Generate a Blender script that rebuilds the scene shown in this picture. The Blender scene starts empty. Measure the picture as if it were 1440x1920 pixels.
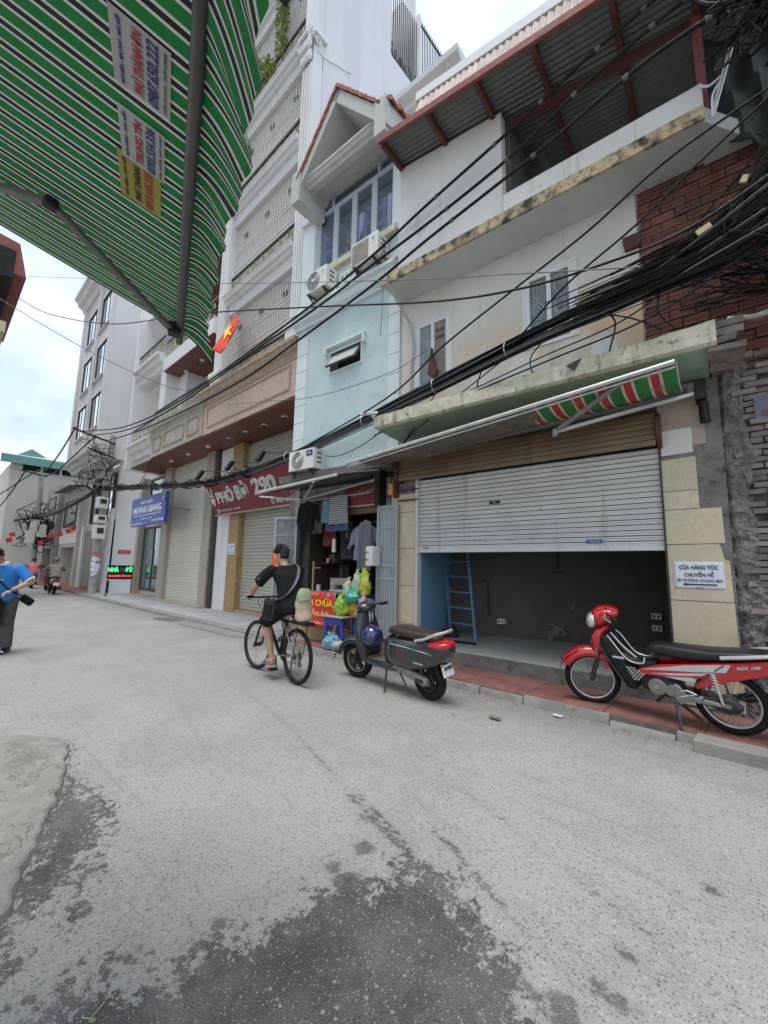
import bpy, bmesh, math, random
from mathutils import Vector, Matrix, Euler, noise
import numpy as np
random.seed(7)
SC = bpy.context.scene
COL = SC.collection
rad = math.radians
V = Vector
R = random.uniform

# ------------------------------------------------------------------ camera, sky, sun, exposure
cam_d = bpy.data.cameras.new("camera")
cam = bpy.data.objects.new("camera", cam_d)
COL.objects.link(cam)
_A, _P, _L = rad(47.5), rad(7.6), rad(1.1)
_h = V((-math.cos(_A), math.sin(_A), 0)); _z = V((0, 0, 1)); _r = V((math.sin(_A), math.cos(_A), 0))
_f = _h * math.cos(_P) + _z * math.sin(_P); _u = -_h * math.sin(_P) + _z * math.cos(_P)
_r2 = _r * math.cos(_L) + _u * math.sin(_L); _u2 = -_r * math.sin(_L) + _u * math.cos(_L)
cam.matrix_world = Matrix(((_r2.x, _u2.x, -_f.x, 0), (_r2.y, _u2.y, -_f.y, 0), (_r2.z, _u2.z, -_f.z, 1.45), (0, 0, 0, 1)))
cam_d.sensor_fit = 'VERTICAL'; cam_d.sensor_height = 36.0; cam_d.lens = 780 / 1920 * 36.0
cam_d.clip_start = 0.05; cam_d.clip_end = 900
SC.camera = cam

SUN_EL, SUN_AZ = rad(76), rad(165)
wd = bpy.data.worlds.new("World"); SC.world = wd; wd.use_nodes = True
_nt = wd.node_tree; _nt.nodes.clear()
def _wn(t, **k):
    n = _nt.nodes.new(t)
    for a, b in k.items(): setattr(n, a, b)
    return n
_sky = _wn('ShaderNodeTexSky', sky_type='NISHITA', sun_disc=False, sun_elevation=SUN_EL, sun_rotation=SUN_AZ, air_density=1.0, dust_density=2.5, ozone_density=1.0)
_tc = _wn('ShaderNodeTexCoord')
_mp = _wn('ShaderNodeMapping'); _mp.inputs['Scale'].default_value = (1.0, 1.0, 1.7)
_n1 = _wn('ShaderNodeTexNoise'); _n1.inputs['Scale'].default_value = 2.1; _n1.inputs['Detail'].default_value = 7; _n1.inputs['Roughness'].default_value = .58
_cr = _wn('ShaderNodeValToRGB'); _cr.color_ramp.elements[0].position = .36; _cr.color_ramp.elements[1].position = .64
_n2 = _wn('ShaderNodeTexNoise'); _n2.inputs['Scale'].default_value = 4.3; _n2.inputs['Detail'].default_value = 5
_cc = _wn('ShaderNodeMix', data_type='RGBA'); _cc.inputs[6].default_value = (8.9, 10.1, 11.6, 1); _cc.inputs[7].default_value = (12.6, 13.2, 13.9, 1)
_mx = _wn('ShaderNodeMix', data_type='RGBA')
_veil = _wn('ShaderNodeMix', data_type='RGBA'); _veil.inputs[0].default_value = .66; _veil.inputs[7].default_value = (7.9, 10.0, 12.6, 1)
_bg = _wn('ShaderNodeBackground'); _bg.inputs['Strength'].default_value = 0.066
_wo = _wn('ShaderNodeOutputWorld')
_k = _nt.links.new
_k(_tc.outputs['Generated'], _mp.inputs['Vector']); _k(_mp.outputs[0], _n1.inputs['Vector']); _k(_mp.outputs[0], _n2.inputs['Vector'])
_k(_n1.outputs['Fac'], _cr.inputs[0]); _k(_n2.outputs['Fac'], _cc.inputs[0])
_k(_sky.outputs[0], _veil.inputs[6]); _k(_veil.outputs[2], _mx.inputs[6]); _k(_cc.outputs[2], _mx.inputs[7]); _k(_cr.outputs[0], _mx.inputs[0])
_k(_mx.outputs[2], _bg.inputs[0]); _k(_bg.outputs[0], _wo.inputs[0])

sun_d = bpy.data.lights.new("sun", 'SUN'); sun_d.energy = 1.5; sun_d.angle = rad(32); sun_d.color = (1, .96, .9)
sun = bpy.data.objects.new("sun", sun_d); COL.objects.link(sun)
sun.rotation_euler = Euler((rad(90) - SUN_EL, 0, -SUN_AZ + math.pi), 'XYZ')
sun.location = (0, -20, 40)

SC.view_settings.view_transform = 'Standard'; SC.view_settings.look = 'None'
SC.view_settings.gamma = 1; SC.view_settings.use_curve_mapping = False
SC.view_settings.exposure = 0.74

# ------------------------------------------------------------------ materials
def mat(name, col, rough=.6, var=.15, scale=3., bump=0., bscale=60., metal=0., dirt=None, streak=None, obr=0., coat=0., spec=.5, emit=None, alpha=1., trans=0., bdist=.01, coords='pos', transl=0., veins=None, wave=None, stripes=None):
    m = bpy.data.materials.new(name); m.use_nodes = True
    t = m.node_tree; t.nodes.clear(); L = t.links.new
    def N(ty, **k):
        n = t.nodes.new(ty)
        for a, b in k.items():
            if a in n.inputs.keys(): n.inputs[a].default_value = b
            else: setattr(n, a, b)
        return n
    def MX(f, a, b, blend='MIX'):
        n = N('ShaderNodeMix', data_type='RGBA', blend_type=blend)
        for i, v in ((0, f), (6, a), (7, b)):
            if hasattr(v, 'is_linked'): L(v, n.inputs[i])
            elif i == 0: n.inputs[0].default_value = v
            else: n.inputs[i].default_value = (*v[:3], 1)
        return n.outputs[2]
    def ramp(src, a, b):
        n = N('ShaderNodeMapRange'); n.inputs[1].default_value = a; n.inputs[2].default_value = b; L(src, n.inputs[0]); return n.outputs[0]
    o = N('ShaderNodeOutputMaterial'); b = N('ShaderNodeBsdfPrincipled'); L(b.outputs[0], o.inputs[0])
    if coords == 'pos': P = N('ShaderNodeNewGeometry').outputs['Position']
    else: P = N('ShaderNodeTexCoord').outputs['Object']
    def NO(sc, det=4, ro=.55, vec=None):
        n = N('ShaderNodeTexNoise', Scale=sc, Detail=det, Roughness=ro); L(vec or P, n.inputs['Vector']); return n.outputs['Fac']
    c = col
    lo = tuple(x * (1 - var) for x in col[:3]); hi = tuple(min(1, x * (1 + var * .5)) for x in col[:3])
    c = MX(ramp(NO(scale), .3, .7), lo, hi)
    if stripes:   # list of (start, end, colour) within a period, along one object axis
        axis, per, bands = stripes
        sp = N('ShaderNodeSeparateXYZ'); L(P, sp.inputs[0])
        fr = N('ShaderNodeMath', operation='PINGPONG' if False else 'FLOORED_MODULO'); L(sp.outputs[axis], fr.inputs[0]); fr.inputs[1].default_value = per
        for a0, a1, cc in bands:
            g = N('ShaderNodeMath', operation='GREATER_THAN'); L(fr.outputs[0], g.inputs[0]); g.inputs[1].default_value = a0
            l = N('ShaderNodeMath', operation='LESS_THAN'); L(fr.outputs[0], l.inputs[0]); l.inputs[1].default_value = a1
            mm = N('ShaderNodeMath', operation='MULTIPLY'); L(g.outputs[0], mm.inputs[0]); L(l.outputs[0], mm.inputs[1])
            c = MX(mm.outputs[0], c, cc)
    if veins:
        vc, vs = veins
        d = N('ShaderNodeTexNoise', Scale=vs, Detail=6, Roughness=.65, Distortion=1.6); L(P, d.inputs['Vector'])
        w = N('ShaderNodeMath', operation='SUBTRACT'); L(d.outputs['Fac'], w.inputs[0]); w.inputs[1].default_value = .5
        ab = N('ShaderNodeMath', operation='ABSOLUTE'); L(w.outputs[0], ab.inputs[0])
        c = MX(ramp(ab.outputs[0], .05 if vs > 2 else .012, .0), c, vc)
    if dirt:
        for dd in (dirt if isinstance(dirt, list) else [dirt]):
            dc, th, ds = dd[:3]; fc = ramp(NO(ds, 8, .62), th, th + .16)
            if len(dd) > 3:      # an older coat of paint that only reaches up to a height
                sz = N('ShaderNodeSeparateXYZ'); L(P, sz.inputs[0]); zz = N('ShaderNodeMath', operation='ADD'); L(sz.outputs[2], zz.inputs[0])
                zn = N('ShaderNodeMath', operation='MULTIPLY'); L(NO(1.6, 5), zn.inputs[0]); zn.inputs[1].default_value = 1.1; L(zn.outputs[0], zz.inputs[1])
                mq = N('ShaderNodeMath', operation='MULTIPLY'); L(fc, mq.inputs[0]); L(ramp(zz.outputs[0], dd[3] + 1.0, dd[3] + .35), mq.inputs[1]); fc = mq.outputs[0]
            c = MX(fc, c, dc)
    if streak:
        sc_, th, ss = streak
        mp = N('ShaderNodeMapping'); mp.inputs['Scale'].default_value = (ss, ss, ss * .06); L(P, mp.inputs[0])
        c = MX(ramp(NO(1., 5, .6, mp.outputs[0]), th, th + .25), c, sc_)
    if obr:
        oi = N('ShaderNodeObjectInfo'); hs = N('ShaderNodeHueSaturation')
        mr = N('ShaderNodeMapRange'); L(oi.outputs['Random'], mr.inputs[0]); mr.inputs[3].default_value = 1 - obr; mr.inputs[4].default_value = 1 + obr
        L(mr.outputs[0], hs.inputs['Value']); L(c, hs.inputs['Color']); c = hs.outputs[0]
    L(c, b.inputs['Base Color'])
    rr = N('ShaderNodeMapRange'); L(NO(scale * 2.7), rr.inputs[0]); rr.inputs[1].default_value = .3; rr.inputs[2].default_value = .7
    rr.inputs[3].default_value = max(0, rough * .85); rr.inputs[4].default_value = min(1, rough * 1.15); L(rr.outputs[0], b.inputs['Roughness'])
    b.inputs['Metallic'].default_value = metal; b.inputs['Specular IOR Level'].default_value = spec
    b.inputs['Coat Weight'].default_value = coat; b.inputs['Coat Roughness'].default_value = .08
    if trans: b.inputs['Transmission Weight'].default_value = trans
    if alpha < 1: b.inputs['Alpha'].default_value = alpha
    if emit: b.inputs['Emission Color'].default_value = (*emit[:3], 1); b.inputs['Emission Strength'].default_value = emit[3]
    if transl:
        tl = N('ShaderNodeBsdfTranslucent'); L(c, tl.inputs[0]); ms = N('ShaderNodeMixShader'); ms.inputs[0].default_value = transl
        L(b.outputs[0], ms.inputs[1]); L(tl.outputs[0], ms.inputs[2]); L(ms.outputs[0], o.inputs[0])
    if bump:
        bp = N('ShaderNodeBump', Strength=bump, Distance=bdist); L(NO(bscale, 6, .6), bp.inputs['Height']); L(bp.outputs[0], b.inputs['Normal'])
    return m

GREY = (.2, .19, .17)
M = dict(
 white=mat('white_wall_paint', (.78, .78, .78), .75, .06, .8, .15, 50, dirt=((.55, .54, .5), .66, 1.3), streak=((.6, .59, .56), .6, 3)),
 white2=mat('fresh_white_paint', (.73, .725, .715), .65, .08, .8, .1, 40, dirt=((.58, .58, .57), .62, 1.7), streak=((.52, .52, .52), .58, 2.6)),
 tallside=mat('tall_side_render', (.70, .71, .75), .75, .06, .5, .1, 30, streak=((.6, .61, .65), .5, 1.1)),
 cream=mat('old_cream_wall_paint', (.70, .68, .63), .8, .10, 1.1, .2, 45, dirt=[((.66, .49, .335), .36, .8, 4.9), ((.72, .70, .66), .60, 1.9), ((.30, .25, .19), .66, 3.1)], streak=((.40, .35, .27), .60, 4.5)),
 parapet=mat('stained_white_parapet_paint', (.73, .71, .68), .85, .10, 1.4, .4, 34, dirt=[((.52, .48, .42), .58, 1.7), ((.40, .36, .30), .66, 5)], streak=((.45, .40, .33), .58, 6)),
 mould=mat('mouldy_cream_band', (.60, .47, .30), .85, .2, 3, .35, 40, dirt=[((.68, .60, .47), .60, 7), ((.05, .042, .036), .47, 5.5), ((.09, .075, .06), .55, 17)], streak=((.07, .06, .05), .52, 9)),
 fascia=mat('mossy_cream_concrete_edge', (.60, .55, .42), .9, .18, 3, .5, 40, dirt=[((.70, .67, .58), .54, 4), ((.40, .40, .26), .52, 2.6), ((.10, .09, .065), .56, 9), ((.13, .12, .085), .60, 21)], streak=((.13, .115, .08), .54, 12)),
 mint=mat('mint_green_old_paint', (.35, .47, .38), .75, .12, 2, .15, 40, dirt=[((.09, .1, .08), .60, 2.2), ((.5, .5, .42), .66, 3.6)]),
 soffit=mat('grey_soffit_plaster', (.55, .56, .53), .85, .1, 1.4, .12, 40, dirt=((.33, .32, .28), .62, 2.2)),
 teal=mat('pale_aqua_wall_paint', (.535, .665, .655), .75, .10, 1.6, .6, 24, dirt=[((.42, .53, .52), .56, 9), ((.40, .43, .39), .66, 2.2)], streak=((.40, .49, .47), .60, 4)),
 gablegrey=mat('greyed_cream_gable_paint', (.50, .50, .465), .8, .1, 1.6, .15, 40, dirt=((.36, .35, .31), .6, 3), streak=((.36, .35, .31), .58, 4)),
 aquawhite=mat('aqua_white_trim', (.68, .75, .74), .75, .08, 1.6, .12, 40, streak=((.48, .48, .42), .62, 4)),
 concrete=mat('grey_concrete', (.33, .32, .30), .85, .18, 2.2, .4, 45, dirt=((.15, .14, .13), .6, 3.2)),
 curb=mat('worn_kerb_concrete', (.27, .258, .235), .85, .2, 4, .6, 50, dirt=((.17, .15, .13), .57, 7)),
 plaster=mat('crumbling_cement_plaster', (.27, .245, .23), .95, .3, 4, 1., 34, bdist=.03, dirt=[((.10, .085, .078), .52, 7), ((.37, .27, .22), .64, 4), ((.42, .40, .38), .64, 11)]),
 tilecream=mat('cream_marbled_wall_tile', (.62, .54, .38), .35, .08, 2.5, 0, dirt=((.52, .42, .27), .56, 4), veins=((.545, .46, .31), 4.2), obr=.06),
 redpave=mat('red_pavement_tile', (.265, .115, .092), .75, .25, 5, .3, 60, dirt=[((.15, .095, .08), .53, 6), ((.30, .22, .19), .64, 9)], obr=.15),
 greypave=mat('bluish_grey_pavement_tile', (.37, .38, .40), .65, .12, 3, .2, 60, dirt=((.26, .26, .26), .58, 4), obr=.1),
 floortile=mat('dusty_floor_tile', (.40, .41, .38), .45, .12, 3, .05, dirt=((.28, .27, .24), .57, 4), obr=.06),
 redbrick=mat('red_hollow_brick', (.235, .095, .072), .85, .3, 8, .6, 60, dirt=[((.17, .14, .12), .57, 6), ((.10, .055, .045), .57, 4)], obr=.3),
 mortar=mat('rough_grey_mortar', (.15, .125, .112), .95, .3, 6, .9, 35, dirt=((.1, .085, .08), .55, 9)),
 oldbrick=mat('blackened_old_brick', (.24, .20, .18), .9, .35, 7, .7, 45, dirt=[((.09, .08, .075), .52, 6), ((.33, .21, .16), .66, 3)], obr=.35),
 silver=mat('silver_grey_shutter', (.66, .66, .64), .45, .1, 3, .05, 60, metal=.2, dirt=[((.34, .30, .25), .63, 6), ((.25, .2, .15), .70, 14)], streak=((.38, .35, .31), .60, 6), obr=.05),
 brownshut=mat('brown_shutter_hood', (.20, .14, .075), .5, .2, 3, .08, 60, metal=.2, dirt=((.4, .33, .23), .68, 8), streak=((.09, .055, .03), .6, 6), obr=.06),
 creamshut=mat('cream_shutter', (.63, .63, .53), .5, .05, 2, obr=.03, streak=((.5, .5, .42), .64, 3)),
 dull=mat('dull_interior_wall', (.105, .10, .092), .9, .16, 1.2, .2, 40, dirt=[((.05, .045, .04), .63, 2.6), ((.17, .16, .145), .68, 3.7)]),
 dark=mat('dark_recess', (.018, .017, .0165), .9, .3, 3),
 black=mat('black_plastic', (.011, .011, .012), .42, .3, 8, spec=.35),
 rubber=mat('tyre_rubber', (.016, .0155, .015), .85, .3, 14, .3, 80, spec=.2),
 cable=mat('black_cable_sheath', (.009, .009, .010), .5, .4, 9, spec=.3),
 cablegrey=mat('grey_cable_sheath', (.12, .12, .125), .5, .3, 9),
 steel=mat('brushed_steel', (.52, .52, .53), .35, .15, 12, metal=.9),
 alu=mat('weathered_aluminium', (.62, .62, .61), .4, .15, 6, metal=.6, dirt=((.33, .3, .27), .64, 8)),
 chrome=mat('chrome', (.75, .75, .76), .14, .1, 9, metal=1.),
 darkmetal=mat('dark_engine_metal', (.06, .06, .063), .5, .3, 14, metal=.6),
 greymetal=mat('grey_cast_metal', (.30, .29, .28), .45, .2, 12, metal=.6),
 rust=mat('rusty_brown_steel', (.11, .04, .03), .75, .35, 8, .3, 60, dirt=((.07, .03, .025), .56, 9)),
 redsteel=mat('red_oxide_steel', (.25, .07, .06), .65, .2, 5, dirt=((.2, .06, .05), .6, 6)),
 corr=mat('grey_corrugated_sheet', (.15, .155, .15), .55, .15, 3, metal=.35, dirt=((.12, .10, .085), .62, 3.2)),
 corrrust=mat('pinkish_rusty_corrugated_sheet', (.40, .33, .29), .65, .25, 3, metal=.1, dirt=((.25, .13, .09), .57, 4)),
 teakroof=mat('terracotta_roof_tile', (.33, .10, .065), .7, .2, 6, obr=.15, dirt=((.16, .06, .05), .62, 7)),
 marble=mat('brown_mottled_stone', (.42, .30, .21), .35, .3, 8, dirt=[((.20, .13, .085), .57, 16), ((.58, .45, .32), .6, 11)]),
 pinkstone=mat('pale_pink_granite', (.53, .41, .33), .4, .18, 9, dirt=[((.34, .24, .19), .60, 22), ((.64, .53, .44), .62, 15)]),
 greystone=mat('pale_veined_stone', (.46, .43, .37), .4, .2, 7, dirt=((.3, .28, .24), .6, 9), veins=((.25, .22, .18), 4)),
 speckle=mat('speckled_granite_pilaster', (.42, .36, .30), .4, .3, 18, dirt=[((.13, .10, .08), .57, 22), ((.6, .56, .5), .62, 17)]),
 wood=mat('red_brown_timber_soffit', (.20, .075, .045), .5, .2, 2, dirt=((.12, .045, .03), .56, 4), streak=((.13, .05, .035), .55, 9)),
 gold=mat('aged_gold_scrollwork', (.42, .36, .24), .5, .3, 12, metal=.3, dirt=((.18, .16, .13), .55, 16)),
 grille=mat('off_white_grille_paint', (.70, .68, .63), .6, .08, 4),
 beigewall=mat('beige_recess_wall', (.40, .38, .34), .8, .08, 1),
 darkrail=mat('black_iron_rail', (.05, .05, .055), .5, .2, 9),
 glass=mat('dark_window_glass', (.05, .065, .08), .04, .05, 1, spec=.9, metal=.0, coat=1.),
 skyglass=mat('reflective_window_glass', (.70, .77, .82), .03, .03, 1, metal=.9),
 mirrorglass=mat('dark_mirror_glass', (.30, .36, .45), .02, .03, 1, metal=.9),
 tintglass=mat('green_shop_glass', (.07, .13, .12), .06, .1, 1, spec=.8, coat=.6),
 frame=mat('grey_upvc_frame', (.50, .54, .58), .4, .06, 4),
 framewhite=mat('white_window_frame', (.74, .74, .73), .45, .08, 4, dirt=((.5, .48, .44), .66, 7)),
 framedark=mat('dark_brown_frame', (.06, .045, .04), .5, .2, 5),
 bluepaint=mat('blue_shop_wall_paint', (.15, .30, .45), .7, .12, 2, dirt=((.08, .14, .2), .64, 3)),
 ladder=mat('blue_painted_steel', (.15, .27, .38), .5, .2, 6, dirt=((.09, .1, .1), .64, 9)),
 gatemetal=mat('grey_metal_door_paint', (.36, .39, .41), .5, .12, 4, dirt=((.17, .16, .15), .63, 6), streak=((.22, .22, .22), .62, 8)),
 ac=mat('off_white_casing', (.72, .71, .67), .5, .06, 4, dirt=((.5, .46, .38), .64, 6), streak=((.5, .44, .35), .62, 9)),
 acgrille=mat('beige_condenser_fins', (.36, .33, .26), .7, .15, 6, streak=((.2, .18, .14), .55, 20)),
 signred=mat('dark_red_sign_sheet', (.20, .018, .032), .4, .1, 2),
 signblue=mat('blue_sign_sheet', (.035, .075, .36), .4, .1, 2),
 bannerred=mat('bright_red_banner', (.62, .045, .03), .55, .1, 3, bump=.15, bscale=9, bdist=.03),
 orange=mat('orange_red_poster', (.72, .12, .03), .6, .1, 4),
 yellow=mat('yellow_print', (.85, .58, .05), .55, .06, 6),
 ledgreen=mat('lit_green_led', (.02, .5, .1), .4, .05, 4, emit=(.05, 1., .22, 1.2)),
 ledred=mat('lit_red_led', (.6, .05, .06), .4, .05, 4, emit=(1., .10, .12, .9)),
 paper=mat('white_paper', (.74, .76, .84), .7, .05, 12, .15, 25),
 ink=mat('black_ink', (.015, .015, .017), .6, .1, 5),
 whiteprint=mat('white_print', (.74, .74, .74), .55, .05, 5),
 redprint=mat('red_print', (.42, .02, .04), .55, .05, 5),
 navyprint=mat('navy_print', (.02, .03, .16), .55, .05, 5),
 silverprint=mat('silver_sticker_film', (.40, .40, .40), .5, .08, 12),
 yellowfilm=mat('yellow_sticker_film', (.33, .27, .035), .5, .08, 12),
 flagred=mat('red_flag_cloth', (.75, .06, .04), .7, .1, 6),
 leaf=mat('yellow_green_leaves', (.24, .32, .06), .6, .35, 9),
 leafdark=mat('dark_green_leaves', (.05, .10, .03), .6, .35, 9),
 skin=mat('tan_skin', (.46, .27, .19), .5, .1, 9, spec=.4),
 hair=mat('black_hair', (.012, .011, .011), .5, .4, 60, .6, 120),
 blackcloth=mat('black_cotton', (.012, .012, .0145), .9, .25, 10, .4, 40, spec=.2),
 greycloth=mat('mid_grey_cotton', (.17, .17, .19), .85, .2, 10, .3, 40),
 denim=mat('blue_denim', (.06, .09, .16), .85, .25, 10, .3, 60),
 tealcloth=mat('dusty_teal_cloth', (.14, .27, .30), .85, .2, 10, .3, 40),
 pinkcloth=mat('coral_pink_cloth', (.62, .16, .18), .85, .12, 8, .3, 40),
 taupecloth=mat('taupe_raincoat_cloth', (.30, .27, .23), .8, .15, 8, .3, 30),
 bluecloth=mat('bright_blue_polo_cloth', (.03, .19, .52), .85, .12, 8, .3, 40),
 greytrouser=mat('charcoal_trouser_cloth', (.085, .082, .08), .85, .2, 10, .3, 40),
 striped=mat('black_white_striped_cloth', (.50, .50, .50), .85, .1, 10, coords='obj', stripes=(2, .036, [(0, .019, (.03, .03, .035))])),
 checked=mat('navy_white_checked_cloth', (.40, .42, .48), .85, .1, 10, coords='obj', stripes=(2, .03, [(0, .012, (.05, .06, .12))])),
 beigesack=mat('beige_woven_sack', (.48, .38, .28), .85, .2, 12, .4, 40),
 grit=mat('loose_grit', (.22, .205, .18), .9, .4, 30, obr=0),
 greenbag=mat('lime_green_plastic', (.30, .52, .05), .35, .2, 14, .2, 30, dirt=((.75, .78, .6), .62, 14)),
 tealbag=mat('sea_green_plastic_bag', (.05, .42, .30), .35, .2, 14, .3, 30),
 yellowbag=mat('yellow_green_plastic_bag', (.55, .55, .06), .35, .2, 14, .3, 30, dirt=((.7, .72, .5), .6, 12)),
 orangebag=mat('orange_yellow_plastic_bag', (.70, .38, .07), .4, .2, 14, .3, 30),
 pinkbag=mat('pink_white_patterned_bag', (.6, .38, .42), .5, .25, 20, dirt=((.75, .2, .28), .58, 22)),
 bluebag=mat('pale_blue_plastic_bag', (.18, .40, .48), .35, .2, 10, .3, 30),
 blueplastic=mat('royal_blue_plastic', (.035, .06, .36), .4, .12, 6),
 whiteplastic=mat('milky_white_plastic', (.66, .66, .61), .4, .08, 6, dirt=((.5, .47, .4), .64, 6)),
 scoot=mat('dark_grey_scooter_paint', (.022, .027, .031), .28, .12, 5, coat=.7, dirt=((.07, .07, .066), .68, 8)),
 leather=mat('brown_seat_leather', (.045, .027, .024), .42, .15, 8, .1, 60),
 brownplastic=mat('dark_brown_plastic', (.028, .019, .017), .5, .2, 8),
 floormat=mat('worn_brown_footboard', (.13, .105, .09), .8, .3, 10, .3, 60),
 redlens=mat('red_tail_lens', (.55, .012, .015), .12, .08, 8, coat=.8),
 bikered=mat('glossy_red_paint', (.47, .010, .016), .2, .08, 5, coat=.9),
 bikesilver=mat('silver_decal_paint', (.62, .62, .63), .3, .08, 6, metal=.4),
 seatblack=mat('black_vinyl_seat', (.013, .013, .0145), .38, .2, 8, .1, 50),
 lens=mat('clear_headlamp_lens', (.70, .72, .74), .12, .1, 14, metal=.5, coat=1.),
 navyhelmet=mat('glossy_navy_helmet', (.02, .03, .12), .15, .05, 4, coat=1.),
 amber=mat('amber_lamp_glass', (.55, .22, .06), .2, .3, 10),
 greenroof=mat('sea_green_roof_sheet', (.13, .30, .27), .6, .08, 1),
 stucco=mat('off_white_old_stucco', (.58, .56, .50), .85, .12, .6, .1, 10, dirt=((.42, .39, .33), .6, .8), streak=((.4, .37, .32), .62, 1.)),
 greybld=mat('pale_grey_painted_wall', (.70, .69, .67), .8, .05, .5, .05, 10, dirt=((.54, .53, .52), .62, .9)),
 shutgrey=mat('taupe_grey_shutter', (.33, .30, .28), .6, .06, 1),
 towerwall=mat('grey_tower_cladding', (.36, .38, .41), .6, .05, .2),
 asphaltfar=mat('distant_ground', (.24, .235, .225), .9, .1, .2),
 tarp=mat('dark_green_tarpaulin', (.035, .045, .042), .7, .3, 3, .4, 14, bdist=.03),
 fanblack=mat('black_fan_mesh', (.03, .03, .03), .5, .2, 6),
 helmetgrey=mat('matt_grey_helmet', (.22, .20, .18), .5, .1, 6),
)
M['greenstripe'] = mat('green_white_black_striped_canvas', (.006, .165, .032), .75, .16, 7, .12, 160, coords='obj', transl=.12, bdist=.002, dirt=((.008, .15, .03), .62, 9),
    stripes=(0, .0545, [(.0285, .0350, (.56, .54, .50)), (.0350, .0480, (.010, .012, .013)), (.0480, .0545, (.56, .54, .50))]))
M['shopprint'] = mat('faded_printed_canvas', (.15, .13, .105), .85, .3, 9, .12, 120, coords='obj', dirt=[((.30, .07, .05), .60, 13), ((.07, .16, .06), .60, 10), ((.38, .33, .24), .62, 17), ((.02, .02, .02), .58, 8)])
M['shopstripe'] = mat('green_red_white_striped_canvas', (.03, .22, .05), .75, .25, 5, .12, 120, coords='obj', dirt=[((.20, .17, .13), .56, 3), ((.03, .035, .03), .60, 7)],
    stripes=(0, .24, [(.11, .135, (.6, .56, .5)), (.135, .205, (.48, .03, .03)), (.205, .23, (.6, .56, .5))]))

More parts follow.
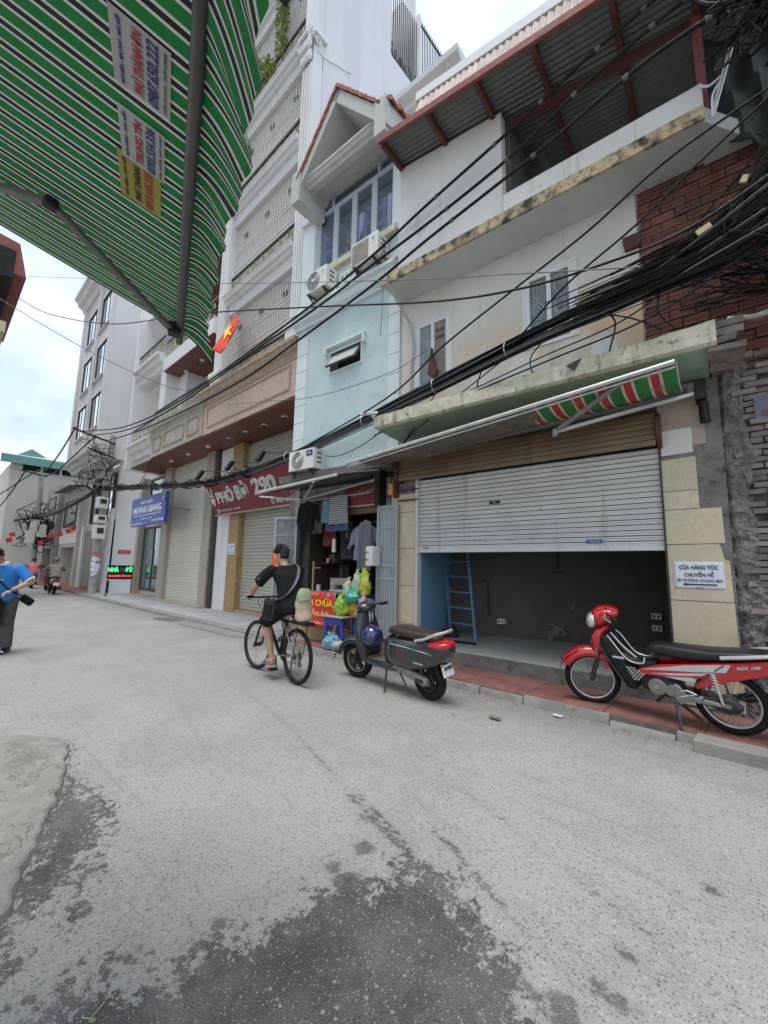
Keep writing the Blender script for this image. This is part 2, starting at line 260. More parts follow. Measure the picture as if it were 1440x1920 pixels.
# ------------------------------------------------------------------ mesh helpers
def frame_from(d):
    d = V(d).normalized(); a = V((0, 0, 1)) if abs(d.z) < .9 else V((1, 0, 0))
    u = d.cross(a).normalized(); return u, d.cross(u).normalized()
class MB:
    def __init__(s): s.v = []; s.f = []
    def add(s, vs, fs, T=None):
        b = len(s.v)
        s.v += [tuple(T @ V(p)) if T else tuple(p) for p in vs]
        s.f += [tuple(i + b for i in f) for f in fs]; return s
    def box(s, x0, x1, y0, y1, z0, z1, T=None):
        return s.add([(x0, y0, z0), (x1, y0, z0), (x1, y1, z0), (x0, y1, z0), (x0, y0, z1), (x1, y0, z1), (x1, y1, z1), (x0, y1, z1)],
            [(0, 3, 2, 1), (4, 5, 6, 7), (0, 1, 5, 4), (1, 2, 6, 5), (2, 3, 7, 6), (3, 0, 4, 7)], T)
    def obox(s, c, size, rot=(0, 0, 0)):
        T = Matrix.Translation(c) @ Euler(rot).to_matrix().to_4x4(); a, b, d = [q / 2 for q in size]
        return s.box(-a, a, -b, b, -d, d, T)
    def bar(s, a, b, w, h=None):          # rectangular bar from a to b
        a = V(a); b = V(b); u, v = frame_from(b - a); w /= 2; h = (h or w * 2) / 2
        return s.loft([[p + u * i * w + v * j * h for i, j in ((-1, -1), (1, -1), (1, 1), (-1, 1))] for p in (a, b)])
    def loft(s, rings, cap=True, closed=False):
        n = len(rings[0]); b = len(s.v)
        for r in rings: s.v += [tuple(p) for p in r]
        k = len(rings)
        for i in range(k if closed else k - 1):
            i2 = (i + 1) % k
            for j in range(n):
                j2 = (j + 1) % n
                s.f.append((b + i * n + j, b + i * n + j2, b + i2 * n + j2, b + i2 * n + j))
        if cap and not closed:
            s.f.append(tuple(b + j for j in range(n))[::-1]); s.f.append(tuple(b + (k - 1) * n + j for j in range(n)))
        return s
    def tube(s, pts, r, n=6, closed=False, cap=True):
        pts = [V(p) for p in pts]; k = len(pts); rr = r if isinstance(r, (list, tuple)) else [r] * k
        rings = []; pu = None
        for i, p in enumerate(pts):
            if closed: d = pts[(i + 1) % k] - pts[i - 1]
            else: d = pts[min(i + 1, k - 1)] - pts[max(i - 1, 0)]
            if d.length < 1e-9: d = V((0, 0, 1))
            d.normalize()
            if pu is None: u, w = frame_from(d)
            else:
                u = pu - d * pu.dot(d)
                u = u.normalized() if u.length > 1e-6 else frame_from(d)[0]
                w = d.cross(u)
            pu = u
            rings.append([p + (u * math.cos(2 * math.pi * j / n) + w * math.sin(2 * math.pi * j / n)) * rr[i] for j in range(n)])
        return s.loft(rings, cap, closed)
    def cyl(s, a, b, r, r2=None, n=10): return s.tube([a, b], [r, r if r2 is None else r2], n)
    def limb(s, pts, rs, n=10, ends=True):
        s.tube(pts, rs, n)
        if ends:
            for p, r in ((pts[0], rs[0]), (pts[-1], rs[-1])): s.ell(p, (r, r, r), 10, 7)
        return s
    def ell(s, c, r, nu=12, nv=8, T=None):
        c = V(c); vs = [(0, 0, r[2])]
        for i in range(1, nv):
            a = math.pi * i / nv
            vs += [(r[0] * math.sin(a) * math.cos(2 * math.pi * j / nu), r[1] * math.sin(a) * math.sin(2 * math.pi * j / nu), r[2] * math.cos(a)) for j in range(nu)]
        vs.append((0, 0, -r[2])); fs = []
        for j in range(nu):
            fs.append((0, 1 + j, 1 + (j + 1) % nu))
            for i in range(nv - 2):
                a = 1 + i * nu; fs.append((a + j, a + nu + j, a + nu + (j + 1) % nu, a + (j + 1) % nu))
            a = 1 + (nv - 2) * nu; fs.append((a + j, len(vs) - 1, a + (j + 1) % nu))
        if T: vs = [T @ V(p) for p in vs]
        return s.add([V(p) + c for p in vs], fs)
    def prism(s, poly, d0, d1, ax='y'):    # polygon in the other two axes, extruded along ax
        def P(p, d): return {'x': (d, p[0], p[1]), 'y': (p[0], d, p[1]), 'z': (p[0], p[1], d)}[ax]
        n = len(poly)
        return s.add([P(p, d0) for p in poly] + [P(p, d1) for p in poly],
            [tuple(range(n))[::-1], tuple(range(n, 2 * n))] + [(i, (i + 1) % n, n + (i + 1) % n, n + i) for i in range(n)])
    def lathe(s, prof, c=(0, 0, 0), ax='z', n=16, a0=0, a1=2 * math.pi):
        full = abs(a1 - a0) > 6.28; k = n if full else n + 1; rings = []
        for i in range(k):
            a = a0 + (a1 - a0) * i / n; q = []
            for r, h in prof:
                x, y = r * math.cos(a), r * math.sin(a)
                q.append(V(c) + V({'z': (x, y, h), 'y': (x, h, y), 'x': (h, x, y)}[ax]))
            rings.append(q)
        m = len(prof); b = len(s.v)
        for r in rings: s.v += [tuple(p) for p in r]
        for i in range(k if full else k - 1):
            i2 = (i + 1) % k
            for j in range(m - 1): s.f.append((b + i * m + j, b + i2 * m + j, b + i2 * m + j + 1, b + i * m + j + 1))
        return s
    def torus(s, c, Rm, r, ax='y', n=28, m=8, sz=1.):
        return s.lathe([(Rm + r * math.cos(2 * math.pi * j / m), sz * r * math.sin(2 * math.pi * j / m)) for j in range(m + 1)], c, ax, n)
    def grid(s, fn, nu, nv, thick=0, T=None):
        b = len(s.v)
        vs = [fn(i / nu, j / nv) for j in range(nv + 1) for i in range(nu + 1)]
        fs = [(j * (nu + 1) + i, j * (nu + 1) + i + 1, (j + 1) * (nu + 1) + i + 1, (j + 1) * (nu + 1) + i) for j in range(nv) for i in range(nu)]
        return s.add(vs, fs, T)
    def walls(s, u0, u1, z0, z1, v0, v1, holes):     # wall slab in the u-z plane with rectangular openings
        us = sorted({u0, u1, *[h[0] for h in holes], *[h[1] for h in holes]}); zs = sorted({z0, z1, *[h[2] for h in holes], *[h[3] for h in holes]})
        us = [u for u in us if u0 <= u <= u1]; zs = [z for z in zs if z0 <= z <= z1]
        def solid(i, j):
            if not (0 <= i < len(us) - 1 and 0 <= j < len(zs) - 1): return False
            uc = (us[i] + us[i + 1]) / 2; zc = (zs[j] + zs[j + 1]) / 2
            return not any(h[0] < uc < h[1] and h[2] < zc < h[3] for h in holes)
        for i in range(len(us) - 1):
            for j in range(len(zs) - 1):
                if not solid(i, j): continue
                a, b2, c, d = us[i], us[i + 1], zs[j], zs[j + 1]
                s.add([(a, v0, c), (b2, v0, c), (b2, v0, d), (a, v0, d)], [(0, 1, 2, 3)]); s.add([(a, v1, c), (b2, v1, c), (b2, v1, d), (a, v1, d)], [(3, 2, 1, 0)])
                if not solid(i - 1, j): s.add([(a, v0, c), (a, v1, c), (a, v1, d), (a, v0, d)], [(3, 2, 1, 0)])
                if not solid(i + 1, j): s.add([(b2, v0, c), (b2, v1, c), (b2, v1, d), (b2, v0, d)], [(0, 1, 2, 3)])
                if not solid(i, j - 1): s.add([(a, v0, c), (b2, v0, c), (b2, v1, c), (a, v1, c)], [(3, 2, 1, 0)])
                if not solid(i, j + 1): s.add([(a, v0, d), (b2, v0, d), (b2, v1, d), (a, v1, d)], [(0, 1, 2, 3)])
        return s
    def mesh(s, name, m, smooth=False, ang=40):
        me = bpy.data.meshes.new(name); me.from_pydata(s.v, [], s.f)
        for q in (m if isinstance(m, list) else [m]): me.materials.append(q)
        if smooth:
            me.polygons.foreach_set('use_smooth', [True] * len(me.polygons)); me.set_sharp_from_angle(angle=rad(ang))
        me.update(); return me
    def build(s, name, m, parent=None, smooth=False, bevel=0, sub=0, remesh=0, solid=0, loc=(0, 0, 0), rot=None, ang=40, fix=False):
        me = s.mesh(name, m, smooth or remesh > 0, ang if not remesh else 180)
        if fix:
            bm = bmesh.new(); bm.from_mesh(me); bmesh.ops.recalc_face_normals(bm, faces=bm.faces); bm.to_mesh(me); bm.free()
        o = obj(name, me, parent, loc, rot)
        if solid: md = o.modifiers.new('thick', 'SOLIDIFY'); md.thickness = solid; md.offset = 0
        if bevel: md = o.modifiers.new('edge', 'BEVEL'); md.width = bevel; md.segments = 2; md.limit_method = 'ANGLE'; md.angle_limit = rad(40)
        if remesh:
            md = o.modifiers.new('skin', 'REMESH'); md.mode = 'VOXEL'; md.voxel_size = remesh; md.use_smooth_shade = True
            md = o.modifiers.new('soft', 'SMOOTH'); md.factor = .5; md.iterations = 6
        if sub: md = o.modifiers.new('sub', 'SUBSURF'); md.levels = sub; md.render_levels = sub
        return o
BASE = {}
FR = {'W': Matrix.Identity(4), 'F': Matrix.Translation((-.9, 5.5, 0)) @ Matrix.Rotation(rad(3.6), 4, 'Z')}
FRROT = {'W': 0, 'F': rad(3.6)}
def obj(name, me, parent=None, loc=(0, 0, 0), rot=None):
    o = bpy.data.objects.new(name, me); COL.objects.link(o)
    l = V(loc)
    if parent is not None:
        o.parent = parent
        if parent.name in BASE: l = l - BASE[parent.name]
    o.location = l
    if rot is not None: o.rotation_euler = rot
    return o
def tag(o, label=None, cat=None, group=None, kind=None):
    for k, v in (('label', label), ('category', cat), ('group', group), ('kind', kind)):
        if v: o[k] = v
    return o
def thing(name, label, cat, base=(0, 0, 0), fr='W', group=None, rot=None):
    """Empty at the thing's base; children are given in the coordinates of its frame (or local ones when rot is set)."""
    o = bpy.data.objects.new(name, None); COL.objects.link(o); o.empty_display_size = .2
    o.location = FR[fr] @ V(base)
    if rot is None: o.rotation_euler = (0, 0, FRROT[fr]); BASE[o.name] = V(base)
    else: o.rotation_euler = rot
    return tag(o, label, cat, group)
def solo(mb, name, label, cat, m, base=(0, 0, 0), fr='W', group=None, kind=None, **k):
    """A thing that is one mesh, its shape given in frame coordinates."""
    mb.v = [(p[0] - base[0], p[1] - base[1], p[2] - base[2]) for p in mb.v]
    o = mb.build(name, m, None, loc=FR[fr] @ V(base), rot=(0, 0, FRROT[fr]), **k)
    return tag(o, label, cat, group, kind)
def dup(root, loc, rotz=None, label=None, group=None):
    r = root.copy(); COL.objects.link(r); r.location = loc
    if rotz is not None: r.rotation_euler = (r.rotation_euler[0], r.rotation_euler[1], rotz)
    if label: r['label'] = label
    if group: r['group'] = group
    def kids(a, b):
        for ch in list(a.children):
            c = ch.copy(); COL.objects.link(c); c.parent = b; kids(ch, c)
    kids(root, r); return r
def txt(name, body, w, h, m, parent, loc, rot=(math.pi / 2, 0, 0), bold=.0, ext=.003, shear=0., label=None):
    """Raised lettering fitted to w x h, centred on loc, facing -y by default."""
    cu = bpy.data.curves.new(name, 'FONT'); cu.body = body; cu.align_x = 'CENTER'; cu.size = 1; cu.extrude = .01; cu.offset = bold; cu.shear = shear; cu.resolution_u = 3
    t = bpy.data.objects.new(name, cu); COL.objects.link(t)
    me = bpy.data.meshes.new_from_object(t); bpy.data.objects.remove(t); bpy.data.curves.remove(cu)
    n = len(me.vertices); a = np.empty(n * 3); me.vertices.foreach_get('co', a); a = a.reshape(-1, 3)
    lo, hi = a.min(0), a.max(0); a -= (lo + hi) / 2
    a[:, 0] *= w / max(1e-6, hi[0] - lo[0]); a[:, 1] *= h / max(1e-6, hi[1] - lo[1]); a[:, 2] *= ext / max(1e-6, hi[2] - lo[2])
    me.vertices.foreach_set('co', a.ravel()); me.materials.clear(); me.materials.append(m); me.update(); me.name = name
    o = obj(name, me, parent, loc, rot)
    if label: o['label'] = label
    return o
def catenary(pts, seg=6, sag=0.):
    """Smooth curve through pts (Catmull-Rom)."""
    pts = [V(p) for p in pts]; out = []
    P = [pts[0] * 2 - pts[1]] + pts + [pts[-1] * 2 - pts[-2]]
    for i in range(1, len(P) - 2):
        for k in range(seg):
            t = k / seg; a, b, c, d = P[i - 1], P[i], P[i + 1], P[i + 2]
            out.append(.5 * ((2 * b) + (c - a) * t + (2 * a - 5 * b + 4 * c - d) * t * t + (3 * b - a - 3 * c + d) * t ** 3))
    out.append(pts[-1]); return out
def rbox(mb, x0, x1, y0, y1, z0, z1, j=.01):   # slightly irregular box (stones, broken pieces)
    k = len(mb.v); mb.box(x0, x1, y0, y1, z0, z1)
    for i in range(k, len(mb.v)): mb.v[i] = tuple(c + R(-j, j) for c in mb.v[i])
    return mb
def jitter(mb, a, sc=8.):
    mb.v = [tuple(V(p) + noise.noise_vector(V(p) * sc) * a) for p in mb.v]; return mb
def sell(c, hy, hz, e=2.5, n=18, ax='x'):
    """super-ellipse ring centred on c, in the plane across ax"""
    r = []
    for i in range(n):
        t = 2 * math.pi * i / n; cs, sn = math.cos(t), math.sin(t)
        a = math.copysign(abs(cs) ** (2 / e), cs) * hy; b = math.copysign(abs(sn) ** (2 / e), sn) * hz
        r.append(V(c) + V({'x': (0, a, b), 'z': (b, a, 0), 'y': (a, 0, b)}[ax]))
    return r
# ------------------------------------------------------------------ the ground, road, pavements
g = MB(); g.add([(-400, -300, -.03), (300, -300, -.03), (300, 400, -.03), (-400, 400, -.03)], [(0, 1, 2, 3)])
tag(g.build('ground', M['asphaltfar']), kind='structure')

def lin(a, b, n): return [a + (b - a) * i / n for i in range(n)]
XS = lin(-90, -12, 40) + lin(-12, -4.8, 36) + lin(-4.8, 0.8, 187) + lin(.8, 14, 13) + [14]
YS = lin(-9, -1, 8) + lin(-1, .2, 6) + lin(.2, 2.8, 104) + lin(2.8, 6.0, 24) + [6.0]
WET = [[(-3.56, .82), (-3.02, .90), (-2.85, .86), (-2.62, .74), (-2.47, .62), (-2.42, .50), (-2.30, .40), (-2.1, .3), (-2.43, .3), (-2.61, .40), (-2.87, .50), (-3.22, .62)],
 [(-2.67, .72), (-2.4, .64), (-2.21, .58), (-2.23, .56), (-2.49, .64)],
 [(-1.84, .38), (-1.89, .48), (-1.83, .6), (-1.71, .66), (-1.66, .76), (-1.71, .86), (-1.72, .93), (-1.61, 1.05), (-1.6, 1.2), (-1.6, 1.37), (-1.6, 1.5), (-1.51, 1.54), (-1.38, 1.62), (-1.46, 1.84), (-1.37, 1.84), (-1.27, 1.9), (-1.1, 1.77), (-.97, 1.69), (-.79, 1.59), (-.64, 1.51), (-.4, 1.3), (-.4, .6), (-.9, .1), (-1.59, .2)]]
LINES = [((-4.71, 2.71), (-3.6, 2.46), -.007), ((-3.6, 2.47), (-3.08, 2.33), -.006), ((-3.08, 2.33), (-2.37, 2.11), .001), ((-2.37, 2.10), (-2.05, 2.0), -.010), ((-2.09, 2.0), (-1.43, 1.82), .010), ((-2.05, 2.05), (-1.45, 1.875), .004), ((-1.47, 2.07), (-1.30, 2.03), .008), ((-1.28, 2.01), (-.95, 1.85), .008), ((-.95, 1.85), (-.6, 1.72), -.008), ((-1.61, 2.57), (-1.18, 2.42), -.003), ((-1.18, 2.40), (-.6, 2.21), -.012), ((-.8, 2.27), (-.44, 2.14), .001), ((-1.1, 1.77), (-.62, 1.54), .006), ((-.62, 1.54), (-.3, 1.42), -.004), ((-.75, 2.32), (-.38, 2.21), -.008), ((-1.9, 2.3), (-1.2, 2.1), -.014), ((-1.2, 2.7), (-.3, 2.45), -.014), ((-5.5, 2.2), (-3.2, 1.6), -.015), ((-2.6, 3.3), (-1.2, 3.05), -.015), ((-.9, 1.93), (-.2, 1.70), -.010), ((-.55, 2.0), (-.05, 1.85), -.010),
 ((-1.67, 1.71), (-1.66, 1.71), .045), ((-1.57, 1.48), (-1.55, 1.5), .05), ((-1.67, 1.51), (-1.66, 1.5), .03), ((-.52, 1.97), (-.5, 1.97), .015), ((-.31, 2.63), (-.29, 2.62), .02), ((-1.77, .98), (-1.72, .95), .02), ((-.56, 1.78), (-.54, 1.76), .02), ((-.49, 1.77), (-.47, 1.74), .02), ((-.62, 1.62), (-.58, 1.55), .04), ((-12.3, 4.35), (-11.3, 4.45), .18), ((-1.9, 1.9), (-1.8, 1.88), .0)]
def sdist(px, py, poly):
    d = np.full(px.shape, 1e9); ins = np.zeros(px.shape, bool); n = len(poly)
    for i in range(n):
        x0, y0 = poly[i]; x1, y1 = poly[(i + 1) % n]
        dx, dy = x1 - x0, y1 - y0; t = np.clip(((px - x0) * dx + (py - y0) * dy) / (dx * dx + dy * dy), 0, 1)
        d = np.minimum(d, np.hypot(px - x0 - t * dx, py - y0 - t * dy))
        c = (y0 > py) != (y1 > py); ins ^= c & (px < (x1 - x0) * (py - y0) / (y1 - y0 + 1e-12) + x0)
    return np.where(ins, d, -d)
GX, GY = np.meshgrid(XS, YS); wet = np.full(GX.shape, -1.)
for p in WET: wet = np.maximum(wet, sdist(GX, GY, p))
trk = np.full(GX.shape, -1.)
for a, b, r in LINES:
    dx, dy = b[0] - a[0], b[1] - a[1]; t = np.clip(((GX - a[0]) * dx + (GY - a[1]) * dy) / (dx * dx + dy * dy), 0, 1)
    trk = np.maximum(trk, r + .009 - np.hypot(GX - a[0] - t * dx, GY - a[1] - t * dy))
nx, ny = len(XS), len(YS)
road = bpy.data.meshes.new('road')
co = np.stack([GX, GY, .004 * np.sin(GX * .9) * np.cos(GY * 1.3) - .004], -1).reshape(-1, 3)
ii = (np.arange(ny - 1)[:, None] * nx + np.arange(nx - 1)[None, :]).ravel()
road.from_pydata(co.tolist(), [], np.stack([ii, ii + 1, ii + nx + 1, ii + nx], -1).tolist())
at = road.attributes.new('wet', 'FLOAT', 'POINT'); at.data.foreach_set('value', wet.ravel().astype(np.float32))
at = road.attributes.new('track', 'FLOAT', 'POINT'); at.data.foreach_set('value', trk.ravel().astype(np.float32))
road.polygons.foreach_set('use_smooth', [True] * len(road.polygons))

m = bpy.data.materials.new('worn_asphalt'); m.use_nodes = True; t = m.node_tree; t.nodes.clear(); L = t.links.new
def N(ty, **k):
    n = t.nodes.new(ty)
    for a, b in k.items():
        if a in n.inputs.keys(): n.inputs[a].default_value = b
        else: setattr(n, a, b)
    return n
def ROAD():
    P = N('ShaderNodeNewGeometry').outputs['Position']
    def noi(sc, det=5, ro=.6):
        n = N('ShaderNodeTexNoise', Scale=sc, Detail=det, Roughness=ro); L(P, n.inputs['Vector']); return n.outputs['Fac']
    def mr(src, a, b, c=0., d=1.):
        n = N('ShaderNodeMapRange'); L(src, n.inputs[0])
        for i, v in ((1, a), (2, b), (3, c), (4, d)): n.inputs[i].default_value = v
        return n.outputs[0]
    def mix(f, a, b):
        n = N('ShaderNodeMix', data_type='RGBA')
        for i, v in ((0, f), (6, a), (7, b)):
            if hasattr(v, 'is_linked'): L(v, n.inputs[i])
            elif i == 0: n.inputs[0].default_value = v
            else: n.inputs[i].default_value = (*v, 1)
        return n.outputs[2]
    def mth(op, a, b=0.):
        n = N('ShaderNodeMath', operation=op)
        for i, v in enumerate((a, b)):
            if hasattr(v, 'is_linked'): L(v, n.inputs[i])
            else: n.inputs[i].default_value = v
        return n.outputs[0]
    base = mix(mr(noi(1.1, 6), .3, .7), (.285, .275, .256), (.378, .366, .345))
    vo = N('ShaderNodeTexVoronoi', Scale=120.); L(P, vo.inputs['Vector'])
    vc = N('ShaderNodeSeparateColor'); L(vo.outputs['Color'], vc.inputs[0])
    vo2 = N('ShaderNodeTexVoronoi', Scale=42.); L(P, vo2.inputs['Vector'])
    vc2 = N('ShaderNodeSeparateColor'); L(vo2.outputs['Color'], vc2.inputs[0])
    vo3 = N('ShaderNodeTexVoronoi', Scale=66.); L(P, vo3.inputs['Vector'])
    vc3 = N('ShaderNodeSeparateColor'); L(vo3.outputs['Color'], vc3.inputs[0])
    base = mix(mth('MULTIPLY', mr(vc3.outputs[0], .66, .72), mr(vo3.outputs['Distance'], .28, .5, .66, 0.)), base, (.12, .122, .13))
    base = mix(mth('MULTIPLY', mr(vc3.outputs[1], .70, .75), mr(vo3.outputs['Distance'], .28, .5, .55, 0.)), base, (.46, .45, .43))
    near = mr(vo.outputs['Distance'], .30, .5, 1., 0.)
    dk = mth('MULTIPLY', mr(vc.outputs[0], .74, .82), near)
    c = mix(mth('MULTIPLY', dk, .85), base, (.08, .085, .10))
    lt = mth('MULTIPLY', mr(vc.outputs[1], .84, .9), near)
    c = mix(mth('MULTIPLY', lt, .5), c, (.56, .54, .51))
    stone = mth('MULTIPLY', mr(vc2.outputs[0], .93, .95), mr(vo2.outputs['Distance'], .24, .34, 1., 0.))
    c = mix(mth('MULTIPLY', stone, .65), c, (.11, .115, .13))
    c = mix(mth('MULTIPLY', mr(noi(.55, 4), .50, .72), .4), c, (.27, .258, .24))
    mp = N('ShaderNodeMapping'); mp.inputs['Rotation'].default_value = (0, 0, rad(14)); mp.inputs['Scale'].default_value = (.5, 14, 1); L(P, mp.inputs[0])
    sn = N('ShaderNodeTexNoise', Scale=1.3, Detail=4.); L(mp.outputs[0], sn.inputs['Vector'])
    c = mix(mth('MULTIPLY', mr(sn.outputs['Fac'], .60, .74), .32), c, (.13, .125, .12))
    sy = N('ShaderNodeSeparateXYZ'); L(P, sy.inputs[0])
    gr = mth('MULTIPLY', mr(mth('ADD', sy.outputs[1], mth('MULTIPLY', noi(1.7, 6, .7), .9)), 4.35, 5.15), .42)  # road darkens towards the kerb: dust, and house-front shade put into the colour
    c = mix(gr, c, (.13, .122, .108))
    a = N('ShaderNodeAttribute', attribute_name='wet')
    nz = mth('ADD', mth('MULTIPLY', mth('SUBTRACT', noi(6.5, 8, .74), .5), .95), mth('MULTIPLY', mth('SUBTRACT', noi(26., 5, .7), .5), .34))
    w0 = mth('ADD', a.outputs['Fac'], nz)
    # islands of dry stone inside the wet patch
    a2 = N('ShaderNodeAttribute', attribute_name='track')
    n2 = mth('ADD', mth('MULTIPLY', mth('SUBTRACT', noi(30., 6, .7), .5), .09), mth('MULTIPLY', mth('SUBTRACT', noi(9., 3, .6), .5), .05))
    t0 = mth('ADD', a2.outputs['Fac'], n2)
    w = mth('MAXIMUM', mr(w0, -.018, .03), mth('MULTIPLY', mr(t0, -.004, .012), .8))
    soft = mth('MAXIMUM', mr(w0, -.2, .05), mr(t0, -.05, .02))
    c = mix(mth('MULTIPLY', soft, .22), c, (.12, .115, .11))
    wetc = mix(mr(noi(2.2, 5), .35, .65), (.036, .035, .036), (.085, .080, .073))
    wetc = mix(mth('MULTIPLY', mth('MAXIMUM', lt, stone), .7), wetc, (.42, .41, .39))
    wetc = mix(mth('MULTIPLY', dk, .5), wetc, (.03, .03, .032))
    c = mix(mth('MULTIPLY', w, mr(noi(3.1, 6, .7), .34, .60, .58, .92)), c, wetc)
    b = N('ShaderNodeBsdfPrincipled'); L(c, b.inputs['Base Color']); L(mr(w, 0, 1, .88, .33), b.inputs['Roughness'])
    b.inputs['Specular IOR Level'].default_value = .4
    h = mth('ADD', mth('MULTIPLY', vo.outputs['Distance'], 1.), mth('MULTIPLY', noi(160., 3), .5))
    bp = N('ShaderNodeBump', Strength=.5, Distance=.006); L(h, bp.inputs['Height']); L(bp.outputs[0], b.inputs['Normal'])
    o = N('ShaderNodeOutputMaterial'); L(b.outputs[0], o.inputs[0])
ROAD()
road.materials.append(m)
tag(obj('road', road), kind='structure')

# raised, broken-edged concrete slab in front of the shop on the near side
edge = [(-4.9, .35), (-4.71, .57), (-4.56, .75), (-4.37, .88), (-4.18, .92), (-4.05, .90), (-3.9, .86), (-3.72, .83), (-3.52, .765), (-3.37, .72), (-3.22, .65), (-3.05, .605), (-2.87, .53), (-2.74, .49), (-2.61, .44), (-2.43, .37), (-2.3, .30), (-2.1, .2), (-1.9, .05)]
ring = []
for i in range(len(edge) - 1):
    for k in range(5):
        f_ = k / 5; x = edge[i][0] * (1 - f_) + edge[i + 1][0] * f_; y = edge[i][1] * (1 - f_) + edge[i + 1][1] * f_
        n_ = noise.noise(V((x * 9, y * 9, 0))) * .035; ring.append((x + n_ * .4, y + n_))
ap = MB(); k = len(ring)
lay = [(.01, .012, -.004), (0, 0, .022), (-.012, -.016, .030), (-.05, -.07, .036), (-.10, -.15, .040), (-.25, -.5, .043), (-.5, -1.2, .046)]
for dx, dy, z in lay:
    for i, (x, y) in enumerate(ring):
        q = noise.noise(V((x * 14, y * 14, z * 30)))
        ap.v.append((x + dx * (.7 + .5 * q), y + dy * (.75 + .5 * q), z + (q * .006 if 0 < z < .035 else q * .0015)))
for j in range(len(lay) - 1):
    for i in range(k - 1): ap.f.append((j * k + i, j * k + i + 1, (j + 1) * k + i + 1, (j + 1) * k + i))
slabm = mat('worn_slab_concrete', (.30, .282, .255), .9, .2, 2.6, .7, 60, dirt=[((.20, .182, .16), .50, 2.6), ((.42, .39, .34), .58, 6), ((.17, .15, .13), .62, 19)], veins=((.15, .13, .11), .9))
tag(ap.build('concrete_apron', slabm, smooth=True, ang=12), kind='structure')

# red tiled pavement along the shops, with its kerb
PZ = .085
pv = tag(MB().box(-6.55, 2.2, 4.645, 6.2, -.02, PZ - .012).build('pavement', M['mortar']), kind='structure')
tm = MB().box(-.197, .197, -.197, .197, -.02, 0).mesh('tile', M['redpave'])
tm2 = MB().prism([(-.197, -.197), (.197, -.197), (.197, .197), (-.12, .197), (-.197, .09)], -.02, 0, 'z').mesh('tile', M['redpave'])
for i in range(22):
    for j in range(3):
        x = -6.3 + i * .4; y = 4.848 + j * .4
        if j == 2 and x > -3.6 and x < .7: continue
        o = obj('tile', tm2 if random.random() < .12 else tm, pv, (x + R(-.004, .004), y, PZ + R(-.004, .003)), (R(-.01, .01), R(-.01, .01), R(-.012, .012)))
x = -6.6
while x < 2.2:
    w = R(.5, .95); kz = PZ - R(.0, .025); b0 = R(4.555, 4.595)
    if -1.25 < x < -.7: kz -= .035
    kb = MB()
    nn = 12; rings_ = []
    for i in range(nn + 1):
        xx = x + (w - .012) * i / nn; q = noise.noise(V((xx * 6, 3, 1))) * .03; q2 = noise.noise(V((xx * 15, 7, 1))) * .014
        rings_.append([(xx, b0 + q, -.02), (xx, b0 + .012 + q + q2, kz * .55 + q2), (xx, min(4.632, b0 + .025 + q2 + q * .6), kz + q2 * .6), (xx, 4.643, kz + .004), (xx, 4.643, -.02)])
    kb.loft(rings_); kb.build('kerbstone', M['curb'], pv, smooth=True, ang=50)
    x += w
# pale kerb slab at the right end of the frame
jitter(MB().box(-.55, 1.6, 4.43, 4.66, -.02, PZ + .004), .022, 6).build('kerb_slab', M['curb'], pv, bevel=.012)
# step and grey pavement in front of the tall houses
gp = tag(MB().box(-23.2, -6.56, 4.85, 7.2, -.02, .05).build('grey_pavement', M['concrete']), kind='structure')
tm = MB().box(-.297, .297, -.297, .297, -.02, 0).mesh('paving_slab', M['greypave'])
for i in range(27):
    for j in range(3): obj('paving_slab', tm, gp, (-6.9 - i * .6, 5.2 + j * .6, .064 + R(-.003, .003)), (R(-.006, .006), R(-.006, .006), 0))
x = -6.6
while x > -23:
    w = R(.8, 1.2); rbox(MB(), x - w + .012, x, 4.68, 4.90, -.02, .06, .006).build('kerbstone', M['curb'], gp, bevel=.01); x -= w
fp = tag(MB().box(-40, -23.22, 4.75, 6.4, -.02, .07).build('far_pavement', M['redpave']), kind='structure')
rp = tag(MB().prism([(-10.6, 4.3), (-8.2, 4.35), (-7.6, 4.69), (-11.2, 4.69)], -.01, .02, 'z').build('ramp', M['curb'], bevel=.01), kind='structure')
# grit and crumbs gathered along the slab edge and the kerb
gm = MB(); rg = random.Random(8)
def pebble(x, y, z, s):
    Q = Euler((rg.random() * 6, rg.random() * 6, rg.random() * 6)).to_matrix(); k = [V(v) * s * rg.uniform(.6, 1.3) for v in ((1, 0, 0), (-1, 0, 0), (0, .8, 0), (0, -.8, 0), (0, 0, .6), (0, 0, -.6))]
    gm.add([V((x, y, z)) + Q @ p for p in k], [(0, 2, 4), (2, 1, 4), (1, 3, 4), (3, 0, 4), (2, 0, 5), (1, 2, 5), (3, 1, 5), (0, 3, 5)])
for _ in range(420):
    i = rg.randrange(3, len(ring) - 20); x, y = ring[i]; d = abs(rg.gauss(0, .05)); pebble(x + d * .5 + rg.uniform(-.02, .02), y + d + .004, .002, rg.uniform(.002, .0075))
for _ in range(900):
    x = rg.uniform(-6.4, .4); pebble(x, 4.55 - abs(rg.gauss(0, .09)), .002, rg.uniform(.002, .009))
for _ in range(260): pebble(rg.uniform(-6, .4), rg.uniform(4.66, 5.25), PZ + .003, rg.uniform(.002, .007))
tag(gm.build('grit', M['grit']), kind='stuff')
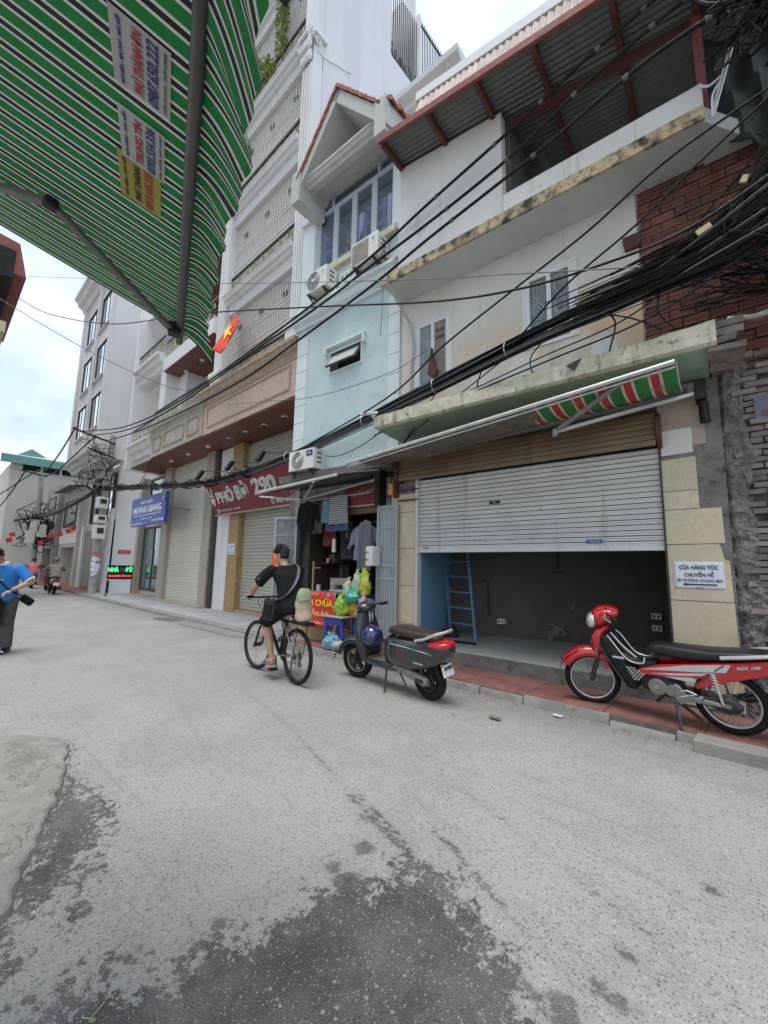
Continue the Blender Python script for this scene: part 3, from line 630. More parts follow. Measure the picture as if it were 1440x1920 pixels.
# litter on the road
for nm, lb, ct, mm, c, s_ in (('paper_scrap', 'crumpled white scrap of paper lying at the foot of the kerb', 'litter', 'paper', (-1.66, 4.44, .004), .05),
        ('flat_rag', 'flattened grey rag lying on the road near the kerb', 'litter', 'greycloth', (-2.08, 3.93, .004), .075), ('red_scrap', 'tiny red scrap on the road left of the grey rag', 'litter', 'redprint', (-2.42, 3.72, .003), .02)):
    mb = MB().grid(lambda a, b: ((a - .5) * s_ * 1.6 + .3 * s_ * noise.noise(V((a * 3, b * 3, 9))), (b - .5) * s_ * .8 + .2 * s_ * noise.noise(V((a * 3, b * 3, 5))), .012 + .2 * s_ * abs(noise.noise(V((a * 4, b * 4, 2))))), 6, 5)
    o = mb.build(nm, M[mm], None, solid=.003, loc=c); tag(o, lb, ct)
mb = MB().tube(catenary([(-1.73, .50, .003), (-1.69, .53, .003), (-1.70, .515, .003), (-1.735, .565, .003)], 3), .0016, 5)
solo(mb, 'straw', 'pale broken drinking straw lying in the wet patch on the road', 'straw', M['beigesack'], (-1.7, .52, 0))
# ------------------------------------------------------------------ white two-storey house over the half-open shop (frame F)
H = thing('shop_house', 'old white and cream two-storey house with half-open shutter and covered top balcony', 'house', (-1.7, 0, 0), 'F')
# upper front wall with two windows
W1 = (-3.25, -2.64, 4.45, 5.58); W2 = (-1.37, -.74, 4.53, 5.60)
MB().walls(-3.58, .03, 3.55, 6.14, 0, .22, [W1, W2]).build('wall', M['cream'], H)
MB().walls(-3.58, .14, 3.13, 3.6, .03, .22, []).build('lintel_wall', M['dull'], H)
# ragged plaster edge against the brick
rag = MB(); zz = 3.8
while zz < 6.1:
    h_ = R(.06, .16); rag.box(.02, .035 + R(.0, .035), .0, .05, zz, min(6.13, zz + h_)); zz += h_
rag.build('plaster_edge', M['plaster'], H)
jitter(MB().box(-.12, .06, -.05, .06, 5.42, 5.60), .03, 11).build('broken_bracket', M['rust'], H)
def casement(name, u0, u1, z0, z1, v, fm, gm, parent, mull=1, fw=.05, lab=None, bars=0, board=False):
    f = MB().walls(u0, u1, z0, z1, v, v + .06, [(u0 + fw, u1 - fw, z0 + fw, z1 - fw)])
    w = (u1 - u0)
    fo = f.build(name, fm, parent, bevel=.004)
    if lab: fo['label'] = lab
    for i in range(mull):
        u = u0 + w * (i + 1) / (mull + 1); MB().box(u - fw * .6, u + fw * .6, v + .005, v + .055, z0 + fw, z1 - fw).build('mullion', fm, fo)
    for i in range(mull + 1):
        a = u0 + w * i / (mull + 1) + fw * .7; b = u0 + w * (i + 1) / (mull + 1) - fw * .7
        if board and i == mull: continue
        MB().box(a, b, v + .03, v + .04, z0 + fw * .9, z1 - fw * .9).build('pane', gm, fo)
    return fo
frosted = mat('dusty_ribbed_glass', (.26, .29, .30), .3, .2, 6, .2, 90, streak=((.4, .42, .42), .5, 25))
f2 = casement('window', *W2[:2], W2[2], W2[3], -.015, M['framewhite'], mat('dark_dusty_glass', (.15, .165, .165), .3, .25, 5, coat=.3, streak=((.27, .28, .27), .52, 18)), H, 1, .05, 'white framed two-leaf window with curly security bars')
for i in (0, 1):       # wire ornament in each leaf
    uc = W2[0] + .63 * (.27 + .46 * i); gb = MB()
    for k in range(3):
        zc = W2[2] + .22 + k * .31
        gb.tube([(uc + .07 * math.cos(a * .5236), .005, zc + .13 * math.sin(a * .5236)) for a in range(12)], .0045, 5, True)
    gb.build('ornament_bars', M['alu'], f2)
f1 = casement('window', *W1[:2], W1[2], W1[3], -.015, M['framewhite'], frosted, H, 1, .05, 'white framed window with its right leaf boarded with printed sheet', board=True)
MB().box(-2.93, -2.69, .01, .02, 4.5, 5.53).build('board', mat('printed_grey_board', (.27, .24, .22), .8, .3, 9, dirt=((.14, .12, .11), .55, 11)), f1)
for zt, tx in ((5.38, 'SALON'), (5.25, 'HAIR')): txt('lettering', tx, .16, .06, M['ink'], f1, (-2.81, .0, zt), ext=.002)
jitter(MB().prism([(-2.98, 4.62), (-2.88, 4.5), (-2.80, 4.62), (-2.86, 4.75), (-2.93, 5.05), (-2.96, 4.8)], -.09, -.03, 'y'), .02, 9).build('rotten_board', M['rust'], f1)
for w in (W1, W2):
    MB().box(w[0] - .07, w[1] + .07, -.018, .01, w[3], w[3] + .05).build('window_trim', M['parapet'], H); MB().box(w[0] - .06, w[0], -.014, .01, w[2], w[3]).build('window_trim', M['parapet'], H); MB().box(w[1], w[1] + .06, -.014, .01, w[2], w[3]).build('window_trim', M['parapet'], H)
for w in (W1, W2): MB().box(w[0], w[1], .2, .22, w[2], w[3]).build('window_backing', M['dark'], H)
# left side strip and drain pipe
MB().tube(catenary([(-3.42, -.66, 6.32), (-3.42, -.68, 6.12), (-3.40, -.55, 6.0), (-3.36, -.07, 5.65)], 4) + [(-3.28, -.07, 5.2), (-3.33, -.06, 4.9), (-3.36, -.06, 3.9)], .026, 8).build('drain_pipe', mat('grey_pvc', (.45, .45, .46), .5, .1), H, smooth=True)
# balcony slab, mouldy band, parapet, upper wall
MB().box(-3.58, .72, -.60, 0, 6.14, 6.26).build('balcony_slab', M['soffit'], H)
MB().box(-3.6, .74, -.625, -.59, 6.125, 6.285).build('slab_band', M['mould'], H)
MB().prism([(.72, -.6), (1.25, .1), (1.25, .3), (.72, .3)], 6.12, 6.3, 'z').build('slab_corner', M['soffit'], H)
MB().box(-1.44, .74, -.62, -.5, 6.287, 6.55).build('parapet', M['parapet'], H, bevel=.008)
MB().box(.62, .74, -.5, .3, 6.27, 6.55).build('parapet', M['parapet'], H, bevel=.008)
MB().add([(-3.23, -.62, 6.287), (-1.44, -.62, 6.287), (-1.44, -.62, 7.87), (-3.23, -.62, 8.11), (-3.23, -.48, 6.287), (-1.44, -.48, 6.287), (-1.44, -.48, 7.87), (-3.23, -.48, 8.11)],
    [(0, 1, 2, 3), (7, 6, 5, 4), (1, 5, 6, 2), (0, 3, 7, 4)]).build('upper_wall', M['parapet'], H)
MB().box(-3.23, -3.1, -.475, 3, 6.28, 8.1).build('side_wall', M['parapet'], H)
MB().box(-3.6, -3.235, -.59, 3, 6.265, 6.32).build('side_ledge', M['mould'], H)
MB().box(-3.1, 1.25, 1.9, 2.0, 6.26, 8.7).build('rear_wall', M['dull'], H)
MB().box(-1.5, -1.38, -.45, .5, 6.27, 7.85).build('partition', M['dull'], H)
MB().box(-1.30, -.72, .4, .45, 6.27, 7.3).build('door', mat('dark_blue_door', (.02, .035, .06), .5, .2), H)
MB().bar((-1.2, .2, 7.9), (-.75, .75, 6.27), .16, .1).build('beam', M['dull'], H)
# tilted sheet roof on red steel
def rz(u): return 8.0 - .135 * (u + 2.3)
vs, fs, n = [], [], 0
cor = MB(); pitch = .075; v = -1.15; row = []
while v < 2.1:
    for dv, dz in ((0, 0), (.025, .018), (.0375, .018), (.0625, 0)):
        row.append((v + dv, dz))
    v += pitch
for u in (-3.22, 1.5):
    for (vv, dz) in row: cor.v.append((u, vv, rz(u) + .03 + dz))
k = len(row)
for j in range(k - 1): cor.f.append((j, j + 1, k + j + 1, k + j))
RF = cor.build('roof_sheet', M['corr'], H)
for u in (-3.17, -2.32, -1.55, -.8, .04, .75, 1.35):
    MB().obox((u, .35, rz(u) - .02), (.06, 3.0, .085), (0, math.atan(.135), 0)).build('purlin', M['rust'], H)
for v in (-.45, 1.0): MB().bar((-1.36, v, rz(-1.36) - .085), (1.45, v, rz(1.45) - .085), .06, .1).build('roof_beam', M['rust'], H)
MB().bar((-3.22, -1.18, rz(-3.22) + .03), (1.5, -1.18, rz(1.5) + .03), .05, .1).build('fascia_rail', M['redsteel'], H)
MB().bar((.745, -.46, 6.2), (.745, -.46, rz(.745)), .085).build('roof_post', M['redsteel'], H)
# corrugated apron and upper eave seen over the fascia
cor = MB()
n = 0; u = -2.55
while u < 1.6:
    for du, dz in ((0, 0), (.03, .02), (.045, .02), (.075, 0)): cor.v += [(u + du, -1.17 - dz, rz(u) + .10), (u + du, -1.02 - dz, rz(u) + .50)]
    u += .09
for j in range(len(cor.v) // 2 - 1): cor.f.append((2 * j, 2 * j + 2, 2 * j + 3, 2 * j + 1))
cor.build('upper_roof_sheet', M['corrrust'], H)
MB().bar((-2.6, -1.0, rz(-2.6) + .56), (1.5, -1.0, rz(1.5) + .56), .12, .14).build('upper_eave', M['white'], H)
# canopy slab over the shop
MB().add([(-3.58, -.67, 3.63), (.6, -.67, 3.63), (.6, 0, 3.58), (-3.58, 0, 3.58), (-3.58, -.67, 3.78), (.6, -.67, 3.78), (.6, 0, 3.84), (-3.58, 0, 3.84)],
   [(0, 3, 2, 1), (4, 5, 6, 7), (0, 1, 5, 4), (1, 2, 6, 5), (2, 3, 7, 6), (3, 0, 4, 7)]).build('canopy_slab', M['mint'], H)
fe = MB(); k = 60
for i in range(k + 1):
    u = -3.6 + 4.27 * i / k; q = noise.noise(V((u * 5, 2, 0))) * .018; z0 = 3.655 + .0 * u; z1 = 3.83 + q + max(0, u) * .06
    fe.v += [(u, -.70 + q * .4, z0 + q * .2), (u, -.705, z1), (u, -.60, z1 + .01), (u, -.66, z0 - .03)]
for i in range(k):
    for j in range(4): fe.f.append((4 * i + j, 4 * i + 4 + j, 4 * i + 4 + (j + 1) % 4, 4 * i + (j + 1) % 4))
fe.f += [(0, 1, 2, 3), (4 * k + 3, 4 * k + 2, 4 * k + 1, 4 * k)]
fe.build('canopy_edge', M['fascia'], H, smooth=True, fix=True)
for i_ in range(4):
    for j_ in range(3): jitter(rbox(MB(), .60 + R(0, .03), .80 + R(-.02, .10), -.66 + j_ * .25, -.42 + j_ * .25, 3.56 + i_ * .078, 3.628 + i_ * .078, .012), .02, 13).build('broken_brick', M['oldbrick'], H)
MB().tube([(-3.62, -.70, 3.83), (-3.50, -.74, 3.86), (-3.75, -.85, 3.86)], .03, 7).build('canopy_spout', M['alu'], H)
tri = MB().prism([(-.68, 3.80), (-.52, 3.84), (-.60, 3.72)], -.72, -.7, 'y').build('metal_scrap', M['darkmetal'], H)
arc = MB().prism([(-.30 + .14 * math.cos(a), 3.86 + .28 * math.sin(a)) for a in [i * math.pi / 10 for i in range(11)]], -.62, -.56, 'y').build('broken_bowl', M['whiteplastic'], H)
# pillars clad in marbled tile
MB().box(-3.76, -3.24, .012, .3, 0, 3.2).build('pillar', M['plaster'], H)
MB().box(.1, .66, .012, .3, 0, 3.58).build('pillar', M['plaster'], H)
MB().box(.1, .52, .004, .0118, 2.85, 3.55).build('plaster_patch', mat('peeling_peach_plaster', (.46, .36, .30), .9, .2, 3, .3, 40, dirt=[((.55, .54, .54), .5, 2.2), ((.2, .18, .17), .64, 4)]), H)
jitter(MB().box(.11, .40, -.002, .006, 2.76, 3.05), .012, 14).build('whitewash_patch', M['parapet'], H)
for poly in ([(.103, 2.147), (.418, 2.147), (.418, 2.345), (.103, 2.345)], [(.103, 2.352), (.418, 2.352), (.418, 2.72), (.103, 2.71)],
             [(.103, 1.765), (.606, 1.765), (.60, 2.14), (.103, 2.14)], [(.103, 1.165), (.635, 1.165), (.63, 1.58), (.59, 1.60), (.56, 1.757), (.103, 1.757)],
             [(.103, .572), (.645, .572), (.637, 1.157), (.103, 1.157)], [(.103, .1), (.65, .1), (.65, .565), (.103, .565)]):
    MB().prism(poly, 0, .011, 'y').build('tile', M['tilecream'], H, bevel=.002)
for z0, z1 in ((.1, .57), (.577, 1.16), (1.167, 1.76), (1.767, 2.36), (2.367, 2.67)):
    MB().prism([(-3.76, z0), (-3.27, z0), (-3.27, z1), (-3.76, z1)], 0, .011, 'y').build('tile', M['tilecream'], H, bevel=.002)
# rolling shutter, half open
sh = MB().box(-3.25, -3.2, -.03, .08, .28, 2.9).build('shutter', M['silver'], H, bevel=.004); sh['label'] = 'silver rolling shutter stopped half way up'
MB().box(.085, .105, -.02, .08, .28, 2.9).build('guide_rail', M['darkmetal'], sh)
sl = MB(); pr = [(.006, -.0275), (-.010, -.0265), (-.014, -.014), (-.008, -.006), (-.014, .002), (-.019, .013), (-.013, .0255), (.006, .0275), (.010, .0275), (.010, -.0275)]
sl.add([(-3.195, y, z) for y, z in pr] + [(.083, y, z) for y, z in pr], [(i, i + 10, (i + 1) % 10 + 10, (i + 1) % 10) for i in range(10)])
sm_ = sl.mesh('slat', M['silver'], True, 50)
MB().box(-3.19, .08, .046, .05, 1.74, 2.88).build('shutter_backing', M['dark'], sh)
for i in range(18): obj('slat', sm_, sh, (0, .03, 1.775 + i * .0628), (R(-.02, .02), 0, 0))
MB().box(-3.2, .085, .0, .05, 1.695, 1.748).build('bottom_bar', M['silver'], sh, bevel=.008)
bs = MB(); pr2 = [(0, -.036), (-.022, -.030), (-.030, 0), (-.022, .030), (0, .036), (.01, .036), (.01, -.036)]
bs.add([(-3.5, y, z) for y, z in pr2] + [(.08, y, z) for y, z in pr2], [(i, i + 7, (i + 1) % 7 + 7, (i + 1) % 7) for i in range(7)] + [tuple(range(7)), tuple(range(13, 6, -1))])
bm_ = bs.mesh('hood_slat', M['brownshut'], True, 50)
for i in range(6):
    a = i * 15; obj('hood_slat', bm_, sh, (0, -.13 + .02 * max(0, i - 3), 2.90 + i * .0655), (rad(-4 * i), 0, 0))
for u in (-3.53, .11): MB().cyl((u - .02, -.02, 3.05), (u + .02, -.02, 3.05), .2, n=16).build('end_plate', M['rust'], sh)
MB().box(-1.98, -1.82, -.005, .0, 2.38, 2.42).build('lock_slot', M['black'], sh, bevel=.008)
MB().cyl((-1.9, -.009, 2.40), (-1.9, 0, 2.40), .012).build('lock', M['steel'], sh)
bx = MB().box(-.72, -.54, .0, .012, 1.79, 1.83).build('badge', M['signblue'], sh); txt('lettering', 'AUSTDOOR', .12, .02, M['whiteprint'], sh, (-.62, -.002, 1.81), ext=.002)
txt('lettering', 'TITADOOR', .1, .02, M['ink'], sh, (-3.06, .004, 1.765), ext=.002)
for zz in (2.72, 2.55): MB().box(-3.6, -3.2, -.05, -.02, zz, zz + .02).build('bracket', M['rust'], sh)
# shop inside: floor, step, back and side walls, ceiling
MB().prism([(-3.24, -.03), (.1, -.03), (.1, 2.5), (-3.7, 1.45), (-3.7, .3), (-3.24, .3)], 0, .272, 'z').build('floor_slab', M['concrete'], H)
MB().box(-3.24, .1, -.048, -.031, 0, .262).build('riser', mat('stained_step_cement', (.17, .16, .145), .9, .3, 5, .6, 45, dirt=[((.07, .065, .06), .52, 6), ((.27, .26, .24), .62, 9)]), H)
tm = MB().box(-.198, .198, -.198, .198, -.01, 0).mesh('floor_tile', M['floortile'])
for i in range(9):
    for j in range(6):
        x, y = -3.02 + i * .4, .18 + j * .4
        if y < 1.4 + (x + 3.3) * .28 + .2 and x < -.05: obj('floor_tile', tm, H, (x, y, .28 + R(-.001, .001)))
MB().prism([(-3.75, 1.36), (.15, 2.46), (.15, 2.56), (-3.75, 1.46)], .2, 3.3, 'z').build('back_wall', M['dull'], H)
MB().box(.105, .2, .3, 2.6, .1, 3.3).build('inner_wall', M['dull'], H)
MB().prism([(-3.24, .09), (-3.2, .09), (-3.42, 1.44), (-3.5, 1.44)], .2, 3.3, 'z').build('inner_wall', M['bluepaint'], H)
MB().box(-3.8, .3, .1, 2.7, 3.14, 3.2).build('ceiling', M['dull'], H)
for u, v, z in ((-2.53, 1.62, .55), (-.28, 2.26, .78), (-.28, 2.26, .60)):
    o = MB().box(u - .07, u + .07, v - .02, v + .1, z - .045, z + .045).build('socket', M['whiteplastic'], H, bevel=.006)
    for du in (-.03, .03): MB().box(u + du - .012, u + du + .012, v - .022, v - .015, z - .02, z + .02).build('switch', M['ink'], o)
MB().tube([(-1.62, 1.92, 2.2), (-1.62, 1.92, 1.5), (-1.70, 1.92, 1.42), (-1.54, 1.92, 1.42)], .008, 5).build('conduit', M['dark'], H)
MB().tube([(-2.85, 1.56, 1.25), (-2.75, 1.58, 1.25), (-2.74, 1.58, .62)], .012, 5).build('conduit', M['rust'], H)
for u, z, s_ in ((-1.45, .82, .07), (-1.2, .88, .03), (-1.0, .85, .03)):
    v = 1.37 + (u + 3.75) * .282; jitter(MB().ell((u, v + .01, z), (s_, .015, s_ * .7), 12, 8), .05, 30).build('plaster_chip', M['plaster'], H)
jitter(MB().ell((-1.85, 1.93, .42), (.34, .03, .12), 16, 9), .05, 14).build('peeling_patch', M['plaster'], H)

# old brick infill to the right of the plaster
B = thing('brick_infill', 'red hollow-brick wall beside the plaster edge behind the cable tangle', 'brick wall', (.8, .05, 3.8), 'F')
MB().box(.03, 2.2, .05, .25, 3.6, 6.5).build('backing', M['mortar'], B)
bk = MB()
for i in range(4):
    z = -.052 + i * .027; bk.box(-.115, .115, -.03 + .004 * (i % 2), .03, z, z + .022)
bk.box(-.114, .114, -.02, .03, -.052, .052)
bmesh_ = bk.mesh('brick', M['redbrick'])
z = 3.72; r_ = 0
while z < 6.45:
    u = .16 - (r_ % 2) * .12 + R(-.01, .01)
    while u < 1.75:
        if not (r_ % 2 and u < .1):
            obj('brick', bmesh_, B, (u, .045 + R(-.008, .008), z), (R(-.02, .02), R(-.015, .015), R(-.015, .015)))
        else: obj('brick', bmesh_, B, (.10, .045, z)).scale = (.55, 1, 1)
        u += .243
    z += .116; r_ += 1

# ruinous lower wall at the right edge
O = thing('ruined_brick_wall', 'crumbling blackened brick wall at the right edge behind the red motorbike', 'brick wall', (1.3, 0, 0), 'F')
MB().box(.66, 2.6, .06, .3, 0, 3.75).build('backing', M['mortar'], O)
ob = [jitter(MB().box(-.10, .10, -.05, .05, -.026, .026), .012, 20 + k * 7).mesh('brick', M['oldbrick']) for k in range(5)]
z = .05; r_ = 0; cnt = 0
while z < 3.75:
    u = .86 + (r_ % 2) * .1 + .10 * noise.noise(V((0, z * 2.2, 3)))
    while u < 1.65:
        if random.random() > .06:
            o = obj('brick', random.choice(ob), O, (u, .03 + .03 * noise.noise(V((u * 3, z * 3, 0))) + R(-.012, .01), z), (R(-.04, .04), R(-.03, .03), R(-.05, .05))); cnt += 1
        u += .213
    z += .0655; r_ += 1
pl = MB()
def ruf(a, b):
    z = b * 3.72; w = .24 + .1 * noise.noise(V((z * 2.1, 4, 0))) + .05 * noise.noise(V((z * 7, 4, 0)))
    u = .655 + a * w
    return (u, .05 - .075 * min(1, 5 * a * 1.) * min(1, 4 * (1 - a)) - .06 * noise.noise(V((u * 6, z * 6, 1))) - .035 * noise.noise(V((u * 17, z * 17, 1))) - .022 * noise.noise(V((u * 43, z * 43, 1))), z)
pl.grid(ruf, 26, 240).build('plaster_strip', M['plaster'], O, smooth=True, ang=22)
MB().box(.93, 1.08, -.03, 0, 3.02, 3.24).build('metal_cover', mat('blue_grey_cover', (.13, .15, .18), .5, .1), O)
MB().tube(catenary([(.78, -.25, 4.05), (1.1, -.28, 4.0), (1.8, -.35, 4.2)], 4), .03, 8).build('pipe', M['alu'], O, smooth=True)
MB().cyl((.52, -.1, 3.28), (.53, -.1, 3.05), .045, .05).build('motor_can', M['black'], O)

# paper notice on the pillar
S_ = thing('paper_notice', 'white paper notice with an arrow pasted on the cream tiled pillar', 'notice', (.37, -.004, 1.44), 'F')
MB().grid(lambda a, b: (.15 + .43 * a, -.004 - .006 * abs(noise.noise(V((a * 4, b * 3, 7)))), 1.29 + .285 * b), 14, 10).build('sheet', M['paper'], S_, solid=.001, smooth=True)
for tx, w, h_, z in (('CỬA HÀNG TÓC', .33, .058, 1.52), ('CHUYỂN VỀ', .25, .058, 1.445), ('287 ĐƯỜNG HOÀNG MAI', .39, .04, 1.382), ('SỐ 39', .07, .018, 1.302)):
    txt('lettering', tx, w, h_, M['ink'], S_, (.365, -.011, z), bold=.022 if h_ > .05 else .006, ext=.002)
MB().prism([(.22, 1.335), (.255, 1.352), (.255, 1.342), (.51, 1.342), (.51, 1.328), (.255, 1.328), (.255, 1.318)], -.012, -.010, 'y').build('arrow', M['ink'], S_)

# retracted striped awning under the canopy
A = thing('shop_awning', 'half-retracted green and red striped awning over the silver shutter', 'awning', (-1.7, -.1, 3.3), 'F')
bl, br = V((-3.92, -.97, 3.055)), V((.345, -.97, 3.425))
MB().tube([bl, br], .025, 10).build('front_bar', M['alu'], A, smooth=True)
MB().tube([bl + V((0, .03, -.045)), br + V((0, .03, -.038))], .013, 6).build('valance_rail', M['alu'], A, smooth=True)
fab = MB().grid(lambda a, b: (-3.7 + 4.06 * a + .0, -.95 + .75 * b, (3.055 + .37 * (a * 4.06 + .22) / 4.27) * (1 - b) + b * (3.20 + .20 * a) - .07 * math.sin(math.pi * b) - .012 * math.sin(a * 60) * math.sin(math.pi * b) * (1 - a)), 90, 8)
nq = 91; me_ = fab.mesh('canvas', [M['shopstripe'], M['shopprint']], True)
for p_ in me_.polygons:
    xa = me_.vertices[p_.vertices[0]].co.x + .25 * noise.noise(V((p_.center.y * 6, 0, 0))); p_.material_index = 0 if xa > -1.05 else 1
fb = obj('canvas', me_, A); md = fb.modifiers.new('thick', 'SOLIDIFY'); md.thickness = .004
MB().tube([(-3.6, -.1, 3.24), (.4, -.1, 3.42)], .045, 10).build('roller', M['dull'], A, smooth=True)
for pts in ([(.48, -.14, 3.37), (-.86, -.62, 3.07), (-.10, -.93, 3.36)], [(-3.75, -.14, 3.26), (-2.68, -.5, 3.16), (-3.3, -.94, 3.10)]):
    MB().bar(pts[0], pts[1], .055, .04).build('arm', M['alu'], A, bevel=.006); MB().bar(pts[1], pts[2], .045, .04).build('arm', M['greymetal'], A, bevel=.006)
    MB().cyl(V(pts[1]) - V((0, 0, .05)), V(pts[1]) + V((0, 0, .03)), .035).build('elbow', M['greymetal'], A)
MB().box(.46, .56, -.2, 0, 3.28, 3.50).build('bracket', M['black'], A, bevel=.01)

# ladder in the shop
Ld = thing('ladder', 'blue painted steel ladder leaning inside the shop beside the blue wall', 'ladder', (-3.0, 1.05, .28), 'F')
MB().bar((-3.25, 1.12, .28), (-3.55, 1.30, 2.6), .05, .035).build('rail', M['ladder'], Ld); MB().bar((-2.70, .98, .28), (-3.02, 1.18, 2.6), .05, .035).build('rail', M['ladder'], Ld)
for i in range(8):
    t_ = .1 + i * .115; MB().bar((-3.25 - .30 * t_, 1.11 + .18 * t_, .28 + 2.32 * t_), (-2.70 - .32 * t_, .98 + .2 * t_, .28 + 2.32 * t_), .045, .025).build('rung', M['ladder'], Ld)
for k, (nm, lb, mm, c, r3) in enumerate((('debris', 'dark heap of debris at the foot of the blue ladder', 'dark', (-3.2, 1.0, .34), (.16, .1, .1)),)):
    mb = jitter(MB().ell(c, r3, 14, 9), .06, 9); solo(mb, nm, lb, 'debris', M['darkmetal'], (c[0], c[1], .28), 'F')
mb = MB().obox((-2.75, .55, .30), (.5, .04, .03), (0, 0, .1)); solo(mb, 'steel_bar', 'dark steel bar lying on the shop floor beside the ladder', 'steel bar', M['black'], (-2.75, .55, .28), 'F')
# ------------------------------------------------------------------ pale aqua house with the arched window and gable (frame F)
T = thing('aqua_house', 'narrow pale aqua house with arched upper window and tiled gable above the tailor shop', 'house', (-5.0, 0, 0), 'F')
uL, uR = -6.48, -3.62
MB().walls(uL, uR, 3.25, 6.75, 0, .25, [(-5.40, -4.56, 5.37, 5.77)]).build('wall', M['teal'], T)
MB().box(uR + .001, uR + .02, .02, 3, 3.25, 10).build('side_wall', M['cream'], T)
# quoins: flat blocks with open joints at both edges
q = MB().box(-.17, .17, -.02, .0, -.185, .185).mesh('quoin', M['aquawhite'])
for k in range(8):
    z = 3.52 + k * .385
    obj('quoin', q, T, (uL + .18, 0, z)); 
    if z < 6.3: obj('quoin', q, T, (uR - .13, 0, z)).scale = (.75, 1, 1)
# small pivot window with hood
w = MB().walls(-5.44, -4.52, 5.33, 5.81, -.02, .03, [(-5.40, -4.56, 5.37, 5.77)]).build('window', M['aquawhite'], T)
w['label'] = 'small tilted-open window in the aqua wall'
MB().add([(-5.39, .02, 5.70), (-4.57, .02, 5.70), (-4.57, -.16, 5.42), (-5.39, -.16, 5.42)], [(0, 1, 2, 3)]).build('sash', M['framedark'], w, solid=.03)
MB().add([(-5.34, -.005, 5.70), (-4.62, -.005, 5.70), (-4.62, -.165, 5.45), (-5.34, -.165, 5.45)], [(0, 1, 2, 3)]).build('pane', mat('pale_frosted_pane', (.62, .64, .62), .25, .05, coat=.3), w, solid=.008)
MB().box(-5.40, -4.56, .2, .22, 5.37, 5.77).build('backing', M['dark'], w)
MB().box(-5.52, -4.42, -.10, 0, 5.86, 5.91).build('hood', M['aquawhite'], T); MB().box(-5.52, -5.47, -.1, 0, 5.74, 5.86).build('hood', M['aquawhite'], T); MB().box(-4.47, -4.42, -.1, 0, 5.70, 5.86).build('hood', M['aquawhite'], T)
# cornice between storeys: stepped profile
pr = [(0, 6.62), (-.05, 6.62), (-.06, 6.68), (-.14, 6.74), (-.16, 6.80), (-.16, 6.86), (-.22, 6.90), (-.22, 6.97), (0, 7.0)]
MB().add([(uL - .06, y, z) for y, z in pr] + [(uR - .02, y, z) for y, z in pr], [(i, i + 9, (i + 1) % 9 + 9, (i + 1) % 9) for i in range(9)] + [tuple(range(9)), tuple(range(17, 8, -1))]).build('cornice', M['aquawhite'], T)
MB().box(uL, uR, -.06, 0, 6.985, 7.12).build('ledge', M['fascia'], T)
# upper storey wall with arched opening
za, zs, zt = 7.78, 9.33, 9.78
MB().walls(uL, uR, 7.12, 10.0, 0, .25, [(-6.06, -3.86, za, zt)]).build('upper_wall', M['aquawhite'], T)
def cornerfill(ucorner, s, name):
    poly = [(ucorner, zt + .001)] + [(ucorner + s * .5 * (1 - math.cos(a)), zs - .05 + .5 * math.sin(a)) for a in [i * math.pi / 20 for i in range(11)]]
    MB().prism(poly, 0, .2, 'y').build(name, M['aquawhite'], T, fix=True)
cornerfill(-6.06, 1, 'arch_corner'); cornerfill(-3.86, -1, 'arch_corner')
uw = MB().box(-6.06, -3.86, .10, .16, zs - .045, zs + .045).build('arched_window', M['frame'], T); uw['label'] = 'large arched window with grey frames reflecting a tower'
for i in range(5):
    u = -6.06 + 2.2 * i / 4; MB().box(max(-6.06, u - .07), min(-3.86, u + .07), .10, .16, za, zs - .046).build('mullion', M['frame'], uw)
MB().box(-6.06, -3.86, .10, .16, za, za + .07).build('mullion', M['frame'], uw)
for u in (-5.62, -4.30): MB().box(u - .03, u + .03, .10, .16, zs + .046, zt).build('mullion', M['frame'], uw)
for i in range(4): MB().add([(-6.06 + .55 * i, .13 + R(-.004, .004), za), (-5.51 + .55 * i, .13 + R(-.004, .004), za), (-5.51 + .55 * i, .13, zs), (-6.06 + .55 * i, .13, zs)], [(0, 1, 2, 3)]).build('pane', M['mirrorglass'], uw)
for a, b in ((-6.06, -5.62), (-5.62, -4.30), (-4.30, -3.86)): MB().add([(a, .131, zs), (b, .131, zs), (b, .120, zt), (a, .120, zt)], [(0, 1, 2, 3)]).build('pane', M['mirrorglass'], uw)
MB().box(-6.06, -3.86, .2, .23, za, zt).build('backing', M['dark'], uw)
ar = [(-6.10, zs - .12)] + [(-5.56 - .54 * math.cos(a), zs - .05 + .54 * math.sin(a)) for a in [i * math.pi / 20 for i in range(11)]] + [(-4.36 + .54 * math.sin(a), zs - .05 + .54 * math.cos(a)) for a in [i * math.pi / 20 for i in range(11)]]
MB().tube([(x, -.01, z) for x, z in ar], .045, 6).build('arch_moulding', M['aquawhite'], T, smooth=True)
MB().box(uL - .02, -6.08, -.06, .0, zs - .12, zs - .02).build('impost', M['aquawhite'], T, bevel=.01)
MB().box(-6.2, uR, -.12, 0, 7.62, 7.76).build('sill', M['fascia'], T, bevel=.01)
MB().walls(-5.2, -4.75, 7.18, 7.42, -.05, -.001, [(-5.16, -5.06, 7.22, 7.38), (-5.03, -4.93, 7.22, 7.38), (-4.90, -4.79, 7.22, 7.38)]).build('vent_block', M['aquawhite'], T)
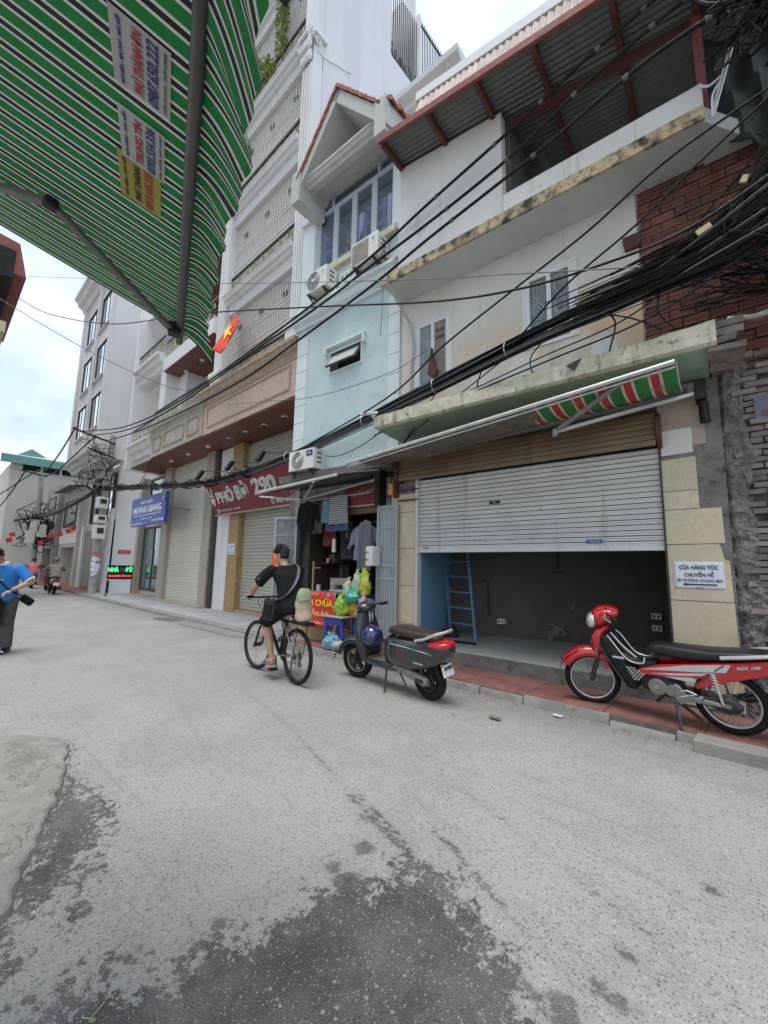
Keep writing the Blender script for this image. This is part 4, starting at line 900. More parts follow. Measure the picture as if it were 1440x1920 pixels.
# gable: raking eaves, horizontal moulding, deep recess, roof tiles
zb = 9.72; ap_ = (-4.88, 11.10); Lp = (-6.05, 9.62); Rp = (-3.60, 9.62)
def rake(a, b, n0=.0):
    d = V((b[0] - a[0], 0, b[1] - a[1])).normalized(); n = V((-d.z, 0, d.x)); n = n if n.z < 0 else -n
    p = [V((a[0], 0, a[1])), V((b[0], 0, b[1])), V((b[0], 0, b[1])) + n * .22, V((a[0], 0, a[1])) + n * .22]
    return [(q.x, q.z) for q in p]
MB().prism(rake(ap_, Lp), -.62, .2, 'y').build('gable_eave', M['gablegrey'], T, fix=True); MB().prism(rake(ap_, Rp), -.62, .2, 'y').build('gable_eave', M['gablegrey'], T, fix=True)
MB().prism([Lp, Rp, ap_], .1, .24, 'y').build('gable_wall', M['gablegrey'], T, fix=True)
for k in range(3): MB().tube([(-4.86 + (.16 + .07 * k) * math.cos(a), .09, 10.05 + (.16 + .07 * k) * math.sin(a)) for a in [i * math.pi / 9 for i in range(18)]], .02, 5, True).build('vent_ring', M['gold'], T)
MB().cyl((-4.86, .07, 10.05), (-4.86, .099, 10.05), .17, n=16).build('vent', M['dark'], T)
pr = [(0, 9.62), (-.26, 9.57), (-.28, 9.51), (-.42, 9.50), (-.45, 9.55), (-.50, 9.57), (-.52, 9.63), (-.55, 9.65), (-.55, 9.70), (0, 9.72)]
MB().add([(-6.0, y, z) for y, z in pr] + [(-3.75, y, z) for y, z in pr], [(i, i + 10, (i + 1) % 10 + 10, (i + 1) % 10) for i in range(10)] + [tuple(range(10)), tuple(range(19, 9, -1))]).build('gable_cornice', M['gablegrey'], T)
for a in (-6.13, -3.80): MB().box(a, a + .26, -.66, .1, 9.12, 9.86).build('eave_block', M['gablegrey'], T, bevel=.008)
MB().add([(-3.53, -.64, 9.72), (-3.3, .9, 9.72), (-3.3, .9, 9.35), (-3.53, -.64, 9.22)], [(0, 1, 2, 3)]).build('eave_side', M['gablegrey'], T, solid=.05)
rt = MB().add([(-.085, -.13, 0), (.085, -.13, 0), (.085, .13, .0), (-.085, .13, .0), (-.085, -.13, .045), (0, -.13, .075), (.085, -.13, .045), (-.085, .13, .045), (0, .13, .075), (.085, .13, .045)],
   [(0, 1, 6, 5, 4), (3, 7, 8, 9, 2), (4, 5, 8, 7), (5, 6, 9, 8), (0, 4, 7, 3), (1, 2, 9, 6)]).mesh('roof_tile', M['teakroof'])
for a, b in ((ap_, Rp), (ap_, Lp)):
    d = V((b[0] - a[0], 0, b[1] - a[1])); Ln = d.length; ang = math.atan2(-d.z, d.x)
    for i in range(int(Ln / .165)):
        for j in range(6):
            p = V((a[0], 0, a[1])) + d * ((i + .5) * .165 / Ln); obj('roof_tile', rt, T, (p.x, -.53 + j * .25, p.z + .005 + .012 * (i % 2)), (0, ang, 0))
for j in range(7): obj('roof_tile', rt, T, (-3.50 + .035 * j, -.5 + j * .22, 9.72 - .01 * j), (0, .9, .15))
# rear storey with white cornice, behind the gable
MB().box(-5.2, -3.15, 1.6, 1.9, 9.8, 12.3).build('rear_wall', M['white2'], T)
pr = [(1.6, 12.05), (1.52, 12.05), (1.5, 12.2), (1.38, 12.3), (1.36, 12.42), (1.2, 12.55), (1.18, 12.68), (1.7, 12.72)]
MB().add([(-5.25, y, z) for y, z in pr] + [(-3.1, y, z) for y, z in pr], [(i, i + 8, (i + 1) % 8 + 8, (i + 1) % 8) for i in range(8)] + [tuple(range(8)), tuple(range(15, 7, -1))]).build('rear_cornice', M['parapet'], T)
# ground floor: jambs, lintel, shop recess
MB().box(-6.48, -6.16, .0, .3, 0, 3.25).build('jamb', M['plaster'], T); MB().box(-6.30, -6.17, -.012, -.001, .1, 3.0).build('jamb_facing', mat('beige_jamb', (.46, .36, .28), .8, .2), T)
MB().box(-3.93, -3.78, .0, .3, 0, 3.25).build('jamb', M['plaster'], T)
MB().box(-6.15, -3.94, .02, .28, 2.50, 3.25).build('lintel', M['plaster'], T)
jitter(MB().box(-6.5, -3.62, -.30, .0, 3.12, 3.26), .035, 6).build('ledge', mat('sooty_ledge', (.15, .14, .13), .9, .3, 4, .6), T)
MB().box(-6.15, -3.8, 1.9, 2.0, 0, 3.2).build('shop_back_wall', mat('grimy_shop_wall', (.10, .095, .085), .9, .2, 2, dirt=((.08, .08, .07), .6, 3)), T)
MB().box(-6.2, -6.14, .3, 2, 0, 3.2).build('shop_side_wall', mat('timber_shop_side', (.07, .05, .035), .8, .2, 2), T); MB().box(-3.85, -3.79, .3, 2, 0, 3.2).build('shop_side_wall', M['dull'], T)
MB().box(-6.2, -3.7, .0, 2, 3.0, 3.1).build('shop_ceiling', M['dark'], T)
MB().box(-6.15, -3.93, -.04, 2, 0, .30).build('shop_floor', mat('ochre_step', (.36, .25, .15), .8, .2, 4, dirt=((.2, .15, .1), .6, 5)), T)
MB().box(-6.15, -3.94, -.03, .06, 2.40, 2.5).build('door_frame', mat('brown_wood', (.13, .075, .045), .6, .2, 5), T); 
MB().box(-6.16, -6.09, -.02, .08, .3, 2.4).build('door_frame', M['framedark'], T)
# folding metal door leaves
def leaf(label, hinge, ang, w, z0, z1, sheet):
    d = thing('metal_door', label, 'door leaf', (0, 0, 0), rot=(0, 0, rad(3.6 + ang))); d.location = FR['F'] @ V(hinge)
    h = z1 - z0; f = MB()
    for a, b, c, e in ((0, .045, 0, h), (w - .045, w, 0, h), (.045, w - .045, 0, .05), (.045, w - .045, h - .05, h), (.045, w - .045, h * .43, h * .43 + .05), (.045, w - .045, h * .53, h * .53 + .04), (.045, w - .045, h * .82, h * .82 + .02)):
        MB().box(a, b, -.018, .018, c, e).build('frame', M['gatemetal'], d)
    if sheet: MB().box(.045, w - .045, -.004, .004, .05, h - .05).build('panel', mat('scuffed_door_sheet', (.20, .21, .22), .6, .3, 9, dirt=((.45, .45, .45), .60, 12)), d)
    else:
        for i in range(6): MB().box(.05 + (w - .1) * (i + .3) / 6, .05 + (w - .1) * (i + .62) / 6, -.012, .008, .05, h - .05).build('slat', M['gatemetal'], d)
        MB().box(.045, w - .045, .002, .006, .05, h - .05).build('panel', M['gatemetal'], d)
    return d
leaf('tall grey slatted metal door folded open right of the tailor shop', (-4.02, -.05, .30), -2, .45, 0, 2.20, False)
leaf('scuffed grey metal door leaf swung open left of the tailor shop', (-6.15, -.05, .30), 202, .52, 0, 2.15, True)
# air conditioners
def ac_unit(label, u, v, z, w=.62, h=.45, d=.30, grille='fan'):
    a = thing('air_conditioner', label, 'air conditioner', (0, 0, 0), group='outdoor air conditioner units on the aqua house', rot=(0, 0, rad(3.6))); a.location = FR['F'] @ V((u, v, z))
    MB().box(0, w, 0, d, 0, h).build('casing', M['ac'], a, bevel=.012)
    if grille == 'fan':
        MB().cyl((w * .37, -.004, h * .5), (w * .37, .01, h * .5), h * .43, n=28).build('fan_recess', mat('grey_fan_recess', (.22, .21, .2), .7, .1), a)
        f = MB()
        for k in range(7): f.torus((w * .37, -.008, h * .5), h * (.07 + .058 * k), .004, 'y', 24, 5)
        for k in range(6): f.bar((w * .37, -.01, h * .5), (w * .37 + h * .43 * math.cos(k * 1.047), -.01, h * .5 + h * .43 * math.sin(k * 1.047)), .006)
        f.build('fan_guard', M['alu'], a); MB().cyl((w * .37, -.018, h * .5), (w * .37, 0, h * .5), .045, n=14).build('fan_hub', M['whiteplastic'], a)
    else:
        MB().box(.03, w * .66, -.004, .004, .03, h - .04).build('coil_panel', M['acgrille'], a)
        for k in range(9): MB().box(.03, w * .66, -.008, -.003, .05 + k * (h - .1) / 9, .056 + k * (h - .1) / 9).build('fin', M['acgrille'], a)
    for k in range(3): MB().box(w + .001, w + .006, d * .3, d * .7, h * (.3 + .22 * k), h * (.36 + .22 * k)).build('louvre', M['ink'], a)
    b = MB().box(w * .72, w * .95, -.004, 0, h * .62, h * .9).build('label', M['navyprint' if u < -5.9 and z < 5 else 'whiteprint'], a)
    txt('lettering', 'AC' if z > 5 else 'e', w * .12, h * .12, M['ink'] if z > 5 else M['whiteprint'], a, (w * .835, -.006, h * .76), ext=.002)
    for k in (.12, .85): MB().bar((w * k, -.02, -.025), (w * k, d + .3, -.025), .03).build('bracket', M['framedark'], a); 
    for k in (.12, .85): MB().bar((w * k, .0, -.03), (w * k, d + .05, -.22), .025).build('bracket', M['framedark'], a)
    return a
ac_unit('white outdoor air conditioner unit with round fan under the arched window', -5.86, -.36, 7.08)
ac_unit('larger beige-grilled air conditioner unit below the right half of the arched window', -4.56, -.36, 7.08, .66, .48, .34, 'coil')
ac_unit('dusty air conditioner unit on the ledge above the tailor shop awning', -6.06, -.42, 3.30, .74, .40, .28)
mb = MB().tube(catenary([(-3.9, -.2, 7.3), (-3.85, -.25, 7.05), (-3.7, -.1, 7.0), (-3.5, -.12, 7.1), (-3.3, -.2, 7.25)], 4), .03, 7)
solo(mb, 'insulated_pipe', 'looped grey insulated pipe beside the larger air conditioner', 'pipe', M['cablegrey'], (-3.7, -.1, 7.0), 'F', smooth=True)

# ------------------------------------------------------------------ tailor shop front
A2 = thing('tailor_awning', 'narrow folding awning of grey metal arms over the tailor shop door', 'awning', (-5.0, -.1, 3.0), 'F')
MB().tube([(-6.25, -.95, 2.83), (-4.35, -.72, 2.98)], .028, 8).build('front_bar', M['alu'], A2, smooth=True)
MB().tube([(-4.35, -.72, 2.985), (-3.82, -.25, 3.08)], .03, 8).build('front_bar', M['darkmetal'], A2)
MB().grid(lambda a, b: (-6.2 + (2.3 - .15 * b) * a, -.92 + .72 * b + .25 * a * (1 - b), 2.82 + .20 * b + .13 * a * (1 - b) - .03 * math.sin(math.pi * b)), 20, 5).build('canvas', mat('sooty_canvas', (.06, .06, .055), .9, .3, 5), A2, smooth=True, solid=.004)
for p, q in (((-3.95, -.15, 2.96), (-5.62, -.35, 2.72)), ((-5.62, -.35, 2.72), (-4.95, -.72, 2.92)), ((-5.70, -.35, 2.72), (-6.5, -.75, 2.80))):
    MB().bar(p, q, .045, .03).build('arm', M['alu'], A2, bevel=.005)
MB().box(-3.98, -3.88, -.2, 0, 2.5, 3.12).build('bracket', M['black'], A2)
Sg = thing('shop_signboard', 'dark red signboard with faded gold lettering over the tailor shop door', 'signboard', (-4.3, -.05, 2.55), 'F')
MB().box(-4.72, -3.95, -.09, -.03, 2.54, 2.93).build('board', mat('maroon_board', (.13, .018, .02), .5, .2), Sg)
for x0, x1, z0, z1 in ((-4.74, -3.93, 2.52, 2.545), (-4.74, -3.93, 2.925, 2.95)): MB().box(x0, x1, -.1, -.03, z0, z1).build('frame', M['gold'], Sg)
txt('lettering', 'NHẬN MAY', .62, .11, M['gold'], Sg, (-4.33, -.093, 2.77), (math.pi / 2, rad(-7), rad(0)), ext=.004, bold=.01); txt('lettering', 'SỬA QUẦN ÁO', .5, .06, M['redprint'], Sg, (-4.33, -.093, 2.62), ext=.004)
solo(MB().cyl((-3.70, -.10, 2.66), (-3.70, -.10, 2.84), .055, .06, 12).ell((-3.70, -.10, 2.84), (.06, .06, .025)), 'wall_lamp', 'small amber glass wall lamp on the left cream pillar', 'lamp', M['amber'], (-3.70, -.1, 2.66), 'F', smooth=True)
mb = MB().box(-3.68, -3.6, -.06, .01, 2.62, 3.0); solo(mb, 'meter_box', 'narrow rusty box fixed beside the amber wall lamp', 'box', M['rust'], (-3.64, 0, 2.62), 'F', bevel=.006)
# garments on a rail
solo(MB().tube([(-6.1, -.16, 2.72), (-4.1, -.16, 2.74)], .010, 6), 'clothes_rail', 'thin metal rail above the tailor shop door holding the hanging clothes', 'rail', M['steel'], (-5, -.16, 2.7), 'F')
def garment(name, label, cat, m, u, v, ztop, w, l, sleeves=False, fold=False, seed=0):
    def fn(a, b):
        x = (a - .5) * w * (1 + .16 * b); z = -l * b
        d = .022 * math.sin(a * 14 + seed) * (.3 + b) + .02 * noise.noise(V((a * 3, b * 3, seed)))
        if not fold: z -= .05 * abs(a - .5) * 2 * (1 - b)
        return (u + x, v + d, ztop + z)
    mb = MB().grid(fn, 20, 16)
    if sleeves:
        for s in (-1, 1):
            mb.grid(lambda a, b: (u + s * (w * .5 + (a - .2) * .16 + .05 * b), v + .02 + .02 * math.sin(a * 9 + seed), ztop - .04 - .30 * b - .10 * a), 6, 8)
    return solo(mb, name, label, cat, m, (u, v, ztop), 'F', group='clothes hanging at the tailor shop', smooth=True, solid=.012)
garment('folded_shirt', 'black and white striped shirt draped over the rail above the door', 'shirt', M['striped'], -4.88, -.17, 2.75, .46, .52, fold=True, seed=2)
garment('jeans', 'dark blue jeans hanging behind the striped shirt', 'jeans', M['denim'], -4.95, -.10, 2.72, .50, .62, fold=True, seed=5)
garment('teal_top', 'dusty teal top hanging between the dark jacket and the striped shirt', 'top', M['tealcloth'], -5.24, -.13, 2.72, .2, .46, seed=8)
garment('dark_jacket', 'black jacket hanging at the left end of the rail', 'jacket', M['blackcloth'], -5.72, -.18, 2.72, .34, .58, True, seed=11)
garment('dark_shirt', 'dark brown shirt squeezed behind the black jacket', 'shirt', M['brownplastic'], -5.5, -.12, 2.72, .26, .66, seed=13)
garment('grey_shirt', 'long plain grey shirt on a hanger inside the shop door', 'shirt', M['greycloth'], -4.27, -.08, 2.28, .26, .90, seed=17)
garment('checked_shirt', 'navy checked shirt hanging behind the long grey shirt', 'shirt', M['checked'], -4.37, .0, 2.22, .42, .66, True, seed=19)
garment('black_dress', 'black garment hanging deep inside the tailor shop doorway', 'garment', M['blackcloth'], -4.55, .5, 2.3, .6, 1.3, seed=23)
garment('dark_coat', 'navy coat hanging at the back of the tailor shop', 'coat', M['navyprint'], -4.2, .6, 2.5, .5, 1.0, True, seed=29)
# sewing table, machine, lamp, fan
tb = thing('sewing_table', 'dark blue topped sewing table inside the tailor shop door', 'table', (-5.0, .35, .3), 'F')
MB().box(-5.9, -4.45, .12, .62, .93, .97).build('tabletop', M['bluepaint'], tb)
for a, b in ((-5.85, .16), (-4.5, .16), (-5.85, .58), (-4.5, .58)): MB().box(a - .025, a + .025, b - .025, b + .025, .3, .93).build('leg', M['darkmetal'], tb)
MB().box(-4.72, -4.56, .1, .5, .35, .93).build('drawer_unit', M['concrete'], tb)
sm2 = thing('sewing_machine', 'beige sewing machine standing on the dark blue table', 'sewing machine', (-5.2, .3, .97), 'F')
MB().box(-5.44, -5.0, .22, .38, .97, 1.01).build('bed', M['ac'], sm2, bevel=.008)
MB().prism([(-5.44, 1.01), (-5.31, 1.01), (-5.31, 1.09), (-5.10, 1.10), (-5.10, 1.01), (-5.0, 1.01), (-5.0, 1.23), (-5.44, 1.23)], .24, .36, 'y').build('body', mat('beige_machine', (.45, .40, .30), .5, .1), sm2, bevel=.012)
MB().cyl((-5.0, .3, 1.14), (-4.965, .3, 1.14), .05).build('handwheel', M['darkmetal'], sm2)
for c in ((-5.39,),): MB().cyl((c[0], .236, 1.13), (c[0], .24, 1.13), .03, n=14).build('dial', M['whiteplastic'], sm2)
fan = thing('wall_fan', 'black wall fan in the tailor shop under the hanging clothes', 'fan', (-5.12, .5, 1.98), 'F')
f = MB()
for k in range(5): f.torus((-5.12, .42, 1.98), .05 + .05 * k, .005, 'y', 24, 5)
for k in range(12): f.bar((-5.12, .42, 1.98), (-5.12 + .25 * math.cos(k * .5236), .42, 1.98 + .25 * math.sin(k * .5236)), .005)
f.build('guard', M['fanblack'], fan); MB().cyl((-5.12, .46, 1.98), (-5.12, .58, 1.98), .07).build('motor', M['black'], fan)
for k in range(3): MB().prism([(-5.12, 1.98), (-5.12 + .2 * math.cos(k * 2.09), 1.98 + .2 * math.sin(k * 2.09)), (-5.12 + .2 * math.cos(k * 2.09 + .7), 1.98 + .2 * math.sin(k * 2.09 + .7))], .44, .45, 'y').build('blade', M['greymetal'], fan)
mb = MB().cyl((-5.22, .1, 1.72), (-5.22, .1, 1.98), .045, .035, 12); solo(mb, 'tube_lamp', 'white cylinder lamp hanging in front of the wall fan', 'lamp', M['whiteplastic'], (-5.22, .1, 1.72), 'F', smooth=True)
solo(MB().tube(catenary([(-5.22, .1, 1.98), (-5.2, .14, 2.4), (-5.2, .2, 3.0)], 4), .004, 5), 'lamp_cord', 'thin cord from which the cylinder lamp hangs', 'cord', M['cable'], (-5.22, .1, 2.0), 'F')
mb = MB().cyl((-5.72, .2, .97), (-5.72, .2, 1.09), .045, n=12); solo(mb, 'thread_spool', 'white thread spool on the dark blue table left of the sewing machine', 'spool', M['whiteprint'], (-5.72, .2, .97), 'F', smooth=True)
mb = MB().bar((-5.78, .1, .3), (-5.78, .1, 1.55), .03).bar((-5.78, .1, 1.42), (-5.58, .1, 1.42), .02); solo(mb, 'wooden_stand', 'thin wooden upright with a short crossbar left of the sewing machine', 'stand', mat('pale_wood', (.42, .32, .2), .7, .2), (-5.78, .1, .3), 'F')
for i, (u, mm, nm) in enumerate(((-4.92, 'redprint', 'red'), (-4.82, 'orange', 'orange'), (-4.74, 'redsteel', 'brown'), (-4.66, 'black', 'black'))):
    solo(MB().cyl((u, .28, .97), (u, .28, 1.03 + .02 * (i % 2)), .03, n=10), 'thread_spool', nm + ' thread spool lying right of the sewing machine', 'spool', M[mm], (u, .28, .97), 'F')
# red banner on a stand
Bn = thing('repair_banner', 'bright red banner with yellow lettering on a thin stand before the tailor shop', 'banner', (-5.2, -.32, .1), 'F')
MB().grid(lambda a, b: (-5.62 + .90 * a - .03 * b * 0, -.32 + .012 * math.sin(a * 9 + b * 4), .36 + .64 * b), 14, 8).build('sheet', M['bannerred'], Bn, smooth=True, solid=.004)
for u in (-5.62, -4.725): MB().cyl((u, -.315, .085), (u, -.315, 1.0), .010, n=6).build('leg', M['alu'], Bn)
txt('lettering', 'Nhận', .18, .055, M['yellow'], Bn, (-5.2, -.34, .955), ext=.002, shear=.3); txt('lettering', 'SỬA CHỮA', .76, .15, M['yellow'], Bn, (-5.14, -.342, .82), ext=.003, bold=.03)
txt('lettering', 'QUẦN ÁO', .66, .15, M['yellow'], Bn, (-5.18, -.342, .625), ext=.003, bold=.03); txt('lettering', 'NHẬN CÁC LOẠI', .78, .065, M['whiteprint'], Bn, (-5.16, -.342, .455), ext=.002, bold=.02)
MB().box(-4.90, -4.84, -.34, -.335, .92, .985).build('sticker', M['pinkbag'], Bn)
Ps = thing('orange_poster', 'orange poster tied to the scuffed door leaf behind the cyclist', 'poster', (-6.4, -.3, 1.5), 'F')
MB().box(-6.60, -6.24, -.30, -.285, 1.28, 1.78).build('sheet', M['orange'], Ps); txt('lettering', 'SỬA', .26, .12, M['yellow'], Ps, (-6.4, -.303, 1.66), bold=.03); txt('lettering', 'QUẦN', .28, .1, M['whiteprint'], Ps, (-6.4, -.303, 1.44), bold=.02)
# jug on the door, bags, stool, board
J = thing('plastic_jug', 'milky white plastic jug with handwriting hung on the slatted door', 'jug', (-3.98, -.20, 1.48), 'F')
MB().loft([sell((-3.98, -.20, z), .13 * s, .085 * s, 4, 18, 'z') for z, s in ((1.47, .8), (1.475, .96), (1.5, 1), (1.74, 1), (1.79, .92), (1.80, .7))] ).build('body', M['whiteplastic'], J, smooth=True)
txt('lettering', 'sửa', .10, .05, M['ink'], J, (-4.01, -.33, 1.70), shear=.3); txt('lettering', 'bút', .10, .05, M['ink'], J, (-4.01, -.33, 1.58), shear=.3)
MB().tube(catenary([(-4.02, -.2, 1.79), (-3.98, -.2, 1.88), (-3.93, -.2, 1.79)], 4), .008, 5).build('string', M['ink'], J)
st = thing('plastic_stool', 'royal blue plastic stool under a board beside the red banner', 'stool', (-4.68, -.25, .1), 'F')
MB().box(-4.88, -4.46, -.42, -.06, .56, .585).build('seat', M['blueplastic'], st, bevel=.008)
for a in (-4.87, -4.51):
    for b in (-.41, -.11): MB().prism([(a, .56), (a + .07, .56), (a + .07 + (.02 if a > -4.6 else -.03), .09), (a + (.03 if a > -4.6 else -.02), .09)], b, b + .04, 'y').build('leg', M['blueplastic'], st)
MB().box(-4.87, -4.47, -.415, -.40, .46, .56).build('apron', M['blueplastic'], st); MB().box(-4.87, -4.47, -.415, -.40, .16, .22).build('apron', M['blueplastic'], st)
solo(MB().box(-4.98, -4.40, -.46, -.02, .59, .615), 'wooden_board', 'pale wooden board lying across the blue plastic stool', 'board', mat('pale_board', (.45, .36, .26), .7, .2), (-4.7, -.25, .59), 'F', bevel=.004)
def bag(name, label, m, u, v, z, r, h, seed, knot=True):
    mb = MB(); rings = []
    for i in range(15):
        t_ = i / 14; s = (.75 + .5 * math.sin(math.pi * min(1, t_ * 1.25))) if t_ < .8 else .42 + .5 * (t_ - .8)
        s *= (.9 if t_ < .8 else .75)
        rings.append([(u + r * s * math.cos(a) * (1 + .13 * noise.noise(V((math.cos(a) * 2, math.sin(a) * 2, t_ * 4 + seed)))), v + r * .8 * s * math.sin(a), z + h * t_ + .04 * h * noise.noise(V((a, t_ * 3, seed)))) for a in [2 * math.pi * k / 22 for k in range(22)]])
    mb.loft(rings); jitter(mb, r * .35, 9); jitter(mb, r * .22, 24)
    return solo(mb, name, label, 'bag', m, (u, v, z), 'F', group='plastic bags heaped before the tailor shop', smooth=True, ang=28)
bag('fabric_bag', 'lime green plastic bag standing on the board, lowest of the heap', M['greenbag'], -4.58, -.28, .61, .13, .36, 1)
bag('fabric_bag', 'orange and yellow plastic bag tucked right of the lime green bag', M['orangebag'], -4.38, -.18, .62, .11, .30, 2)
bag('fabric_bag', 'sea green knotted plastic bag in the middle of the heap', M['tealbag'], -4.36, -.26, .86, .13, .24, 3)
bag('fabric_bag', 'yellow-green plastic bag hanging highest on the slatted door', M['yellowbag'], -4.14, -.2, .98, .09, .46, 4)
bag('fabric_bag', 'pale green slim bag beside the yellow-green bag', mat('pale_green_bag', (.45, .6, .4), .4, .2), -4.30, -.22, 1.0, .08, .42, 5)
bag('fabric_bag', 'beige patterned bag on top of the lime green bag', mat('beige_pattern_bag', (.5, .5, .36), .5, .3, 20), -4.52, -.22, .92, .09, .34, 6)
bag('fabric_bag', 'pink and white patterned bag at the right side of the heap', M['pinkbag'], -4.12, -.26, .72, .09, .28, 7)
bag('floor_bag', 'pale blue plastic bag on the red pavement below the stool', M['bluebag'], -4.62, -.46, .085, .15, .26, 8)
bag('floor_bag', 'black and white patterned bundle beside the pale blue bag', mat('patterned_bundle', (.5, .5, .48), .7, .3, 25, dirt=((.04, .04, .04), .52, 22)), -4.44, -.50, .085, .11, .17, 9)

# clutter inside and around the tailor shop
for nm, lb, ct, mm, c, s3, r_ in (
    ('cardboard_box', 'worn cardboard box under the sewing table', 'box', 'beigesack', (-5.25, .3, .42), (.42, .3, .24), .1), ('cardboard_box', 'smaller dark box beside the cardboard box under the table', 'box', 'rust', (-4.86, .32, .40), (.22, .24, .2), -.2),
    ('fabric_pile', 'folded pile of dark fabric at the right end of the sewing table', 'fabric', 'denim', (-4.58, .4, 1.02), (.24, .2, .09), .2), ('fabric_pile', 'folded coral cloth lying on the pile of dark fabric', 'fabric', 'pinkcloth', (-4.58, .4, 1.08), (.2, .17, .03), -.1),
    ('wall_calendar', 'pale calendar sheet pinned on the back wall of the tailor shop', 'calendar', 'paper', (-5.5, 1.88, 1.7), (.3, .01, .42), 0), ('shelf_box', 'grey tin box on the tailor shop side shelf', 'box', 'greymetal', (-5.95, .9, 1.62), (.16, .3, .18), 0),
    ('switch_box', 'small white switch box on the tailor shop back wall', 'switch', 'whiteplastic', (-4.95, 1.88, 1.5), (.1, .03, .14), 0)):
    solo(MB().obox(c, s3, (0, 0, r_)), nm, lb, ct, M[mm], (c[0], c[1], c[2] - s3[2] / 2), 'F', bevel=.006)
solo(MB().box(-6.13, -5.8, .5, 1.4, 1.50, 1.53), 'shelf', 'narrow timber shelf on the left wall inside the tailor shop', 'shelf', M['rust'], (-5.95, .9, 1.5), 'F')
for k, (mm, nm) in enumerate((('whiteprint', 'white'), ('redprint', 'crimson'), ('yellow', 'yellow'), ('tealcloth', 'teal'), ('navyprint', 'navy'))):
    solo(MB().cyl((-5.92, .62 + k * .07 + (.22 if k > 1 else 0), 1.531), (-5.92, .62 + k * .07 + (.22 if k > 1 else 0), 1.62), .028, n=10), 'thread_cone', nm + ' cone of thread on the timber shelf', 'thread', M[mm], (-5.92, .8, 1.53), 'F')
for k, (lb, u, z0, z1) in enumerate((('long black cord drooping down the tailor shop wall left of the lamp', -5.45, 2.3, 1.2), ('second cord looping between the lamp and the black garment', -5.0, 2.2, 1.5), ('short cord hanging by the thread shelf', -5.75, 2.4, 1.9))):
    solo(MB().tube(catenary([(u, 1.2, z0), (u + .06, 1.15, (z0 + z1) / 2), (u + .14, 1.1, z1), (u + .3, 1.1, z1 + .12)], 5), .008, 5), 'cord', lb, 'cord', M['cable'], (u, 1.2, z1), 'F')
garment('hanging_skirt', 'plum skirt hanging at the left inside the tailor shop', 'skirt', M['signred'], -5.62, .35, 2.45, .3, .6, seed=31)
garment('hanging_trousers', 'grey trousers hanging behind the plum skirt', 'trousers', M['greytrouser'], -5.35, .6, 2.45, .26, .85, seed=37)
garment('hanging_blouse', 'pale blue blouse hanging deep in the tailor shop', 'blouse', M['bluebag'], -4.85, .9, 2.4, .36, .55, True, seed=41)
# ------------------------------------------------------------------ tall white house over the noodle shop
def xprof(mb, x0, x1, pr):
    n = len(pr)
    return mb.add([(x0, y, z) for y, z in pr] + [(x1, y, z) for y, z in pr], [(i, i + n, (i + 1) % n + n, (i + 1) % n) for i in range(n)] + [tuple(range(n)), tuple(range(2 * n - 1, n - 1, -1))])
def shutter(name, x0, x1, y, z0, z1, m, parent, pitch=.075):
    s = MB().box(x0, x1, y + .012, y + .03, z0, z1).build(name, m, parent)
    pr = [(-.012, -pitch * .44), (-.016, 0), (-.012, pitch * .40), (.005, pitch * .46), (.005, -pitch * .46)]
    sl = MB(); xprof(sl, x0, x1, pr); me = sl.mesh('slat', m)
    n = int((z1 - z0) / pitch)
    for i in range(n): obj('slat', me, s, (0, y, z0 + pitch * (i + .5)))
    return s
def scroll_rail(x0, x1, y, z0, z1, m, parent, seed=1, name='railing'):
    r = MB(); n = max(2, round((x1 - x0) / .42)); w = (x1 - x0) / n; h = z1 - z0
    r.box(x0, x1, y - .012, y + .012, z0, z0 + .02)
    rnd = random.Random(seed)
    for i in range(n):
        xc = x0 + w * (i + .5)
        for sx, sz, ph in ((-1, 1, 0), (1, -1, 1), (1, 1, 2), (-1, -1, 3)):
            pts = []
            for k in range(9):
                a = k * .62 + ph; rr = .25 * h * (1 - k / 12)
                pts.append((xc + sx * (w * .23 + rr * math.cos(a) * .55), y, z0 + h * (.5 + .23 * sz) + rr * math.sin(a) * .75))
            r.tube(pts, .011, 4)
        for k in range(4):
            a, b = rnd.uniform(-.4, .4) * w, rnd.uniform(.15, .85) * h
            r.ell((xc + a, y, z0 + b), (.035, .015, .05), 6, 4)
        r.box(xc - w / 2 - .008, xc - w / 2 + .008, y - .01, y + .01, z0, z1)
    o = r.build(name, m, parent)
    t = MB().box(x0 - .02, x1 + .02, y - .03, y + .03, z1, z1 + .045).build('handrail', M['darkrail'], o)
    return o
N_ = thing('noodle_house', 'tall narrow white house with barred balconies above the dark red noodle sign', 'house', (-9.8, 5.3, 0))
XL, XR = -11.98, -7.62
# side wall facing the camera, rear wall, core
MB().box(XR - .16, XR - .02, 5.63, 8.25, 5.3, 23).build('side_wall', M['tallside'], N_); MB().box(XR - .16, XR - .02, 8.251, 9.7, 5.3, 17.7).build('side_wall', M['tallside'], N_)
MB().box(XL, XR - .2, 6.5, 6.62, 0, 22).build('recess_wall', M['beigewall'], N_)
MB().box(XL, XR - .2, 9.5, 9.7, 0, 22).build('rear_wall', M['white2'], N_)
MB().box(XL, XL + .14, 5.63, 9.6, 6.7, 22).build('side_wall', M['tallside'], N_)
